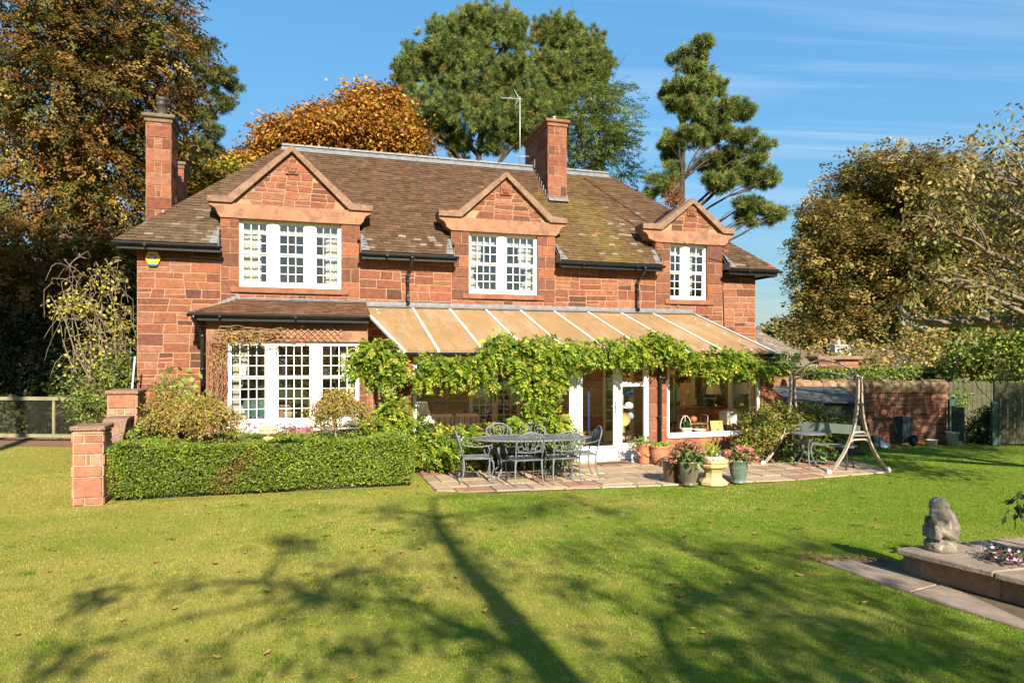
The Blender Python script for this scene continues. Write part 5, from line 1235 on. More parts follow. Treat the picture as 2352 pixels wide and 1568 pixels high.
m.build("hook", IRON, sw)
bx = Vector((6.22, 13.62, 0)); br_ = math.atan2(-.85, .86)
t = thing("garden_bench", "weathered green-grey plank bench with iron legs inside the swing frame", "bench", (bx.x, bx.y, .02), br_)
m = MB(); m.bar((-.60, -.14, .44), (.60, -.14, .44), .12, .03); m.bar((-.60, 0, .44), (.60, 0, .44), .12, .03); m.build("seat", GREEN, t)
m = MB(); P = [(-.62, .66), (-.64, .75), (-.60, .82), (-.5, .84), (.5, .84), (.62, .83), (.63, .68), (.5, .655), (-.5, .655)]; m.prism(P, 'y', .14, .175); m.build("backrest", GREEN, t)
for x in (-.5, .5):
    m = MB(); m.tube([(x, .16, .8), (x, .12, .5), (x, .08, .43), (x, -.19, .42), (x, -.21, .3), (x, -.18, .12), (x, -.24, 0)], .016, 6); m.tube([(x, .08, .42), (x, .14, .25), (x, .12, .12), (x, .2, 0)], .016, 6); m.build("leg", IRON, t)
t = thing("bistro_table", "small round grey metal table on three curved legs in front of the swing frame", "table", (5.80, 13.40, .02))
m = MB(); m.lathe([(.31, .66), (.325, .665), (.325, .68), (.31, .685)], 30); m.build("tabletop", CAST, t)
for k in range(3):
    a = 2 * math.pi * k / 3 + .3; c_, s_ = math.cos(a), math.sin(a); m = MB(); m.tube([(.22 * c_, .22 * s_, .66), (.15 * c_, .15 * s_, .55), (.08 * c_, .08 * s_, .38), (.10 * c_, .10 * s_, .22), (.2 * c_, .2 * s_, .06), (.26 * c_, .26 * s_, 0)], .016, 7); m.build("leg", CAST, t)
m = MB(); m.tube([(.09 * math.cos(k * .7), .09 * math.sin(k * .7), .30) for k in range(10)], .009, 5); m.build("brace_ring", CAST, t)

# ------------------------------------------------------------------ raised bed with the stone figure
bed = thing("raised_bed_wall", "low sandstone raised-bed wall with broad stone coping slabs", "wall", (3.9, 6.75, 0))
d1 = Vector((.50, -.866, 0)).normalized(); d2 = Vector((.962, .272, 0)).normalized(); O_ = Vector((3.75, 6.68, 0)) - Vector((3.9, 6.75, 0))
nn = Vector((d1.y * -1, d1.x, 0))
def run(o, d, L0, w, inn, z0=.215, z1=.275, seg=.85, first=None):
    s = 0
    while s < L0:
        l = min(seg * rng.uniform(.85, 1.2), L0 - s)
        if L0 - s - l < .25: l = L0 - s
        m = MB(); a = o + d * (s + .004); b = o + d * (s + l - .004); q = inn * w; g = rng.uniform(-.004, .004)
        lo = [a, b, b + q, a + q]
        m.hull([p + Vector((0, 0, z0 + g)) for p in lo], [p + Vector((0, 0, z1 + g)) for p in lo], .012); m.build("coping_slab", SLABC, bed); s += l
SLABC = mat("bed_coping", (.235, .18, .135), rough=.93, var=.25, vs=4, bump=.5, bs=24, spots=[((.15, .11, .09), 11, .6, .55), ((.33, .29, .24), 22, .66, .5)])
run(O_, d1, 4.2, .52, d2 * 1.0); run(O_ + d2 * .53 + Vector((0, 0, 0)), d2, 3.6, .55, -(Vector((d2.y, -d2.x, 0))) * -1.0)
m = MB(); i1 = O_ + d1 * .13 + d2 * .14; pal_ = [((.27, .18, .10), 2), ((.23, .135, .075), 2), ((.29, .165, .095), 1)]
def wallrun(o, d, L0):
    s = 0; u = Vector((-d.y, d.x, 0)); out = -u if (-u).dot(-d2 if d is d1 else Vector((d1.x, d1.y, 0))) > 0 else u
    while s < L0:
        l = rng.uniform(.5, .8); l = min(l, L0 - s); M = lambda a, z, dd: tuple(o + d * a + out * dd + Vector((0, 0, z)))
        stone(m, [(s, 0), (s + l, 0), (s + l, .21), (s, .21)], M, pick(pal_), .006, .012); s += l
    P = [o, o + d * L0, o + d * L0 - out * .2, o - out * .2]
    m.prism([(p.x, p.y) for p in P], 'z', 0, .212, (.20, .15, .11))
wallrun(i1, d1, 4.0); wallrun(i1 + d2 * .0 + d1 * 0, d2, 3.6)
m.build("wall_body", STONE, bed)
m = MB(); a = Vector((3.9, 6.75, 0)) ; q0 = O_ + d2 * .5 + d1 * .5; P = [q0, q0 + d1 * 3.6, q0 + d1 * 3.6 + d2 * 3, q0 + d2 * 3]
m.prism([(p.x, p.y) for p in P], 'z', .02, .20); m.build("bed_soil", SOIL, bed)
def remeshed(name, mb, mt, parent, vox=.012, disp=.008, ds=18, it=2):
    o = mb.build(name + "_raw", mt); md = o.modifiers.new("r", 'REMESH'); md.mode = 'VOXEL'; md.voxel_size = vox
    sm = o.modifiers.new("s", 'SMOOTH'); sm.iterations = it; sm.factor = .6
    dg = bpy.context.evaluated_depsgraph_get(); me = bpy.data.meshes.new_from_object(o.evaluated_get(dg)); bpy.data.objects.remove(o)
    for v in me.vertices:
        n = mnoise.fractal(v.co * ds, 1.0, 2.0, 3); v.co += v.normal * n * disp
    for p in me.polygons: p.use_smooth = True
    if not me.materials: me.materials.append(mt)
    me.name = name; o = bpy.data.objects.new(name, me); COL.objects.link(o); o.parent = parent; return o
STAT = mat("weathered_statue_stone", (.22, .185, .14), rough=.97, var=.5, vs=9, bump=.8, bs=40, spots=[((.46, .43, .36), 16, .57, .75), ((.06, .05, .036), 7, .56, .7)])
t = thing("stone_statue", "weathered grey stone figure sitting hunched on a round plinth on the raised bed", "statue", (4.14, 6.60, .275), R(8)); t.scale = (1.1, 1.15, 1.04)
m = MB(); m.lathe([(.115, 0), (.125, .02), (.125, .075), (.115, .09)], 18)      # plinth
m.tube([(-.02, 0, .1), (-.07, 0, .16), (-.09, 0, .2)], [.06, .055, .03], 9)          # rock in front
m.ball((.04, .0, .15), .105, sc=(1, 1, .9)); m.tube([(.045, 0, .12), (.055, 0, .22), (.03, 0, .30), (.0, 0, .36), (-.012, 0, .40)], [.105, .112, .104, .085, .07], 14)  # haunches, hunched back
for s in (-1, 1):
    m.tube([(.05, s * .06, .15), (-.03, s * .085, .2), (-.075, s * .06, .21), (-.085, s * .055, .12)], [.055, .05, .042, .035], 9)      # bent legs
    m.tube([(.02, s * .075, .31), (-.01, s * .10, .23), (-.07, s * .05, .24), (-.09, s * .03, .31)], [.045, .038, .033, .03], 9)        # arms raised to the chin
m.tube([(.03, -.04, .33), (-.06, -.03, .345), (-.115, -.02, .335)], [.075, .05, .025], 9); m.tube([(.06, .09, .30), (.0, .0, .27), (-.08, -.05, .20)], [.05, .05, .04], 9)
m.ball((-.012, 0, .43), .074, sc=(1.05, 1.0, .95)); m.ball((-.055, 0, .405), .045)
for s in (-1, 1): m.ball((.01, s * .07, .43), .026, sc=(1, .6, 1.3))
remeshed("figure", m, STAT, t, .011, .006, 16)

# ------------------------------------------------------------------ alarm box, trellis, bay garden furniture
t = hthing("alarm_box", "yellow hexagonal burglar alarm box with blue lettering panel high on the left wall", "alarm box", .316, .012, 4.30)
hx = [(-.15, .01), (-.085, .155), (.085, .155), (.15, .01), (.075, -.155), (-.075, -.155)]
m = MB(); m.prism(hx, 'y', -.06, 0, (.75, .42, .02)); m.build("case", mat("alarm_plastic", (.75, .40, .02), rough=.35, var=.05, spec=.5), t)
BLUE = mat("alarm_blue", (.02, .04, .22), rough=.4, var=.05)
m = MB(); m.prism([(-.077, .0875), (.07, .0875), (.07, -.01), (-.077, -.01)], 'y', -.064, -.060); m.build("panel", BLUE, t)
m = MB(); m.prism([(-.075, -.152), (.075, -.152), (.095, -.11), (-.095, -.11)], 'y', -.066, -.0605); m.build("strobe", mat("strobe_blue", (.03, .14, .25), rough=.2, var=.05), t)
m = MB()
def stroke(a, b, w=.014): m.prism(_q(a, b, w), 'y', -.067, -.0642)
def _q(a, b, w):
    d = Vector((b[0] - a[0], b[1] - a[1])); n = Vector((-d.y, d.x)).normalized() * w / 2; return [(a[0] - n.x, a[1] - n.y), (b[0] - n.x, b[1] - n.y), (b[0] + n.x, b[1] + n.y), (a[0] + n.x, a[1] + n.y)]
for a, b in (((-.068, .008), (-.047, .07)), ((-.043, .07), (-.022, .008)), ((-.058, .028), (-.032, .028)), ((-.010, .010), (-.010, .068)), ((-.003, .066), (.012, .054)), ((.015, .051), (.015, .027)), ((.012, .024), (-.003, .012)), ((.022, .066), (.064, .066)), ((.043, .059), (.043, .008))): stroke(a, b, .011)
m.build("lettering", mat("white_print", (.8, .8, .8), rough=.5, var=0), t)
LATH = mat("weathered_lath", (.36, .22, .13), rough=.9, var=.25, vs=8)
def trellis(label, u0, u1, z0, z1, v, st=.165, drop=0):
    t = hthing("trellis", label, "trellis", (u0 + u1) / 2, v, 0, 0, "wooden trellis panels round the bay window"); cx = (u0 + u1) / 2
    for sgn, y in ((1, 0), (-1, -.012)):
        m = MB(); w, h = u1 - u0, z1 - z0; c = -h
        while c < w + h:
            a = (c, 0) if sgn > 0 else (c + 0, h)
            pts = []
            # clip the diagonal x = c + s, z = s (or h - s) to the panel
            s0 = max(0, -c); s1 = min(h, w - c)
            if s1 - s0 > .05:
                z_ = (lambda s: z0 + s) if sgn > 0 else (lambda s: z1 - s); ext = .02
                m.bar((u0 - cx + c + s0 - ext, y, z_(s0 - ext)), (u0 - cx + c + s1 + ext, y, z_(s1 + ext)), .010, .022, (0, 1, 0))
            c += st
        m.build("lath", LATH, t)
trellis("weathered diamond trellis climbing the stone left of the bay window", 1.51, 1.80, .80, 2.3, BVF + .03, .14); trellis("weathered diamond trellis strip over the bay window", 2.6, 4.2, 2.58, 2.88, BVF + .03, .14)
m = MB(); m.bar((1.28, -1.2 + 1.2, 0), (1.62, .12, .55), .02, .05, (0, 1, 0)); o = m.build("wooden_post", LATH); o.location = hw(0, 1.4); o.rotation_euler = (0, 0, TH); tag(o, "short grey wooden stake leaning by the downpipe left of the bay", "stake")
t = hthing("aerial", "thin television aerial on a mast beside the large ridge chimney", "aerial", 9.55, -3.05, 7.86)
AL = mat("dull_aluminium", (.42, .41, .39), rough=.5, metal=.4, var=.15); m = MB(); m.tube([(0, 0, -.05), (0, 0, 2.1)], .016, 7); m.build("mast", AL, t)
m = MB(); m.tube([(-.62, 0, 2.0), (.08, 0, 2.04)], .012, 6); m.tube([(-.18, 0, 2.30), (-.03, 0, 2.04), (-.17, 0, 1.80)], .010, 6)
for k in range(7): x = -.6 + k * .08; m.tube([(x, -.12, 2.0 + .01 * k), (x, .12, 2.0 + .01 * k)], .006, 5)
m.build("antenna", AL, t); m = MB(); m.tube([(-.12, 0, .32), (.35, 0, .36)], .012, 6); m.tube([(-.1, 0, .02), (.38, 0, .05)], .012, 6); m.build("bracket", AL, t)
# bistro set behind the hedge
VERD = mat("dark_green_iron", (.03, .055, .055), rough=.45, var=.25, spec=.4)
def terrace_chair(root, mt):
    m = MB(); m.lathe([(.2, .43), (.21, .44), (.2, .45)], 20); m.build("seat", mt, root); m = MB(); B = lambda x, z: (x, -.20 - (z - .43) * .2, z)
    m.tube([B(x, z) for x, z in ((-.2, .42), (-.22, .6), (-.22, .74), (-.15, .80), (0, .83), (.15, .80), (.22, .74), (.22, .6), (.2, .42))], .014, 6)
    for s in (-1, 1):
        m.tube([B(s * x, z) for x, z in ((.0, .45), (.06, .6), (.12, .7), (.13, .8))], .009, 5); m.tube([B(s * (.1 + .06 * math.cos(a)), .64 + .08 * math.sin(a)) for a in [k * .7 for k in range(9)]], .008, 5); m.tube([B(s * .02, .5), B(s * .03, .66), B(0, .8)], .008, 5)
    m.build("backrest", mt, root)
    for x, y in ((-.17, -.17), (.17, -.17), (-.17, .15), (.17, .15)): m = MB(); m.tube([(x, y, .43), (x * 1.05, y * 1.1, .2), (x * 1.25, y * 1.3, 0)], .012, 6); m.build("leg", mt, root)
p = hw(3.05, 1.75); t = thing("terrace_chair", "dark green iron chair with looped back facing us, right of the carved finial", "chair", p, TH + R(185), "dark green iron chairs before the bay window"); terrace_chair(t, VERD)
dup(t, hw(3.62, 1.95), TH + R(115), "dark green iron chair with looped back seen edge-on beside the pink flowers"); dup(t, hw(2.0, 1.9), TH + R(200), "dark green iron chair at the left, under the weeping tree")
t = hthing("terrace_table", "round glass-topped dark green iron table before the bay window", "table", 2.62, 2.05, 0); m = MB(); m.lathe([(.43, .735), (.44, .742), (.44, .752), (.43, .757)], 30); m.build("tabletop", mat("frosted_glass_top", (.42, .45, .44), rough=.25, var=.1), t)
for k in range(4): a = 1.57 * k + .5; m = MB(); m.tube([(.36 * math.cos(a), .36 * math.sin(a), .73), (.2 * math.cos(a), .2 * math.sin(a), .35), (.34 * math.cos(a), .34 * math.sin(a), 0)], .014, 6); m.build("leg", VERD, t)
t = hthing("terrace_bench", "low dark green iron table with pale glass top under the bay window's right half", "table", 4.1, 1.3, 0); m = MB(); m.box(-.5, .5, -.22, .22, .66, .68, bev=.005); m.build("tabletop", MATS["frosted_glass_top"], t)
for x in (-.4, .4): m = MB(); m.tube([(x, -.18, 0), (x * .8, -.1, .4), (x, -.16, .66), (x, .16, .66), (x * .8, .1, .4), (x, .18, 0)], .014, 6); m.build("leg", VERD, t)
FIN = mat("cream_cast_stone", (.46, .35, .20), rough=.9, var=.14, vs=7, bump=.3, bs=30)
p = Vector((-4.05, 11.35, 0)); t = thing("stone_finial", "cream carved stone finial with ruffled bowl on a stepped foot behind the box hedge", "ornament", p)
m = MB(); m.lathe([(.21, 0), (.21, .66), (.20, .70), (.17, .73), (.165, .76), (.13, .79), (.09, .83), (.07, .86)], 26); m.build("foot", FIN, t)
m = MB(); m.lathe([(.06, .85), (.09, .87), (.125, .91), (.135, .95), (.12, .99), (.10, 1.0)], 22)
for k in range(10): a = .628 * k; m.ball((.115 * math.cos(a), .115 * math.sin(a), .985), .036, nu=7, nv=5); m.ball((.125 * math.cos(a + .3), .125 * math.sin(a + .3), .92), .03, nu=7, nv=5, sc=(1, 1, .7))
for k in range(6): a = 1.05 * k; m.ball((.055 * math.cos(a), .055 * math.sin(a), 1.01), .035, nu=7, nv=5)
m.build("bowl", FIN, t)
m = MB(); m.lathe([(.02, 0), (.05, .01), (.12, .05), (.13, .06), (.1, .05)], 18); o = m.build("stone_shell_dish", mat("grey_shell", (.35, .31, .25), rough=.95, var=.3)); p = hw(5.15, 4.0); o.location = (p.x, p.y, .70); tag(o, "grey fluted stone dish on a stump at the right end of the box hedge", "dish")
m = MB(); m.lathe([(.08, 0), (.07, .7)], 12); o2 = m.build("tree_stump", BARK); o2.location = (p.x, p.y, 0); tag(o2, "slim stump carrying the fluted stone dish behind the box hedge", "stump")
m = MB(); m.tube([(0, 0, 0), (.14, .1, 2.2)], .018, 8); o = m.build("white_pole", mat("peeling_paint", (.45, .43, .39), var=.4, vs=25)); q = at(288, 1010, 13.9); o.location = (q.x, q.y, 0); tag(o, "peeling white pole leaning among the shrubs by the house corner", "pole")

# ------------------------------------------------------------------ right background: wall, shed, gate, fence, barrow, outbuilding
t = thing("boundary_wall", "old red stone boundary wall with rounded tan coping stones behind the swing", "wall", (8.9, 17.5, 0))
m = MB(); masonry(m, -1.95, 2.15, 0, 1.32, lambda a, z, d: (a, -.18 - d, z), hm=.2, wm=.42, thick=.36, pal=[((.22, .08, .048), 3), ((.18, .066, .042), 2), ((.26, .13, .08), 1)]); m.build("wall_body", STONE, t)
m = MB(); x = -1.95
while x < 2.1:
    w = rng.uniform(.17, .27); h = rng.uniform(.28, .36); pr = [(-.22, 1.32), (-.24, 1.32 + h * .45), (-.19, 1.32 + h * .8), (-.05, 1.32 + h), (.1, 1.32 + h * .95), (.22, 1.32 + h * .5), (.2, 1.32)]
    m.prism(pr, 'x', x + .008, min(x + w, 2.15), jit(rng.choice([(.25, .16, .085), (.21, .13, .075), (.30, .20, .11)]), .15)); x += w
m.build("coping", STONE, t)
t = thing("garden_shed", "low dark weatherboarded shed with a black felt roof against the boundary wall", "shed", (8.0, 16.75, 0)); DK = mat("dark_green_board", (.05, .055, .035), rough=.85, var=.3, vs=5)
m = MB()
for k in range(8): z = k * .145; m.prism([(-.46, z), (-.44, z + .15), (-.42, z + .15), (-.42, z)], 'x', -1.35, .30)
m.box(-1.35, .30, -.41, .45, 0, 1.12); m.build("wall", DK, t)
m = MB(); m.face([(-1.5, -.60, 1.16), (.42, -.60, 1.14), (.36, .52, 1.47), (-1.5, .52, 1.48)]); m.face([(-1.5, -.60, 1.13), (-1.5, .52, 1.45), (.36, .52, 1.44), (.42, -.60, 1.11)]); m.face([(-1.5, -.60, 1.13), (.42, -.60, 1.11), (.42, -.60, 1.14), (-1.5, -.60, 1.16)]); m.face([(.42, -.6, 1.11), (.36, .52, 1.44), (.36, .52, 1.47), (.42, -.6, 1.14)])
m.build("roof", mat("roofing_felt", (.055, .06, .06), rough=.8, var=.35, vs=4, bump=.3, bs=30), t)
FENCE = mat("grey_green_board", (.075, .070, .040), rough=.9, var=.3, vs=4); GREENP = mat("green_post", (.04, .075, .048), rough=.8, var=.2)
def board_fence(label, a, b, h, name="fence"):
    a, b = Vector((*a, 0)), Vector((*b, 0)); L0 = (b - a).length; rot = math.atan2(b.y - a.y, b.x - a.x); t = thing(name, label, "fence", a, rot); m = MB(); x = 0
    while x < L0: w = .145; m.box(x, x + w - .012, -.012, .012, .04 + rng.uniform(0, .02), h + rng.uniform(-.015, .015), bev=.003); x += w
    m.build("boards", FENCE, t); m = MB(); m.box(0, L0, .013, .06, .35, .43); m.box(0, L0, .013, .06, h - .35, h - .27); m.build("rails", FENCE, t)
    for k in range(int(L0 / 1.8) + 1): q = MB(); x = min(L0 - .09, k * 1.8); q.box(x, x + .09, .06, .15, 0, h - .03); q.build("post", FENCE, t)
board_fence("grey-green upright board fence set back beyond the gateway", (14.6, 23.3), (19.0, 22.6), 1.42); board_fence("grey-green upright board fence nearest us at the right edge", (12.15, 17.2), (17.5, 14.7), 1.58)
t = thing("gate_post", "square green gate post at the near right fence end", "post", (12.05, 17.05, 0)); m = MB(); m.box(-.08, .06, -.05, .05, 0, 1.1, bev=.01); m.box(.06, .11, -.06, .06, 0, .95); m.build("post_body", GREENP, t)
t = thing("gate_post", "green gate post with an open picket leaf at the end of the boundary wall", "post", (11.15, 17.35, 0)); m = MB(); m.box(-.07, .06, -.07, .07, 0, 1.15, bev=.01); m.box(.06, .13, -.05, .05, 0, 1.2, bev=.01); m.build("post_body", GREENP, t); m = MB()
for k in range(6): m.box(-.16 + k * .012, -.14 + k * .012, -.75 + .1 * k, -.68 + .1 * k, .15, .98)
m.bar((-.13, -.75, .3), (-.06, -.15, .3), .03, .07); m.bar((-.13, -.75, .8), (-.06, -.15, .8), .03, .07); m.build("picket_leaf", GREENP, t)
t = thing("wheelbarrow", "dark wheelbarrow tipped up on its nose against the boundary wall", "wheelbarrow", (9.75, 17.0, .0), R(-38)); t.scale = (.58, .8, .85); BW = mat("barrow_steel", (.06, .08, .09), rough=.45, metal=.25, var=.3, vs=6)
m = MB(); m.sheet([[(-.30, .12, .12), (-.33, .05, .45), (-.36, .02, .82)], [(0, -.06, .08), (0, -.12, .45), (0, -.12, .86)], [(.30, .12, .12), (.33, .05, .45), (.36, .02, .82)]], sm=False); m.sheet([[(-.28, .2, .14), (-.31, .14, .45), (-.34, .12, .82)], [(0, .04, .10), (0, -.02, .45), (0, -.02, .86)], [(.28, .2, .14), (.31, .14, .45), (.34, .12, .82)]], sm=False); m.tube([(-.36, .02, .83), (0, -.12, .87), (.36, .02, .83), (.3, .2, .82), (-.3, .2, .82), (-.36, .02, .83)], .018, 6); m.build("tray", BW, t)
for s in (-1, 1): m = MB(); m.tube([(s * .1, -.2, .2), (s * .28, -.12, .5), (s * .33, -.18, .9), (s * .36, -.1, 1.02), (s * .4, .05, 1.04)], .016, 7); m.tube([(s * .3, -.15, .75), (s * .42, -.3, .72), (s * .45, -.25, .35)], .014, 6); m.build("handle", IRON, t)
m = MB(); m.tube([(.40, -.16 + .0, .19), (.40, -.07, .19)], .17, 18); w_ = m.build("wheel", mat("rubber", (.015, .015, .015), rough=.8, var=.2), t); m = MB(); m.tube([(.40, -.165, .19), (.40, -.065, .19)], .08, 14); m.build("rim", BW, w_)
for x, y, r, h, c, lb, nm in ((10.42, 16.95, .13, .16, (.62, .62, .6), "shallow white plastic tub on the ground right of the wheelbarrow", "plastic_tub"), (11.02, 17.0, .19, .36, (.52, .5, .47), "grey-white plastic bucket by the green gate post", "bucket")):
    m = MB(); m.lathe([(r * .8, 0), (r, h * .9), (r * 1.08, h * .92), (r * 1.08, h), (r * .95, h), (r * .78, .02)], 18, c=c); o = m.build(nm, PLAIN); o.location = (x, y, .0); tag(o, lb, "bucket")
m = MB(); m.hull([(-.15, -.12, 0), (.3, -.1, 0), (.3, .12, 0), (-.15, .12, 0)], [(-.13, -.06, .30), (.05, -.06, .22), (.05, .1, .24), (-.13, .1, .32)], .04, (.10, .14, .12)); m.hull([(.0, -.14, .0), (.25, -.13, 0), (.25, -.11, 0), (0, -.11, 0)], [(0, -.10, .2), (.2, -.1, .1), (.2, -.08, .1), (0, -.08, .2)], .01, (.6, .6, .58)); m.bar((.26, -.13, .02), (.34, -.13, .04), .05, .04, c=(.5, .05, .04)); o = m.build("compost_bag", PLAIN); o.location = (8.98, 16.75, 0); tag(o, "slumped dark and white plastic sack beside the wheelbarrow", "bag")
# outbuilding joined to the right end of the house, seen over the wall
t = hthing("outbuilding", "single-storey sandstone outbuilding with a pale slate hipped roof beside the house", "outbuilding", 17.5, -3.0, 0)
m = MB(); masonry(m, -1.9, 1.75, 0, 1.9, lambda a, z, d: (a, -.95 - d, z), thick=.3); masonry(m, 1.75, 3.3, 0, 1.78, lambda a, z, d: (a, -1.15 - d, z), thick=.3, hm=.28); m.box(3.0, 3.3, -.84, 3, 0, 1.78, (.25, .10, .06)); m.build("wall", STONE, t)
m = MB(); tile_rows(m, (-1.9, -1.2, 1.92), (1, 0, 0), (0, 2.5, 1.52), [(0, 0), (3.95, 0), (2.65, 2.93), (0, 2.93)], .14, .22, col_slate); tile_rows(m, (2.05, -1.2, 1.92), (0, 1, 0), (-1.3, 0, 1.52), [(0, 0), (5.0, 0), (2.5, 2.0)], .14, .22, col_slate); m.face([(-1.9, 1.3, 3.43), (.75, 1.3, 3.43), (2, 4, 1.9), (-1.9, 4, 1.9)], (.15, .12, .1)); m.build("roof", TILE, t)
m = MB(); m.box(-1.9, 2.08, -1.27, -1.21, 1.82, 1.92); m.build("gutter", BLACK, t)
m = MB(); m.box(1.60, 3.4, -1.30, 3, 2.16, 2.28, bev=.02); m.build("coping", COPING, t); m = MB(); masonry(m, 1.75, 3.3, 1.78, 2.16, lambda a, z, d: (a, -1.17 - d, z), thick=.4, hm=.2); m.build("parapet", STONE, t)
# neighbouring house beyond
t = thing("neighbour_house", "distant bungalow with a brown roof, white chimney and white gable behind the trees", "house", (19.35, 38, -.52)); t.scale = (.845, .845, .845); nw = mat("white_render", (.40, .39, .37), var=.08); nroof = mat("brown_roof", (.15, .085, .062), var=.2, vs=3, bump=.3)
m = MB(); m.box(-3.4, 3.4, 0, 6, 0, 2.2); m.build("wall", nw, t); m = MB(); m.prism([(-.5, 2.1), (3, 3.95), (6.5, 2.1)], 'x', -3.8, 3.7); m.build("roof", nroof, t)
m = MB(); m.box(-.85, .25, 1.6, 2.2, 3.0, 4.15); m.box(-.92, .32, 1.5, 2.3, 4.15, 4.25); c_ = m.build("chimney", nw, t); m = MB(); m.lathe([(.12, 4.25), (.12, 4.6)], 10, (-.5, 1.9, 0)); m.build("chimney_pot", nw, c_)
m = MB(); m.prism([(2.2, 0), (2.2, 2.6), (2.85, 3.4), (3.5, 2.6), (3.5, 0)], 'y', -1.6, 0); m.build("gable", nroof, t); m = MB(); m.prism([(2.05, 2.45), (2.85, 3.4), (3.65, 2.45), (3.65, 2.62), (2.85, 3.6), (2.05, 2.62)], 'y', -1.9, 0); m.build("bargeboard", nw, t)
# wire mesh gate on the left
t = thing("mesh_hurdle", "low wooden framed chicken-wire hurdle under the trees on the left", "fence", (-12.3, 18.0, 0), R(-4)); OLD = mat("old_rail", (.20, .185, .11), rough=.95, var=.3)
m = MB()
for x in (-1.52, 1.42): m.box(x, x + .12, -.05, .05, 0, 1.18)
m.box(-1.4, 1.42, -.04, .04, 1.08, 1.17); m.box(-1.4, 1.42, -.04, .04, .1, .19); m.box(.2, .26, -.02, .02, .19, 1.08); m.build("frame", OLD, t)
m = MB()
for k in range(-12, 36): 
    for s in (1, -1):
        c = k * .085 - 1.4; s0, s1 = max(0, -1.4 - c), min(.89, 1.42 - c)
        if s1 > s0: m.bar((c + s0, .0, .19 + s0 if s > 0 else 1.08 - s0), (c + s1, .0, .19 + s1 if s > 0 else 1.08 - s1), .0028, .0028)
m.build("wire_mesh", mat("galvanised_wire", (.16, .15, .12), rough=.6, metal=.3, var=.2), t)
# ------------------------------------------------------------------ trees
def PB(Y, lst, dep=.8, base=None):
    """clumps of a crown: (x, y, half width, half height[, nearer by]) read as bearings at distance Y -> centres and radii in metres, local to base"""
    out = []
    for q in lst:
        x, y, rx, ry = q[:4]; d = Y + (q[4] if len(q) > 4 else rng.uniform(-.6, .6)); c = at(x, y, d); k = d / 1568
        if base is not None: c = c - base
        out.append(((c.x, c.y, c.z), (rx * k, max(rx, ry) * k * dep, ry * k)))
    return out
def ragged(bl, k=3, w=.62, h=.42):      # break each clump of a conifer into smaller flat pads
    out = []
    for c, r in bl:
        for i in range(k):
            o = [rng.uniform(-.75, .75) * r[0], rng.uniform(-.6, .6) * r[1], rng.uniform(-.8, .8) * r[2]]; s = rng.uniform(.7, 1.15)
            out.append(((c[0] + o[0], c[1] + o[1], c[2] + o[2]), (r[0] * w * s, r[1] * w * s, max(.22, r[2] * h * s))))
    return out
def tree(name, label, base, blobs, top, r0, crown, wood_m=BARK, subs=5, group=None, low=.35, rb=.35):
    t = thing(name, label, "tree", base, 0, group); tree_wood(t, (0, 0, 0), top, r0, blobs, wood_m, subs, rb, low)
    crown(t); return t
PAL_BEECH = [(.165, .095, .022, 3), (.22, .13, .035, 3), (.27, .095, .018, 1.1), (.075, .085, .016, 2.4), (.13, .12, .026, 2.2), (.28, .19, .06, 1)]
b = Vector((-14.6, 22, 0)); bl = PB(22, [(60, 80, 170, 150), (250, 60, 150, 130), (365, 60, 62, 90), (150, 230, 190, 140), (320, 205, 105, 100), (60, 400, 160, 140), (225, 390, 120, 110), (310, 320, 75, 85), (80, 560, 140, 100), (215, 520, 85, 60), (40, 670, 110, 70), (150, -130, 230, 150), (400, 130, 48, 45)], .8, b)
def bough_sprays(name, blobs, n, per, Lb, Ls, Ws, pal, parent, seed=0., sway=(.30, 0, -.42), wid=.20, thick=.05):
    """leafy boughs: flat drooping sprays of leaves with dark gaps between them"""
    P, d, k = blob_points(blobs, n, .62, .4, seed); T = unit(d * np.array([.9, .9, .35]) + np.array(sway) + nr.normal(size=(n, 3)) * .28); Sd = unit(np.cross(T, np.array([0, 0, 1.0]) + nr.normal(size=(n, 3)) * .25)); Up = np.cross(Sd, T)
    C = palette(n, pal, .30); C *= (1 + .35 * nz(P, .55, seed))[:, None]; Lv = Lb * nr.uniform(.6, 1.3, n); i = np.repeat(np.arange(n), per); q = len(i); f = nr.random(q)
    PP = P[i] + T[i] * (f * Lv[i])[:, None] + Sd[i] * (nr.normal(size=q) * wid * (1.15 - f))[:, None] + Up[i] * (nr.normal(size=q) * thick - .10 * f * f * Lv[i])[:, None]
    DD = unit(T[i] * .8 + Sd[i] * nr.normal(size=(q, 1)) * .7 + np.array([0, 0, -.3]) + rdir(q) * .3); NN = unit(Up[i] + rdir(q) * .55)
    CC = np.clip(C[i] * np.exp(nr.normal(0, .16, (q, 1))), .004, .8); return leaf_mesh(name, PP, DD, NN, Ls * nr.uniform(.7, 1.25, q), Ws * nr.uniform(.75, 1.2, q), CC, leaf_mat(), parent, bend=.08)
bl += PB(22, [(120, 640, 110, 70), (230, 610, 70, 70), (60, 780, 110, 60), (190, 770, 80, 50), (270, 560, 50, 80), (20, 740, 110, 60), (170, 690, 80, 50), (-60, 600, 90, 100), (275, 440, 70, 60)], .8, b)
tree("beech_tree", "huge beech tree turning brown and gold at the left edge behind the house", b, bl, (.5, 0, 15), .55, lambda t: bough_sprays("crown", bl, 4400, 46, 1.15, .115, .072, PAL_BEECH, t, 2), subs=8, rb=.28)
b = Vector((-15.5, 31, 0)); bl = PB(31, [(455, 120, 50, 32), (495, 165, 45, 26), (505, 200, 34, 24), (440, 190, 45, 36), (525, 235, 18, 14), (430, 250, 40, 30), (470, 250, 42, 20), (470, 300, 34, 22), (440, 350, 50, 24), (480, 345, 28, 18), (410, 390, 40, 30)], .9, b)
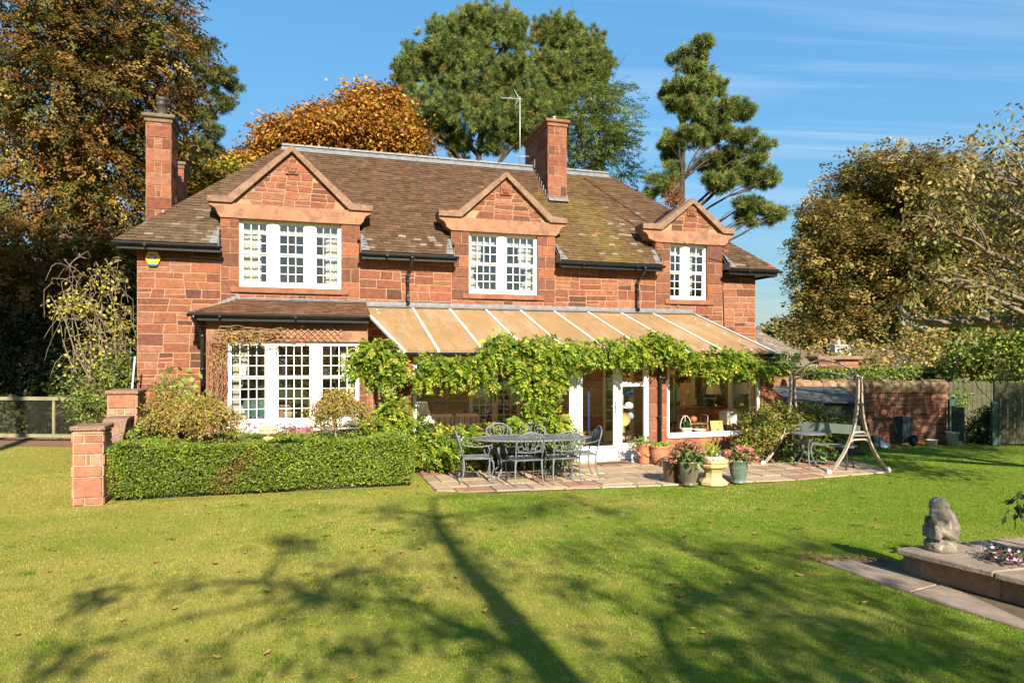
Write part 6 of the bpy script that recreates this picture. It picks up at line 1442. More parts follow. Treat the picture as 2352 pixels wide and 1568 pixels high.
tree("pine_tree", "pine with open grey-green branches showing right of the left-hand chimney", b, bl, (0, 0, 15), .3, lambda t: needles("crown", ragged(bl, 4), 460, 80, .27, .023, [(.11, .14, .04, 3), (.085, .115, .036, 3), (.18, .15, .04, 1)], t, seed=1), BARK_PINE, subs=5, rb=.4)
b = Vector((-8.0, 33, 0)); bl = PB(33, [(845, 235, 70, 45), (850, 275, 95, 60), (740, 285, 75, 45), (905, 310, 60, 50), (650, 305, 62, 38), (790, 320, 130, 45), (940, 340, 36, 40), (560, 375, 60, 24), (690, 340, 80, 30), (610, 350, 50, 26), (890, 230, 30, 25)], .8, b)
PAL_OR = [(.36, .165, .022, 4), (.30, .115, .016, 3), (.42, .24, .035, 2), (.20, .09, .022, 1), (.28, .22, .03, .8)]
tree("chestnut_tree", "rounded bright orange autumn tree rising behind the ridge", b, bl, (.5, 0, 11), .35, lambda t: foliage("crown", bl, 3000, 14, .34, .21, .12, PAL_OR, t, shell=.6, rough=.35, seed=5, flat=.4))
b = Vector((-12.6, 29, 0)); bl = PB(29, [(505, 400, 48, 22), (455, 412, 45, 26), (430, 380, 26, 24), (540, 385, 28, 20), (420, 440, 40, 30)], .8, b)
tree("maple_tree", "yellow-green autumn tree peeping over the left hip of the roof", b, bl, (0, 0, 8), .2, lambda t: foliage("crown", bl, 520, 8, .24, .22, .13, [(.34, .30, .04, 3), (.42, .28, .04, 2), (.2, .22, .04, 2), (.4, .17, .03, 1)], t, seed=6))
PAL_PINE = [(.14, .18, .042, 4), (.10, .14, .036, 3), (.19, .22, .055, 2), (.24, .19, .05, .5)]
b = Vector((-1.6, 37, 0)); bl = PB(37, [(1130, 45, 62, 42), (1060, 95, 75, 50), (1150, 115, 80, 60), (985, 150, 55, 50), (1075, 180, 100, 60), (1180, 205, 80, 60), (945, 200, 42, 55), (1000, 240, 75, 45), (1120, 265, 90, 50), (1215, 270, 50, 50), (1010, 110, 40, 35), (1180, 60, 30, 30), (1000, 310, 45, 26), (1060, 330, 30, 22), (1130, 335, 36, 20), (1200, 325, 30, 26), (960, 290, 26, 30)], .75, b)
tree("pine_tree", "tallest and broadest of the dark green pines behind the house", b, bl, (0, 0, 18), .45, lambda t: needles("crown", ragged(bl, 5, .62, .58) + bl, 4000, 76, .28, .023, PAL_PINE, t, seed=3, shell=.55, rough=.25), BARK_PINE, subs=6, rb=.4)
b = Vector((2.6, 39, 0)); bl = PB(39, [(1270, 75, 48, 42), (1350, 95, 48, 36), (1310, 130, 60, 50), (1385, 145, 34, 34), (1265, 170, 60, 50), (1345, 190, 55, 40), (1280, 240, 55, 45), (1250, 300, 45, 40)], .8, b)
tree("pine_tree", "thinner pine with an open top behind the ridge chimney", b, bl, (0, 0, 18), .4, lambda t: needles("crown", ragged(bl, 5, .62, .58) + bl, 1900, 76, .28, .023, PAL_PINE, t, seed=4, shell=.55), BARK_PINE, subs=6, rb=.4)
b = Vector((4.4, 35, 0)); bl = PB(35, [(1370, 235, 45, 16), (1335, 265, 45, 26), (1405, 290, 36, 12), (1370, 310, 55, 20), (1325, 335, 40, 34), (1415, 325, 32, 10), (1385, 350, 45, 14), (1350, 375, 45, 18), (1425, 400, 32, 9), (1390, 205, 30, 24), (1410, 245, 28, 12)], 1, b)
tree("cedar_tree", "feathery light green conifer with level sprays right of the ridge chimney", b, bl, (0, 0, 16), .25, lambda t: bough_sprays("crown", bl, 620, 44, 1.25, .17, .045, [(.13, .165, .03, 3), (.18, .20, .04, 2), (.09, .12, .024, 2)], t, 7, (.35, -.1, -.06), .17, .03), BARK_PINE, subs=5)
b = Vector((7.6, 30, 0)); bl = PB(30, [(1597, 105, 30, 22), (1588, 140, 40, 22), (1565, 190, 42, 20), (1635, 185, 38, 26), (1600, 225, 50, 20), (1560, 250, 34, 18), (1640, 270, 60, 22), (1690, 255, 34, 26), (1560, 310, 46, 20), (1620, 320, 50, 20), (1690, 330, 42, 20), (1735, 355, 30, 26), (1530, 345, 24, 18), (1650, 375, 50, 18), (1710, 400, 45, 20), (1520, 425, 30, 24), (1750, 420, 34, 24), (1660, 420, 40, 14), (1735, 465, 40, 16), (1775, 495, 24, 14), (1715, 500, 20, 14), (1550, 400, 26, 20)], .95, b)
def pine_right(t):
    needles("crown", ragged(bl, 5, .66, .55), 2500, 76, .25, .020, PAL_PINE, t, seed=8, shell=.7, rough=.35)
    d = PB(30, [(1540, 445, 14, 26), (1555, 470, 12, 14)], 1, b); needles("dead_branch", d, 70, 18, .3, .03, [(.28, .12, .05, 1)], t)
tree("pine_tree", "lone pine leaning its lower boughs to the right beyond the smallest dormer", b, bl, (.3, 0, 16), .27, pine_right, BARK_PINE, subs=6, rb=.32, low=.3)
PAL_OLIVE = [(.28, .21, .06, 4), (.34, .24, .08, 3), (.19, .175, .045, 3), (.13, .13, .035, 2), (.36, .24, .10, 1)]
b = Vector((24.5, 44, 0)); bl = PB(44, [(1905, 510, 55, 45), (2010, 425, 75, 55), (1885, 610, 50, 55), (1960, 560, 85, 75), (1895, 700, 55, 45), (1985, 680, 90, 70), (2070, 600, 80, 90), (2050, 480, 70, 60), (1880, 765, 40, 26), (1950, 745, 50, 22)], .8, b)
tree("sycamore_tree", "large olive-brown tree beyond the wall, left one of two, with sky showing through its edge", b, bl, (0, 0, 12), .45, lambda t: bough_sprays("crown", bl, 2900, 36, 1.2, .22, .15, PAL_OLIVE, t, 9, (-.1, 0, .1), .34, .16), subs=6, rb=.3)
b = Vector((27.5, 42, 0)); bl = PB(42, [(2075, 390, 60, 45), (2095, 440, 75, 60, 38.5), (2150, 500, 80, 60, 38.5), (2060, 520, 60, 60, 39), (2200, 420, 70, 60, 38.5), (2140, 425, 80, 65), (2180, 540, 95, 85), (2260, 470, 90, 100), (2290, 610, 90, 90), (2150, 650, 85, 75), (2240, 690, 100, 40), (2340, 520, 70, 130), (2120, 705, 60, 30)], .8, b)
tree("sycamore_tree", "large olive-brown tree beyond the wall, right one of two, behind the near cherry", b, bl, (0, 0, 13), .5, lambda t: bough_sprays("crown", bl, 3200, 36, 1.2, .22, .15, PAL_OLIVE, t, 10, (-.1, 0, .1), .34, .16), subs=6, rb=.3)
b = Vector((28.5, 72, -1)); bl = PB(72, [(1800, 770, 52, 34), (1770, 790, 30, 25), (1840, 785, 40, 28), (1805, 750, 30, 16)], .8, b)
tree("oak_tree", "small rounded far-off tree just right of the house end", b, bl, (0, 0, 5), .3, lambda t: foliage("crown", bl, 900, 8, .5, .45, .3, [(.26, .20, .08, 3), (.18, .15, .06, 2), (.15, .15, .05, 1)], t, seed=11))
# near cherry on the right, its trunk outside the picture
b = Vector((11.2, 11.6, 0)); bl = PB(11, [(2240, 400, 95, 80), (2330, 330, 70, 80), (2150, 510, 85, 75), (2300, 560, 90, 100), (2210, 660, 110, 60), (2330, 720, 70, 60), (2130, 640, 60, 50), (2400, 450, 90, 160), (2420, 650, 80, 90), (2180, 440, 70, 50)], .9, b)
PAL_CH = [(.24, .20, .06, 4), (.17, .155, .045, 3), (.30, .21, .075, 2), (.13, .145, .03, 2.5), (.24, .10, .04, .8)]
bl2 = [((x - b.x, y - b.y, z), (1.1, 1.1, .8)) for x, y, z in ((9.8, 9.2, 4.3), (10.9, 9.0, 4.9), (12.0, 9.2, 4.4), (11.2, 10.2, 5.4), (12.6, 10.0, 5.6), (13.6, 9.4, 4.8), (10.2, 10.4, 4.6), (14.6, 10.2, 5.2), (9.4, 8.2, 3.6))]
def cherry(t):
    foliage("crown", bl2, 2000, 7, .22, .14, .07, PAL_CH, t, seed=22, shell=.95, rough=.3, droop=.5)
    foliage("crown", bl, 820, 4, .15, .105, .048, PAL_CH, t, seed=12, shell=.9, rough=.35, droop=.75)
    tw = PB(11, [(2290, 830, 18, 45), (2215, 770, 12, 30), (2090, 690, 30, 25)], 1, b); foliage("crown", tw, 26, 4, .08, .13, .058, PAL_CH, t, droop=1.2, shell=1)
    m = MB(); pts = [at(2640, 770, 11.6), at(2480, 752, 11.8), at(2350, 742, 12), at(2230, 738, 12), at(2140, 742, 12), at(2085, 728, 12), at(2060, 700, 12)]; m.tube([p - b for p in pts], [.16, .14, .12, .10, .075, .05, .03], 9)
    for (x0, y0, x1, y1, r) in ((2350, 742, 2200, 560, .04), (2230, 738, 2120, 610, .03), (2450, 750, 2330, 480, .05), (2330, 560, 2180, 430, .02), (2440, 700, 2300, 640, .03), (2480, 752, 2290, 380, .045), (2200, 560, 2090, 520, .015), (2300, 745, 2260, 640, .02)):
        m.tube(bend_path(at(x0, y0, 11.8) - b, at(x1, y1, 11.0) - b, .1, 6, .08), taper(r, r * .3, 6), 6)
    m.build("bough", mat("pale_bark", (.17, .13, .095), .9, var=.4, vs=10, bump=.4), t)
tree("cherry_tree", "near cherry tree with large yellowing leaves and bare twigs reaching in from the right edge", b, bl, (-.4, -.2, 5.5), .22, cherry, mat("pale_bark", (.17, .13, .095), .9, var=.4, vs=10, bump=.4), subs=9, rb=.3)
# tree behind the camera whose shadow falls across the lawn
b = Vector((2.32, -2.2, 0)); TE = math.tan(SUN_EL)
def unshadow(zx, zy, dy=0.0):
    X = (400 + zx / .784) / 1.7415; Yp = (1900 + zy / .784) / 1.7415; gy = EYE * 1568 / (Yp - 830); gx = (X - 1176) / 1568 * gy
    l = (gy - (b.y + dy)) / SUN_DIR.y; return Vector((gx - SUN_DIR.x * l, b.y + dy, l * TE)) - b
SH = [(580, 205, .28), (640, 240, .2), (1040, 150, .4), (1085, 205, .4), (1290, 130, .36), (1400, 100, .3), (1460, 75, .3), (1180, 290, .3), (760, 290, .28), (880, 280, .2), (840, 335, .28), (700, 380, .3), (520, 340, .22), (290, 350, .25), (20, 365, .22), (1100, 470, .3), (1000, 410, .32), (850, 535, .22), (700, 560, .25), (260, 620, .3), (-120, 560, .2), (600, 450, .18), (1480, 240, .34), (1650, 215, .34), (1800, 200, .34), (1950, 230, .34), (2100, 250, .36), (2250, 215, .36), (1700, 290, .22), (1480, 350, .28), (1850, 390, .3), (1985, 350, .38), (2070, 330, .3), (1750, 440, .26), (1860, 600, .3), (1200, 500, .26), (1270, 590, .24), (1600, 560, .24), (2150, 460, .34), (2320, 480, .4), (2250, 600, .4), (2000, 540, .26), (2450, 560, .45), (2600, 500, .45), (2450, 400, .35), (1600, 110, .2), (900, 110, .28), (720, 95, .2), (1800, 700, .3), (2100, 700, .36), (2500, 700, .5), (2750, 600, .5), (2000, 640, .3), (2380, 330, .3)]
bl = []
for zx, zy, r in SH:
    dy = rng.uniform(-.8, .8); c = unshadow(zx, zy, dy); bl.append((tuple(c), (r, r, r * .8)))
def camtree(t): foliage("crown", [(c, (r[0] * 1.25, r[1] * 1.25, r[2] * 1.25)) for c, r in bl], 900, 8, .13, .10, .065, PAL_CH, t, seed=13, shell=.98, droop=.4)
t = thing("ornamental_tree", "open-branched ornamental tree standing behind the viewer, throwing the long shadow on the lawn", "tree", b)
camtree(t); m = MB(); tr = [Vector((0, 0, -.1))] + [unshadow(*q) for q in ((1440, 640), (1300, 470), (1240, 390), (1150, 290), (1085, 205), (1050, 130), (1040, 70))]
m.tube([tr[0], tr[0].lerp(tr[1], .5)] + tr[1:], [.2, .17, .155, .14, .125, .10, .075, .05, .03], 9)
st = [tr[0].lerp(tr[1], .55)] + [unshadow(*q) for q in ((1900, 680), (1780, 540), (1750, 450), (1900, 390), (2060, 330), (2250, 215))]; m.tube(st, [.09, .06, .055, .05, .04, .03, .015], 8)
st2 = [tr[1].lerp(tr[2], .2)] + [unshadow(*q) for q in ((1200, 500), (1080, 450), (960, 400), (700, 380), (520, 330))]; m.tube(st2, [.06, .045, .04, .03, .02, .012], 7)
for (c, r) in bl:
    c = Vector(c); cand = sorted(tr[2:] + st[1:] + st2[1:], key=lambda p: (p - c).length + max(0, p.z - c.z) * 1.5); s = cand[0]
    if (s - c).length > .1: m.tube(bend_path(s, c, .05, 4, .08), taper(.028, .008, 4), 5, cap=False)
m.build("trunk", BARK, t)

b = Vector((-9.2, 6.0, 0)); bl = [((rng.uniform(-2.4, 1.5), rng.uniform(-2.4, 2.4), rng.uniform(9.3, 13.8)), (1.5, 1.5, .9)) for _ in range(20)]  # unseen tree beyond the left edge, added to shade the ground behind the hurdle
tree("pine_tree", "tall pine out of view on the left, added to shade the ground under the beech", b, bl, (0, 0, 13.5), .3, lambda t: foliage("crown", bl, 2600, 7, .3, .34, .16, [(.09, .12, .03, 1)], t, seed=31), BARK_PINE, subs=2, low=.66)
# ------------------------------------------------------------------ shrubs, hedges and climbers
def hedge_box(name, label, boxes, dens, L, W, pal, loc=(0, 0, 0), rot=0, cat="hedge", wob=.075):
    t = thing(name, label, cat, loc, rot); PP = []; NN = []; core = MB()
    for (x0, x1, y0, y1, z0, z1) in boxes:
        dx, dy, dz = x1 - x0, y1 - y0, z1 - z0
        core.box(x0 + .17, x1 - .17, y0 + .17, y1 - .17, 0, z1 - .10)
        for (a, n) in ((dx * dz, (0, -1, 0)), (dx * dz, (0, 1, 0)), (dy * dz, (-1, 0, 0)), (dy * dz, (1, 0, 0)), (dx * dy, (0, 0, 1))):
            k = int(a * dens); r = nr.random((k, 3)); P = np.array([x0, y0, z0]) + r * np.array([dx, dy, dz])
            for ax in range(3):
                if n[ax]: P[:, ax] = (x1, y1, z1)[ax] if n[ax] > 0 else (x0, y0, z0)[ax]
            P += np.array(n) * (nz(P, 2.2) * wob + nz(P, 7, 3) * wob * .45 + nr.normal(size=k) * .018 - .02)[:, None]
            if n[2] == 0: P += np.array(n) * (-.10 * np.clip((z0 + .18 - P[:, 2]) / .18, 0, 1))[:, None]
            PP.append(P); NN.append(np.repeat(np.array([n], dtype=float), k, axis=0))
    P = np.concatenate(PP); Nn = np.concatenate(NN); k = len(P)
    C = palette(k, pal, .22) * (1 + .22 * nz(P, 1.4, 5))[:, None] * (1 + .15 * nz(P, 5, 9))[:, None]
    br = (nz(P, 2.9, 4) + .25 * nr.normal(size=k) > .86)[:, None]; C = np.where(br, palette(k, [(.24, .13, .05, 2), (.16, .12, .03, 1)], .2), C)
    st = nr.random(k) < .035; P = P + Nn * (st * nr.random(k) * .09)[:, None]
    D = unit(Nn * .6 + rdir(k) * .9 + np.array([0, 0, .25])); leaf_mesh("foliage", P, D, unit(Nn * .8 + rdir(k) * .8), L * nr.uniform(.7, 1.3, k), W * nr.uniform(.7, 1.3, k), np.clip(C, .005, 1), leaf_mat(), t)
    core.build("branches", mat("hedge_inside", (.030, .035, .014), rough=1, var=.5, vs=10), t); return t
PAL_BOX = [(.15, .23, .024, 4), (.21, .275, .03, 3), (.10, .17, .024, 2.5), (.28, .30, .04, 1.6), (.26, .17, .045, .3)]
hedge_box("box_hedge", "clipped knee-high box hedge in front of the bay, with a return at its right end", [(.66, 5.14, -4.86, -4.30, .06, .80), (4.62, 5.16, -4.30, -2.75, .06, .76)], 5200, .036, .024, PAL_BOX, (HX, HY, 0), TH)
hedge_box("box_hedge", "second, shadier row of clipped box hedge behind the front one", [(.9, 4.55, -3.3, -2.85, .06, .72)], 2300, .04, .026, PAL_BOX, (HX, HY, 0), TH)
hedge_box("privet_hedge", "bright green clipped hedge showing over the boundary wall", [(8.6, 12.3, 19.4, 20.4, .2, 1.86)], 420, .085, .06, [(.16, .22, .03, 3), (.22, .27, .035, 3), (.09, .15, .025, 2)], wob=.08)
def shrub(name, label, blobs, nc, per, sp, L, W, pal, base, stems=4, r=.02, bark=BARK, cat="shrub", group=None, **k):
    t = thing(name, label, cat, base, 0, group); base = Vector(base); lb = [((c[0] - base.x, c[1] - base.y, c[2] - base.z), rr) for c, rr in blobs]
    foliage("foliage", lb, nc, per, sp, L, W, pal, t, **k); m = MB()
    for c, rr in lb:
        for _ in range(stems): e = Vector(c) + Vector((rng.gauss(0, .5) * rr[0], rng.gauss(0, .5) * rr[1], rng.gauss(0, .5) * rr[2])); m.tube(bend_path((rng.gauss(0, .06), rng.gauss(0, .06), 0), e, .08, 5, .1), taper(r, r * .3, 5), 5)
    m.build("stems", bark, t); return t
def WB(lst, base=None):     # clumps given as bearings with their own distance
    return [((lambda c: (c.x, c.y, c.z))(at(x, y, Y)), (rx * Y / 1568, max(rx, ry) * Y / 1568 * dp, ry * Y / 1568)) for x, y, rx, ry, Y, dp in lst]
PAL_SHR = [(.15, .18, .025, 3), (.24, .23, .04, 3), (.09, .12, .02, 2.5), (.32, .26, .06, 1), (.24, .10, .04, .5)]
PALE = MATS["pale_bark"]
# yellowing pendulous shrub left of the house
t = shrub("laburnum", "straggling shrub with bare pale twigs and small yellow leaves left of the house corner", WB([(250, 640, 55, 50, 15, .7), (190, 700, 60, 55, 15, .7), (265, 750, 45, 70, 14.9, .7), (205, 800, 55, 60, 14.9, .7), (235, 880, 45, 60, 14.9, .7), (150, 690, 40, 40, 15, .7)]), 380, 4, .09, .085, .055, [(.42, .34, .05, 3), (.34, .29, .06, 3), (.24, .22, .05, 2)], (-9.0, 15.2, 0), stems=4, r=.024, bark=PALE, shell=.95, droop=.5)
m = MB()
for k in range(110):
    a = at(rng.uniform(150, 305), rng.uniform(590, 840), 15 + rng.uniform(-.5, .4)) - Vector((-9.0, 15.2, 0)); e = a + Vector((rng.gauss(0, .35), rng.gauss(0, .3), -rng.uniform(.2, .9))); m.tube(bend_path(a, e, .32, 6, .2), taper(.009, .004, 6), 4)
m.build("twigs", PALE, t)
shrub("ivy_shrub", "yellow-green ivy mound beside the inner pier of the garden wall", WB([(215, 935, 50, 35, 14.2, .8), (185, 900, 30, 40, 14.4, .8), (265, 860, 40, 50, 14.4, .7)]), 420, 5, .07, .07, .055, [(.15, .19, .03, 3), (.24, .25, .05, 2), (.08, .12, .02, 2)], (-8.8, 14.3, 0))
for i, (x, y, rx, ry, Y, lb) in enumerate(((60, 850, 150, 140, 20.6, "dark evergreen bush behind the wire hurdle at the left edge"), (205, 850, 100, 140, 20.2, "dark evergreen bush behind the right end of the wire hurdle"), (300, 760, 55, 170, 20.8, "dark bush in the shade close to the left house corner"), (-100, 840, 120, 150, 20.6, "dark bush half outside the left edge"))):
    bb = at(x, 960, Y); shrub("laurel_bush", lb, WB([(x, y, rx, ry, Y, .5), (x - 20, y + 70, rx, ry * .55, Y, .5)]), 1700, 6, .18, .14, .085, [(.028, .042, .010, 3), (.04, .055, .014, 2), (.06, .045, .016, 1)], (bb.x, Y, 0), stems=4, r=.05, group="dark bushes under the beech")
shrub("broadleaf_bush", "low sunlit evergreen bush in front of the dark ones beyond the wire hurdle", WB([(170, 870, 45, 60, 20, .8)]), 260, 6, .12, .10, .06, [(.07, .11, .025, 2), (.11, .14, .04, 1)], (-12.8, 20, 0))
# shrubs inside the hedge
shrub("berberis", "mixed green and amber shrub against the wall between the inner pier and the bay downpipe", WB([(395, 905, 55, 45, 12.6, .7), (360, 960, 45, 45, 12.2, .7), (430, 950, 45, 40, 12.4, .7)]), 620, 5, .05, .05, .03, [(.20, .22, .035, 3), (.13, .17, .03, 2), (.36, .22, .05, 1.2), (.34, .12, .04, .6)], (-6.6, 12.5, 0))
shrub("climbing_hydrangea", "climber with big pale green leaves on the wall left of the bay", WB([(420, 885, 50, 38, 13.9, .4), (445, 920, 30, 36, 13.9, .4)]), 34, 2, .08, .17, .13, [(.22, .30, .07, 3), (.28, .30, .08, 2), (.16, .21, .04, 2)], (-6.6, 14.1, 0), stems=5, out=1.1)
shrub("begonia", "deep red flowering clump behind the hedge at the left weeping tree", WB([(405, 1000, 26, 14, 11.9, .9), (425, 985, 16, 14, 11.9, .9)]), 110, 5, .03, .05, .04, [(.34, .012, .03, 3), (.22, .01, .02, 2), (.42, .03, .06, 1)], (-5.75, 11.95, 0), stems=3, r=.008, out=.9)
shrub("ivy", "yellow-green ivy creeping over the low part of the garden wall", WB([(312, 1000, 18, 12, 11.3, .6), (335, 985, 26, 25, 11.5, .7)]), 130, 5, .045, .06, .05, [(.2, .26, .04, 3), (.12, .18, .03, 2), (.3, .28, .06, 1)], (-6.3, 11.2, 0))
def weeping(label, bx, by, x, y, rx, ry, Y, h):
    base = Vector((bx, by, 0)); t = thing("weeping_tree", label, "tree", base, 0, "small weeping standards in the box hedge bed"); k = Y / 1568; c = at(x, y, Y) - base; R_ = rx * k; H_ = ry * k; top = Vector((c.x * .2, 0, h))
    m = MB(); m.tube(bend_path((0, 0, 0), top, 0, 6, .03), taper(.04, .034, 6), 8); m.build("trunk", mat("ringed_bark", (.22, .16, .10), .8, var=.4, vs=14), t); m = MB(); P = []; 
    for i in range(110):
        a = rng.uniform(0, 6.283); rr = R_ * rng.uniform(.45, 1.05); out = Vector((math.cos(a) * rr, math.sin(a) * rr * .8, 0)); pk = top + out * .35 + Vector((c.x * .4, 0, rng.uniform(.02, .14))); e = top + out + Vector((c.x * .8, 0, -H_ * rng.uniform(.5, 1.55)))
        pts = [top, top.lerp(pk, .6) + Vector((0, 0, .04)), pk, pk.lerp(e, .45) + out * .12, e]; th = rng.uniform(.004, .009) if i > 14 else .016
        m.tube(pts, [th, th, th * .8, th * .6, th * .35], 5)
        for q in range(9): s = rng.uniform(.25, 1); j = min(3, int(s * 4)); p = pts[j].lerp(pts[j + 1], s * 4 - j); P.append(tuple(p))
    m.build("branches", mat("tan_twig", (.26, .17, .075), .85, var=.35, vs=12), t); P = np.repeat(np.array(P), 6, axis=0); P += nr.normal(size=P.shape) * .045; n = len(P)
    leaf_mesh("crown", P, unit(rdir(n) + np.array([0, 0, -.5])), rdir(n), .046 * nr.uniform(.6, 1.2, n), .028, palette(n, [(.34, .25, .05, 3), (.26, .23, .045, 3), (.40, .27, .045, 2), (.18, .20, .03, 2.5), (.28, .15, .06, 1)], .2), LEAFM, t)
weeping("small amber weeping tree left of the bay window, right one of a close pair", -5.05, 10.98, 480, 985, 88, 38, 10.98, 1.32)
weeping("small amber weeping tree beside the garden wall, left one of a close pair", -5.55, 11.35, 405, 985, 75, 36, 11.3, 1.28)
weeping("small weeping tree standing alone in front of the right half of the bay window", -2.98, 11.45, 780, 965, 82, 40, 11.45, 1.44)
# pink lilies along the bay
p0 = [hw(u, v) for u, v in ((1.7, 1.25), (2.1, 1.2), (2.5, 1.35), (2.85, 1.2), (3.2, 1.3), (3.55, 1.25), (3.9, 1.4), (1.9, 1.6), (3.4, 1.55))]
for i, p in enumerate(p0):
    t = thing("nerine", "clump of pink nerine lilies along the foot of the bay window", "flower", p, 0, "pink lilies under the bay window"); n = 12; m = MB(); F_ = []
    for k in range(n):
        e = Vector((rng.gauss(0, .11), rng.gauss(0, .09), rng.uniform(.52, .72 if i not in (1, 2) else .84))); m.tube([(e.x * .4, e.y * .4, 0), e], .006, 4, (.10, .2, .04)); F_.append(e)
    m.build("stem", PLAIN, t); P = np.repeat(np.array([tuple(e) for e in F_]), 20, axis=0); q = len(P); D = unit(rdir(q) + np.array([0, 0, .3])); leaf_mesh("flower_head", P, D, rdir(q), .07, .016, palette(q, [(.62, .16, .28, 3), (.68, .34, .42, 3), (.5, .08, .2, 1)], .12), LEAFM, t, bend=.2)
    P = np.zeros((40, 3)); P[:, :2] = nr.normal(size=(40, 2)) * .1; leaf_mesh("leaf", P, unit(nr.normal(size=(40, 3)) * .4 + np.array([0, 0, 1])), rdir(40), .34, .025, palette(40, [(.08, .16, .035, 1)]), LEAFM, t, bend=.1)
# wisteria on the conservatory eaves
PAL_WIS = [(.19, .27, .022, 4), (.27, .34, .03, 3), (.12, .20, .02, 3), (.36, .38, .045, 1.6), (.42, .36, .05, .5)]
def sprays(blobs, n, parent, name="foliage", L=.19, pal=PAL_WIS, leafl=.084, leafw=.038, pairs=5, seed=0., droop=.75):
    """pinnate leaves: leaflets in pairs along a drooping rib"""
    P, d, k = blob_points(blobs, n, .8, .25, seed); T = unit(d * .8 + nr.normal(size=(n, 3)) * .55 + np.array([0, -.35, -.15])); C = palette(n, pal, .16); PP = []; DD = []; NN = []; CC = []
    Nn = unit(np.array([0, -.35, .8]) + nr.normal(size=(n, 3)) * .45); Sd = unit(np.cross(T, Nn))
    for i in range(pairs * 2 + 1):
        f = (i // 2 + 1) / pairs; s = 0 if i == pairs * 2 else (1 if i % 2 else -1); f = min(f, 1)
        PP.append(P + T * L * f + np.array([0, 0, -1]) * (droop * L * .55 * f * f)); DD.append(unit(Sd * s * .85 + T * .6 + np.array([0, 0, -.45]) + nr.normal(size=(n, 3)) * .15)); NN.append(unit(Nn + nr.normal(size=(n, 3)) * .25)); CC.append(C * np.exp(nr.normal(0, .12, (n, 1))))
    q = n * (pairs * 2 + 1); return leaf_mesh(name, np.concatenate(PP), np.concatenate(DD), np.concatenate(NN), leafl * nr.uniform(.75, 1.2, q), leafw * nr.uniform(.8, 1.2, q), np.concatenate(CC), leaf_mat("wisteria_leaf", .42, .45, .3), parent)
def fw(lst, v0=3.62):       # clumps on a plane along the conservatory front -> house-local centres and radii
    out = []
    for q in lst:
        x, y, rx, ry = q[:4]; v = q[4] if len(q) > 4 else v0; u, z = onv(x, y, v); k = (HY + u * ST - v * CT) / 1568; out.append(((u, -v, z), (rx * k * .86, q[5] if len(q) > 5 else .2, ry * k * .74)))
    return out
t = hthing("wisteria", "wisteria at the left corner of the conservatory beside the bay window", "climber", 5.15, 3.5, 0); org = (5.15, -3.5, 0)
def loc(bl_, o): return [((c[0] - o[0], c[1] - o[1], c[2] - o[2]), r) for c, r in bl_]
sprays(loc(fw([(865, 815, 58, 36, 3.55, .3), (830, 838, 34, 30, 3.5), (905, 840, 34, 34, 3.5), (880, 868, 30, 22, 3.45), (875, 800, 40, 22), (900, 945, 44, 34, 3.6), (915, 970, 36, 26, 3.65), (865, 965, 24, 20, 3.6)]), org), 760, t, seed=1)
m = MB(); L_ = lambda x, y, v: Vector((onv(x, y, v)[0] - org[0], -v - org[1], onv(x, y, v)[1]))
m.tube([L_(885, 1000, 3.5), L_(888, 940, 3.6), L_(893, 905, 3.62), L_(915, 880, 3.62), L_(950, 862, 3.6), L_(990, 850, 3.6)], [.04, .035, .032, .03, .026, .018], 7); m.tube([L_(880, 1030, 3.45), L_(872, 920, 3.45), L_(868, 850, 3.5)], [.035, .03, .02], 7); m.build("stem", PALE, t)
t = hthing("wisteria", "main wisteria trained along the conservatory gutter, hanging in a thick curtain beside the door", "climber", 7.9, 3.5, 0); org = (7.9, -3.5, 0)
W1 = fw([(1000, 835, 42, 22), (1040, 850, 40, 24), (1085, 838, 38, 20), (970, 862, 22, 16), (1030, 868, 30, 12), (1130, 812, 32, 34), (1150, 790, 34, 24), (1190, 805, 44, 30), (1240, 800, 44, 30), (1290, 800, 44, 32), (1330, 812, 36, 28), (1260, 840, 56, 18), (1205, 838, 40, 18), (1222, 875, 46, 34, 3.65), (1262, 880, 36, 32, 3.65), (1235, 915, 36, 28, 3.65), (1240, 950, 36, 24, 3.65), (1275, 968, 28, 18, 3.6), (1200, 968, 26, 16, 3.6), (1110, 870, 22, 12),
         (1395, 800, 34, 22), (1440, 795, 34, 18), (1425, 822, 34, 12), (1470, 800, 24, 22), (1505, 785, 34, 28), (1530, 790, 30, 24), (1490, 812, 34, 14), (1550, 800, 26, 20), (1580, 822, 30, 16), (1620, 830, 34, 18), (1660, 820, 28, 22), (1690, 828, 30, 18), (1730, 828, 34, 16), (1765, 838, 28, 14), (1640, 848, 34, 12), (1700, 848, 26, 12), (1790, 832, 16, 10), (1812, 822, 8, 8)])
sprays(loc(W1, org), 2900, t, seed=2)
m = MB(); L_ = lambda x, y, v: Vector((onv(x, y, v)[0] - org[0], -v - org[1], onv(x, y, v)[1]))
m.tube([L_(1232, 1045, 3.65), L_(1236, 980, 3.65), L_(1228, 900, 3.62), L_(1235, 850, 3.6), L_(1220, 820, 3.6)], [.05, .045, .04, .035, .025], 8)
m.tube([L_(1228, 845, 3.6), L_(1300, 836, 3.6), L_(1380, 832, 3.58), L_(1440, 836, 3.58), L_(1500, 832, 3.58), L_(1560, 840, 3.58), L_(1650, 838, 3.58), L_(1760, 842, 3.58)], [.03, .028, .027, .03, .03, .022, .016, .01], 7)
m.tube([L_(1228, 848, 3.6), L_(1150, 850, 3.6), L_(1080, 856, 3.6), L_(1000, 858, 3.6)], [.03, .022, .018, .012], 7)
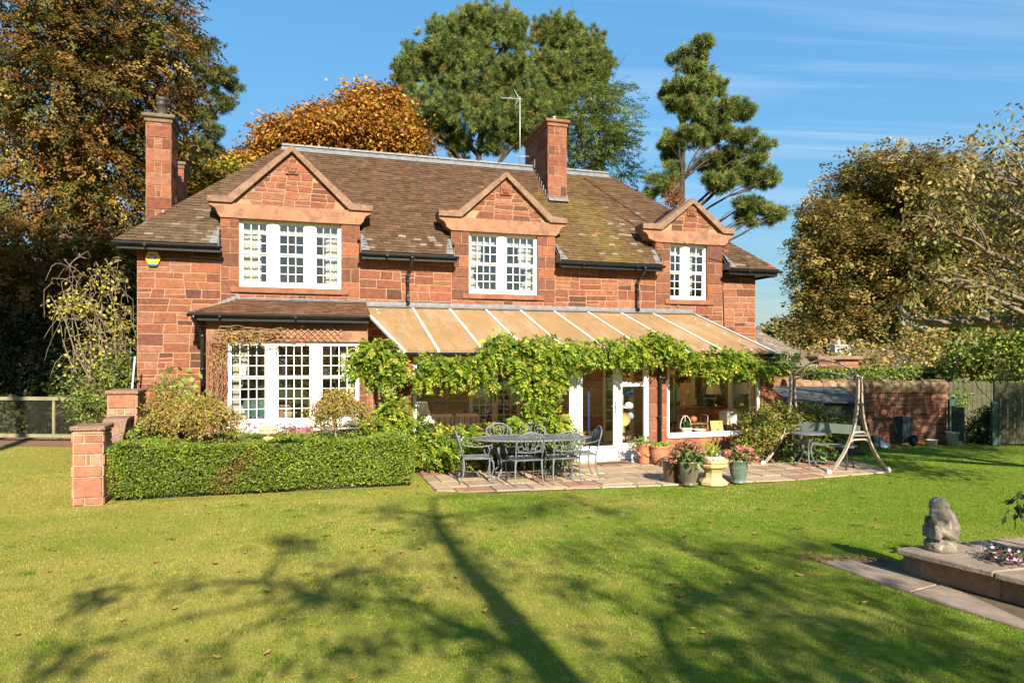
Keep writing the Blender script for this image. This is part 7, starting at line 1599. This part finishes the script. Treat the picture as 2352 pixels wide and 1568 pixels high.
for q in ((1430, 828, 1455, 845), (1455, 845, 1490, 828), (1475, 842, 1500, 846), (1490, 830, 1500, 800), (1400, 832, 1420, 815)): m.tube([L_(q[0], q[1], 3.6), L_((q[0] + q[2]) / 2, (q[1] + q[3]) / 2 + 4, 3.64), L_(q[2], q[3], 3.6)], .016, 6)
m.build("stem", PALE, t)
# planting in front of the conservatory
def sprays_shrub(label, lst, n, u, v):
    t = hthing("wisteria_shoots", label, "shrub", u, v, 0); sprays(loc(fw(lst), (u, -v, 0)), n, t, seed=u); m = MB()
    for c, r in loc(fw(lst), (u, -v, 0)): m.tube(bend_path((c[0] * .4, c[1] * .4, 0), c, .05, 4, .1), taper(.016, .008, 4), 5)
    m.build("stem", PALE, t)
sprays_shrub("leafy green growth low in front of the left conservatory window behind the patio table", [(985, 1015, 36, 30, 3.5), (1030, 1005, 36, 26, 3.5), (1080, 1000, 36, 24, 3.5), (1130, 995, 34, 22, 3.5), (1010, 1045, 40, 22, 3.6), (1090, 1030, 40, 20, 3.5), (960, 1005, 20, 24, 3.5)], 470, 6.3, 3.5)
sprays_shrub("leafy green growth low at the foot of the main wisteria beside the door", [(1180, 1005, 40, 26, 3.5), (1240, 995, 44, 26, 3.5), (1290, 1000, 34, 26, 3.5), (1310, 985, 18, 14, 3.5), (1200, 1040, 50, 22, 3.55), (1290, 1050, 30, 20, 3.5)], 400, 7.8, 3.5)
shrub("dry_perennial", "straw-coloured dying perennials at the left corner of the patio bed", WB([(1000, 1060, 36, 18, 12.9, .7), (975, 1045, 20, 20, 12.9, .7), (1060, 1070, 34, 12, 12.8, .6)]), 240, 4, .05, .08, .02, [(.34, .25, .10, 3), (.22, .22, .06, 2), (.16, .2, .04, 2)], (-1.35, 13.0, 0), r=.008)
t = shrub("rose_bush", "rose bush with a few white blooms under the left lamp", WB([(985, 975, 20, 22, 13.0, .8), (970, 1000, 18, 20, 12.9, .8)]), 110, 5, .05, .055, .04, [(.10, .17, .04, 2), (.15, .2, .04, 1)], (-1.6, 12.95, 0), r=.01)
for x, y in ((985, 960), (992, 968), (978, 966)):
    p = at(x, y, 12.85) - Vector((-1.6, 12.95, 0)); d = rdir(40); leaf_mesh("bloom", np.array(p) + d * .02, unit(np.cross(d, rdir(40)) + d), d, .04, .04, palette(40, [(.75, .7, .58, 1)], .08), LEAFM, t)
shrub("azalea", "dense round azalea bush below the right-hand conservatory window, left part", WB([(1745, 985, 45, 46, 13.9, .8), (1785, 960, 50, 38, 14.2, .8), (1720, 1020, 30, 30, 13.8, .8)]), 1300, 6, .05, .06, .034, PAL_SHR, (5.3, 14.1, 0), stems=6)
shrub("azalea", "dense round azalea bush behind the swing bench, right part of the clump", WB([(1850, 975, 60, 52, 15.0, .7), (1905, 990, 46, 44, 15.2, .7), (1940, 985, 22, 30, 15.4, .7)]), 1500, 6, .055, .06, .034, PAL_SHR, (6.6, 15.1, 0), stems=6)
shrub("bergenia", "low leafy green edging under the azaleas by the swing frame", WB([(1840, 1045, 45, 18, 14.5, .6), (1895, 1050, 40, 14, 14.5, .6), (1790, 1050, 30, 14, 14.2, .6)]), 170, 4, .06, .12, .08, [(.10, .19, .035, 3), (.16, .24, .04, 2), (.42, .32, .05, .4)], (6.2, 14.5, 0))
shrub("hazel_bush", "sunlit green bush spilling over the fence at the right edge", WB([(2270, 800, 80, 55, 18.6, .8), (2340, 800, 60, 70, 18.4, .8), (2210, 840, 50, 28, 19, .8), (2330, 720, 50, 50, 19, .8)]), 1300, 6, .12, .10, .07, [(.15, .21, .03, 3), (.22, .26, .04, 2), (.08, .13, .025, 2), (.3, .26, .06, .7)], (14.6, 19.2, 0), stems=4, r=.02)
shrub("hawthorn_bush", "loose olive bushes half hiding the bungalow beyond the clipped hedge", WB([(1860, 820, 40, 26, 30, .6), (1925, 826, 40, 18, 30, .6), (1990, 828, 50, 20, 30, .6), (2060, 815, 50, 34, 31, .6), (2120, 810, 40, 40, 31, .6), (1960, 800, 24, 16, 31, .6)]), 520, 6, .25, .16, .10, PAL_OLIVE, (15.6, 30, 0), stems=3, r=.04)
shrub("gateway_bush", "dark low bush in the gateway before the right-hand fence", WB([(2255, 985, 34, 30, 17.5, .7), (2275, 955, 20, 26, 17.6, .7)]), 430, 6, .09, .08, .05, [(.05, .085, .02, 3), (.10, .13, .03, 1)], (11.9, 17.5, 0))
shrub("ivy", "ivy strands climbing the set-back board fence", WB([(2180, 930, 14, 40, 21.5, .3), (2210, 900, 18, 40, 21.5, .3)]), 70, 5, .08, .09, .07, [(.13, .2, .03, 1)], (13.8, 21.6, 0), r=.01)
shrub("camellia", "dark leafy sprig hanging in at the right edge above the raised bed", WB([(2352, 1140, 26, 16, 6.3, .9), (2345, 1165, 18, 22, 6.3, .9), (2420, 1150, 50, 60, 6.3, .9)]), 62, 3, .04, .10, .045, [(.035, .065, .018, 3), (.07, .10, .03, 1)], (5.2, 6.35, .0), droop=.8)
shrub("viola", "dark purple and pink violas in the raised bed behind the statue", WB([(2290, 1268, 30, 8, 6.3, 1.2), (2330, 1275, 30, 8, 6.1, 1.2)]), 90, 4, .03, .035, .03, [(.05, .10, .02, 4), (.08, .02, .04, 2), (.5, .2, .35, .7), (.6, .5, .5, .4)], (4.6, 6.2, .18), stems=2, r=.004)
t = hthing("rose_climber", "brown-stemmed climbing rose with a few leaves and red hips over the bay window trellis", "climber", 1.65, .78, 0); org = (1.65, -.78, 0); m = MB()
for k in range(56):
    if k < 22: a = Vector((rng.uniform(-.08, .1), 0, rng.uniform(0, 1.6))); e = Vector((rng.uniform(-.15, .2), rng.uniform(-.1, .03), rng.uniform(1.9, 2.8)))
    else: a = Vector((rng.uniform(-.1, 1.3), rng.uniform(-.08, .02), rng.uniform(2.45, 2.85))); e = a + Vector((rng.uniform(.1, .9), rng.uniform(-.08, .04), rng.uniform(-.25, .12)))
    m.tube(bend_path(a, e, .05, 5, .12), taper(.011, .004, 5), 5)
m.build("stem", mat("red_brown_stem", (.22, .12, .06), .8, var=.3), t)
foliage("foliage", [((.25, -.03, 2.65), (.42, .09, .16)), ((.7, -.03, 2.66), (.3, .08, .14)), ((.05, -.02, 2.3), (.18, .07, .3)), ((.45, -.05, 2.5), (.4, .06, .1))], 210, 2, .06, .05, .04, [(.2, .24, .04, 3), (.34, .28, .06, 2), (.30, .15, .06, 2)], t, shell=1)
for k in range(14): m = MB(); m.ball((rng.uniform(.9, 1.9), -.08, rng.uniform(2.35, 2.8)), .018, nu=6, nv=4); m.build("rose_hip", mat("hip_red", (.45, .03, .02), rough=.3, var=.1), t)
# distant woodland closing the view
def wood(name, label, lst, n, pal, L=.6):
    bl_ = WB(lst); o = foliage("foliage", bl_, n, 7, .7, L, L * .65, pal, None, shell=.6, rough=.3); o.name = name; o.data.name = name; tag(o, label, "woodland", kind="stuff")
wood("far_woodland", "hazy olive woodland closing the view behind the bungalow and hedge", [(x, 800 + rng.uniform(-14, 18), 60, 48, 75 + rng.uniform(-6, 8), .6) for x in range(1980, 2700, 50)], 2600, PAL_OLIVE, .65)
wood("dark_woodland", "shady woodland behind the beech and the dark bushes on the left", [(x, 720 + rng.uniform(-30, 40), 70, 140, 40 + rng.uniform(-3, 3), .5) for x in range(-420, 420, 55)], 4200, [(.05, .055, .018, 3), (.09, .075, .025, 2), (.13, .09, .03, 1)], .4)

o = foliage("garden_woodland", [((x, -46 + rng.uniform(-4, 4), rng.uniform(2, 5)), (6, 4, rng.uniform(5, 8))) for x in range(-60, 70, 7)], 2600, 7, .9, .9, .6, PAL_OLIVE, None, shell=.5); tag(o, "belt of trees far behind the viewer, mirrored in the window panes", "woodland", kind="stuff")
# ------------------------------------------------------------------ grass, fallen leaves and pine needles
def inside(P, poly):
    x, y = P[:, 0], P[:, 1]; r = np.zeros(len(P), dtype=bool); n = len(poly)
    for i in range(n):
        (x0, y0), (x1, y1) = poly[i - 1], poly[i]; c = ((y0 > y) != (y1 > y)) & (x < (x1 - x0) * (y - y0) / ((y1 - y0) or 1e-9) + x0); r ^= c
    return r
HB = [tuple(hw(u, v)[:2]) for u, v in ((.2, 4.9), (5.12, 4.84), (5.12, 0), (.2, 0))]
PT = [(-2.2, 14.15), (-1.73, 12.66), (-1.24, 11.05), (-.32, 10.87), (2.37, 11.47), (4.32, 11.80), (7.16, 12.91), (7.28, 14.0), (6.86, 15.2), (6.2, 16.2), (3, 18), (-2, 17)]
PA = [tuple(p) for p in pp]; BD = [(3.75, 6.68), (5.9, 2.95), (12, 5), (8, 8.0), (4.0, 6.95)]
GX = []; 
for (y0, y1, dn, wd, h0) in ((4.1, 6.5, 7000, .0040, .018), (6.5, 9.5, 3300, .0060, .02), (9.5, 13, 1300, .0090, .022), (13, 18, 330, .014, .026)):
    A_ = .86 * (y1 * y1 - y0 * y0); n = int(A_ * dn); y = np.sqrt(nr.random(n) * (y1 * y1 - y0 * y0) + y0 * y0); x = (nr.random(n) * 2 - 1) * .86 * y; P = np.stack([x, y, np.zeros(n)], 1)
    bad = inside(P, HB) | inside(P, PT) | inside(P, PA) | inside(P, BD) | ((P[:, 1] > 16.4) & (P[:, 0] < -6.6)) | ((np.abs(P[:, 0] + 6.15) < .3) & (np.abs(P[:, 1] - 10.2) < .35)) | (P[:, 1] > 17.5)
    P = P[~bad]; GX.append((P, np.full(len(P), wd), np.full(len(P), h0)))
P = np.concatenate([g[0] for g in GX]); W_ = np.concatenate([g[1] for g in GX]); H_ = np.concatenate([g[2] for g in GX]); n = len(P)
f = nz(P, .75, 2) * .6 + nz(P, 2.6, 7) * .45 + nz(P, 9, 1) * .35 + nr.normal(size=n) * .26 - np.clip((P[:, 1] - 8.0) / 6, 0, 1) * .45 - np.clip(P[:, 0] / 4, -.45, 1) * .55
green = palette(n, [(.125, .20, .010, 3), (.18, .235, .016, 3), (.085, .15, .009, 2)], .16); straw = palette(n, [(.38, .325, .08, 3), (.31, .285, .045, 2), (.29, .215, .08, .9)], .18)
w_ = np.clip((f + .18) * 1.5 + .38, 0, 1)[:, None]; C = np.where(nr.random((n, 1)) < w_, straw, green)
a = nr.random(n) * 6.283; S_ = np.stack([np.cos(a), np.sin(a), np.zeros(n)], 1) * W_[:, None] * .5; T_ = nr.normal(size=(n, 3)) * .55; T_[:, 2] = 1; T_ = unit(T_) * (H_ * nr.uniform(.5, 1.25, n))[:, None]
V = np.stack([P - S_, P + S_, P + T_], 1).reshape(-1, 3); o = quads("grass", V, np.repeat(C, 3, axis=0), leaf_mat("grass_blade", .3, .6, .15), k=3); tag(o, "short mown lawn grass, green with straw-coloured patches", "grass", kind="stuff")
n = 150; cx = np.stack([(nr.random(n) * 2 - 1) * .8, 4.3 + nr.random(n) ** 1.3 * 8, np.zeros(n)], 1); cx[:, 0] *= cx[:, 1]; cx = cx[~(inside(cx, HB) | inside(cx, PT) | inside(cx, PA) | inside(cx, BD))]
n = len(cx); i = np.repeat(np.arange(n), 60); q = len(i); P = cx[i] + nr.normal(size=(q, 3)) * np.array([.055, .045, 0]) * nr.uniform(.5, 1.6, n)[i][:, None]; a = nr.random(q) * 6.283; S_ = np.stack([np.cos(a), np.sin(a), np.zeros(q)], 1) * .003; T_ = nr.normal(size=(q, 3)) * .5; T_[:, 2] = 1; T_ = unit(T_) * nr.uniform(.02, .05, (q, 1))
V = np.stack([P - S_, P + S_, P + T_], 1).reshape(-1, 3); o = quads("grass_tufts", V, np.repeat(palette(n, [(.07, .135, .012, 3), (.11, .17, .02, 2), (.26, .22, .07, 1)], .15)[i], 3, axis=0), leaf_mat("grass_blade", .3, .6, .15), k=3); tag(o, "scattered tufts of longer, darker grass in the lawn", "grass", kind="stuff")
n = 420; P = np.zeros((n, 3)); uu = nr.uniform(.6, 5.15, n); vv = 4.86 + np.abs(nr.normal(size=n)) * .07
for k in range(n): P[k] = hw(uu[k], vv[k], .012)
o = leaf_mesh("hedge_litter", P, unit(rdir(n) * np.array([1, 1, .15])), np.tile([[0, 0, 1.]], (n, 1)) + rdir(n) * .3, nr.uniform(.015, .04, n), .016, palette(n, [(.22, .13, .06, 2), (.12, .08, .04, 2), (.1, .14, .03, 1)], .2), mat("dry_litter", attr=True, rough=.9, var=0)); tag(o, "dry clippings and small leaves along the foot of the box hedge", "leaf litter", kind="stuff")
n = 70; P = np.zeros((n, 3))
for k in range(n): u = rng.uniform(5.3, 13.3); v = 3.38 - abs(rng.gauss(0, .35)) if k % 2 else rng.uniform(.2, 3.3); u = u if k % 2 else rng.choice(ub[:-1]) + .04; P[k] = hw(u, v, rz(v) + .012)
o = leaf_mesh("roof_litter", P, unit(rdir(n) * np.array([1, 1, .2])), np.tile([[0, 0, 1.]], (n, 1)) + rdir(n) * .2, nr.uniform(.03, .06, n), .028, palette(n, [(.20, .12, .05, 2), (.3, .24, .07, 1)], .2), MATS["dry_litter"]); tag(o, "dry leaves caught on the tan roof panels of the conservatory", "leaf litter", kind="stuff")
n = 520; 
P = np.zeros((n, 3)); cl = nr.random((150, 2)); ci = nr.integers(0, 150, n); yy = 4.3 + (cl[ci, 1] ** 1.2) * 7; P[:, 1] = yy + nr.normal(size=n) * .05; P[:, 0] = (cl[ci, 0] * 2 - 1) * .8 * yy + nr.normal(size=n) * .06; P[:, 2] = .03
P = P[~(inside(P, HB) | inside(P, PT) | inside(P, BD))]; n = len(P); an = nr.normal(size=n) * .5 + (nr.random(n) < .3) * 1.2; D = np.stack([np.cos(an), np.sin(an), nr.normal(size=n) * .06], 1)
o = leaf_mesh("pine_needles", P, unit(D), np.tile([[0, 0, 1.]], (n, 1)), nr.uniform(.07, .15, n), .0042, palette(n, [(.46, .28, .12, 3), (.38, .22, .09, 1)], .15), mat("dry_needle", attr=True, rough=.8, var=0)); tag(o, "loose dry pine needles lying on the lawn", "pine needles", kind="stuff")
LM = []
for k in range(6):
    m = MB(); L0 = rng.uniform(.05, .085); cu = rng.uniform(.15, .5); c = jit(rng.choice([(.30, .16, .06), (.24, .12, .05), (.36, .22, .10), (.40, .24, .08), (.17, .09, .045)]), .15); G = []
    for i in range(6):
        t_ = i / 5 - .5; w = (.62 + .3 * math.sin(i * 2.1 + k)) * math.sqrt(max(.05, 1 - (2 * t_) ** 2 * .9)); G.append([(t_ * L0 * 1.3, s * w * L0 * .55, .012 + cu * L0 * (s * s * .7 + t_ * t_ * 1.4) + rng.uniform(-.004, .004)) for s in (-1, -.5, 0, .5, 1)])
    m.sheet(G, c); m.tube([(.6 * L0, 0, .02), (.95 * L0, .01, .03)], .0025, 4, c); o = m.build("fallen_leaf", mat("dead_leaf", attr=True, rough=.8, var=.2, vs=60, trans=.2)); LM.append(o)
pts = []
while len(pts) < 170:
    y = 4.4 + 8.5 * rng.random() ** .8; x = rng.uniform(-.8, .8) * y; q = np.array([[x, y, 0]])
    if rng.random() > .35 + .65 * (x / y + .8) / 1.6: continue
    if inside(q, HB)[0] or inside(q, PT)[0] or inside(q, BD)[0] or inside(q, PA)[0]: continue
    pts.append((x, y))
pts += [(rng.uniform(-11, -5), rng.uniform(11, 16)) for _ in range(8)] + [(rng.uniform(5, 11), rng.uniform(13.3, 16.6)) for _ in range(26)]
for i, (x, y) in enumerate(pts):
    o = LM[i] if i < 6 else LM[i % 6].copy()
    if i >= 6: COL.objects.link(o)
    s = rng.uniform(.34, .74); o.location = (x, y, .014); o.rotation_euler = (rng.uniform(-.3, .3), rng.uniform(-.3, .3), rng.uniform(0, 6.28)); o.scale = (s, s, s); tag(o, "curled brown fallen leaf lying on the lawn", "leaf", "fallen leaves on the lawn")
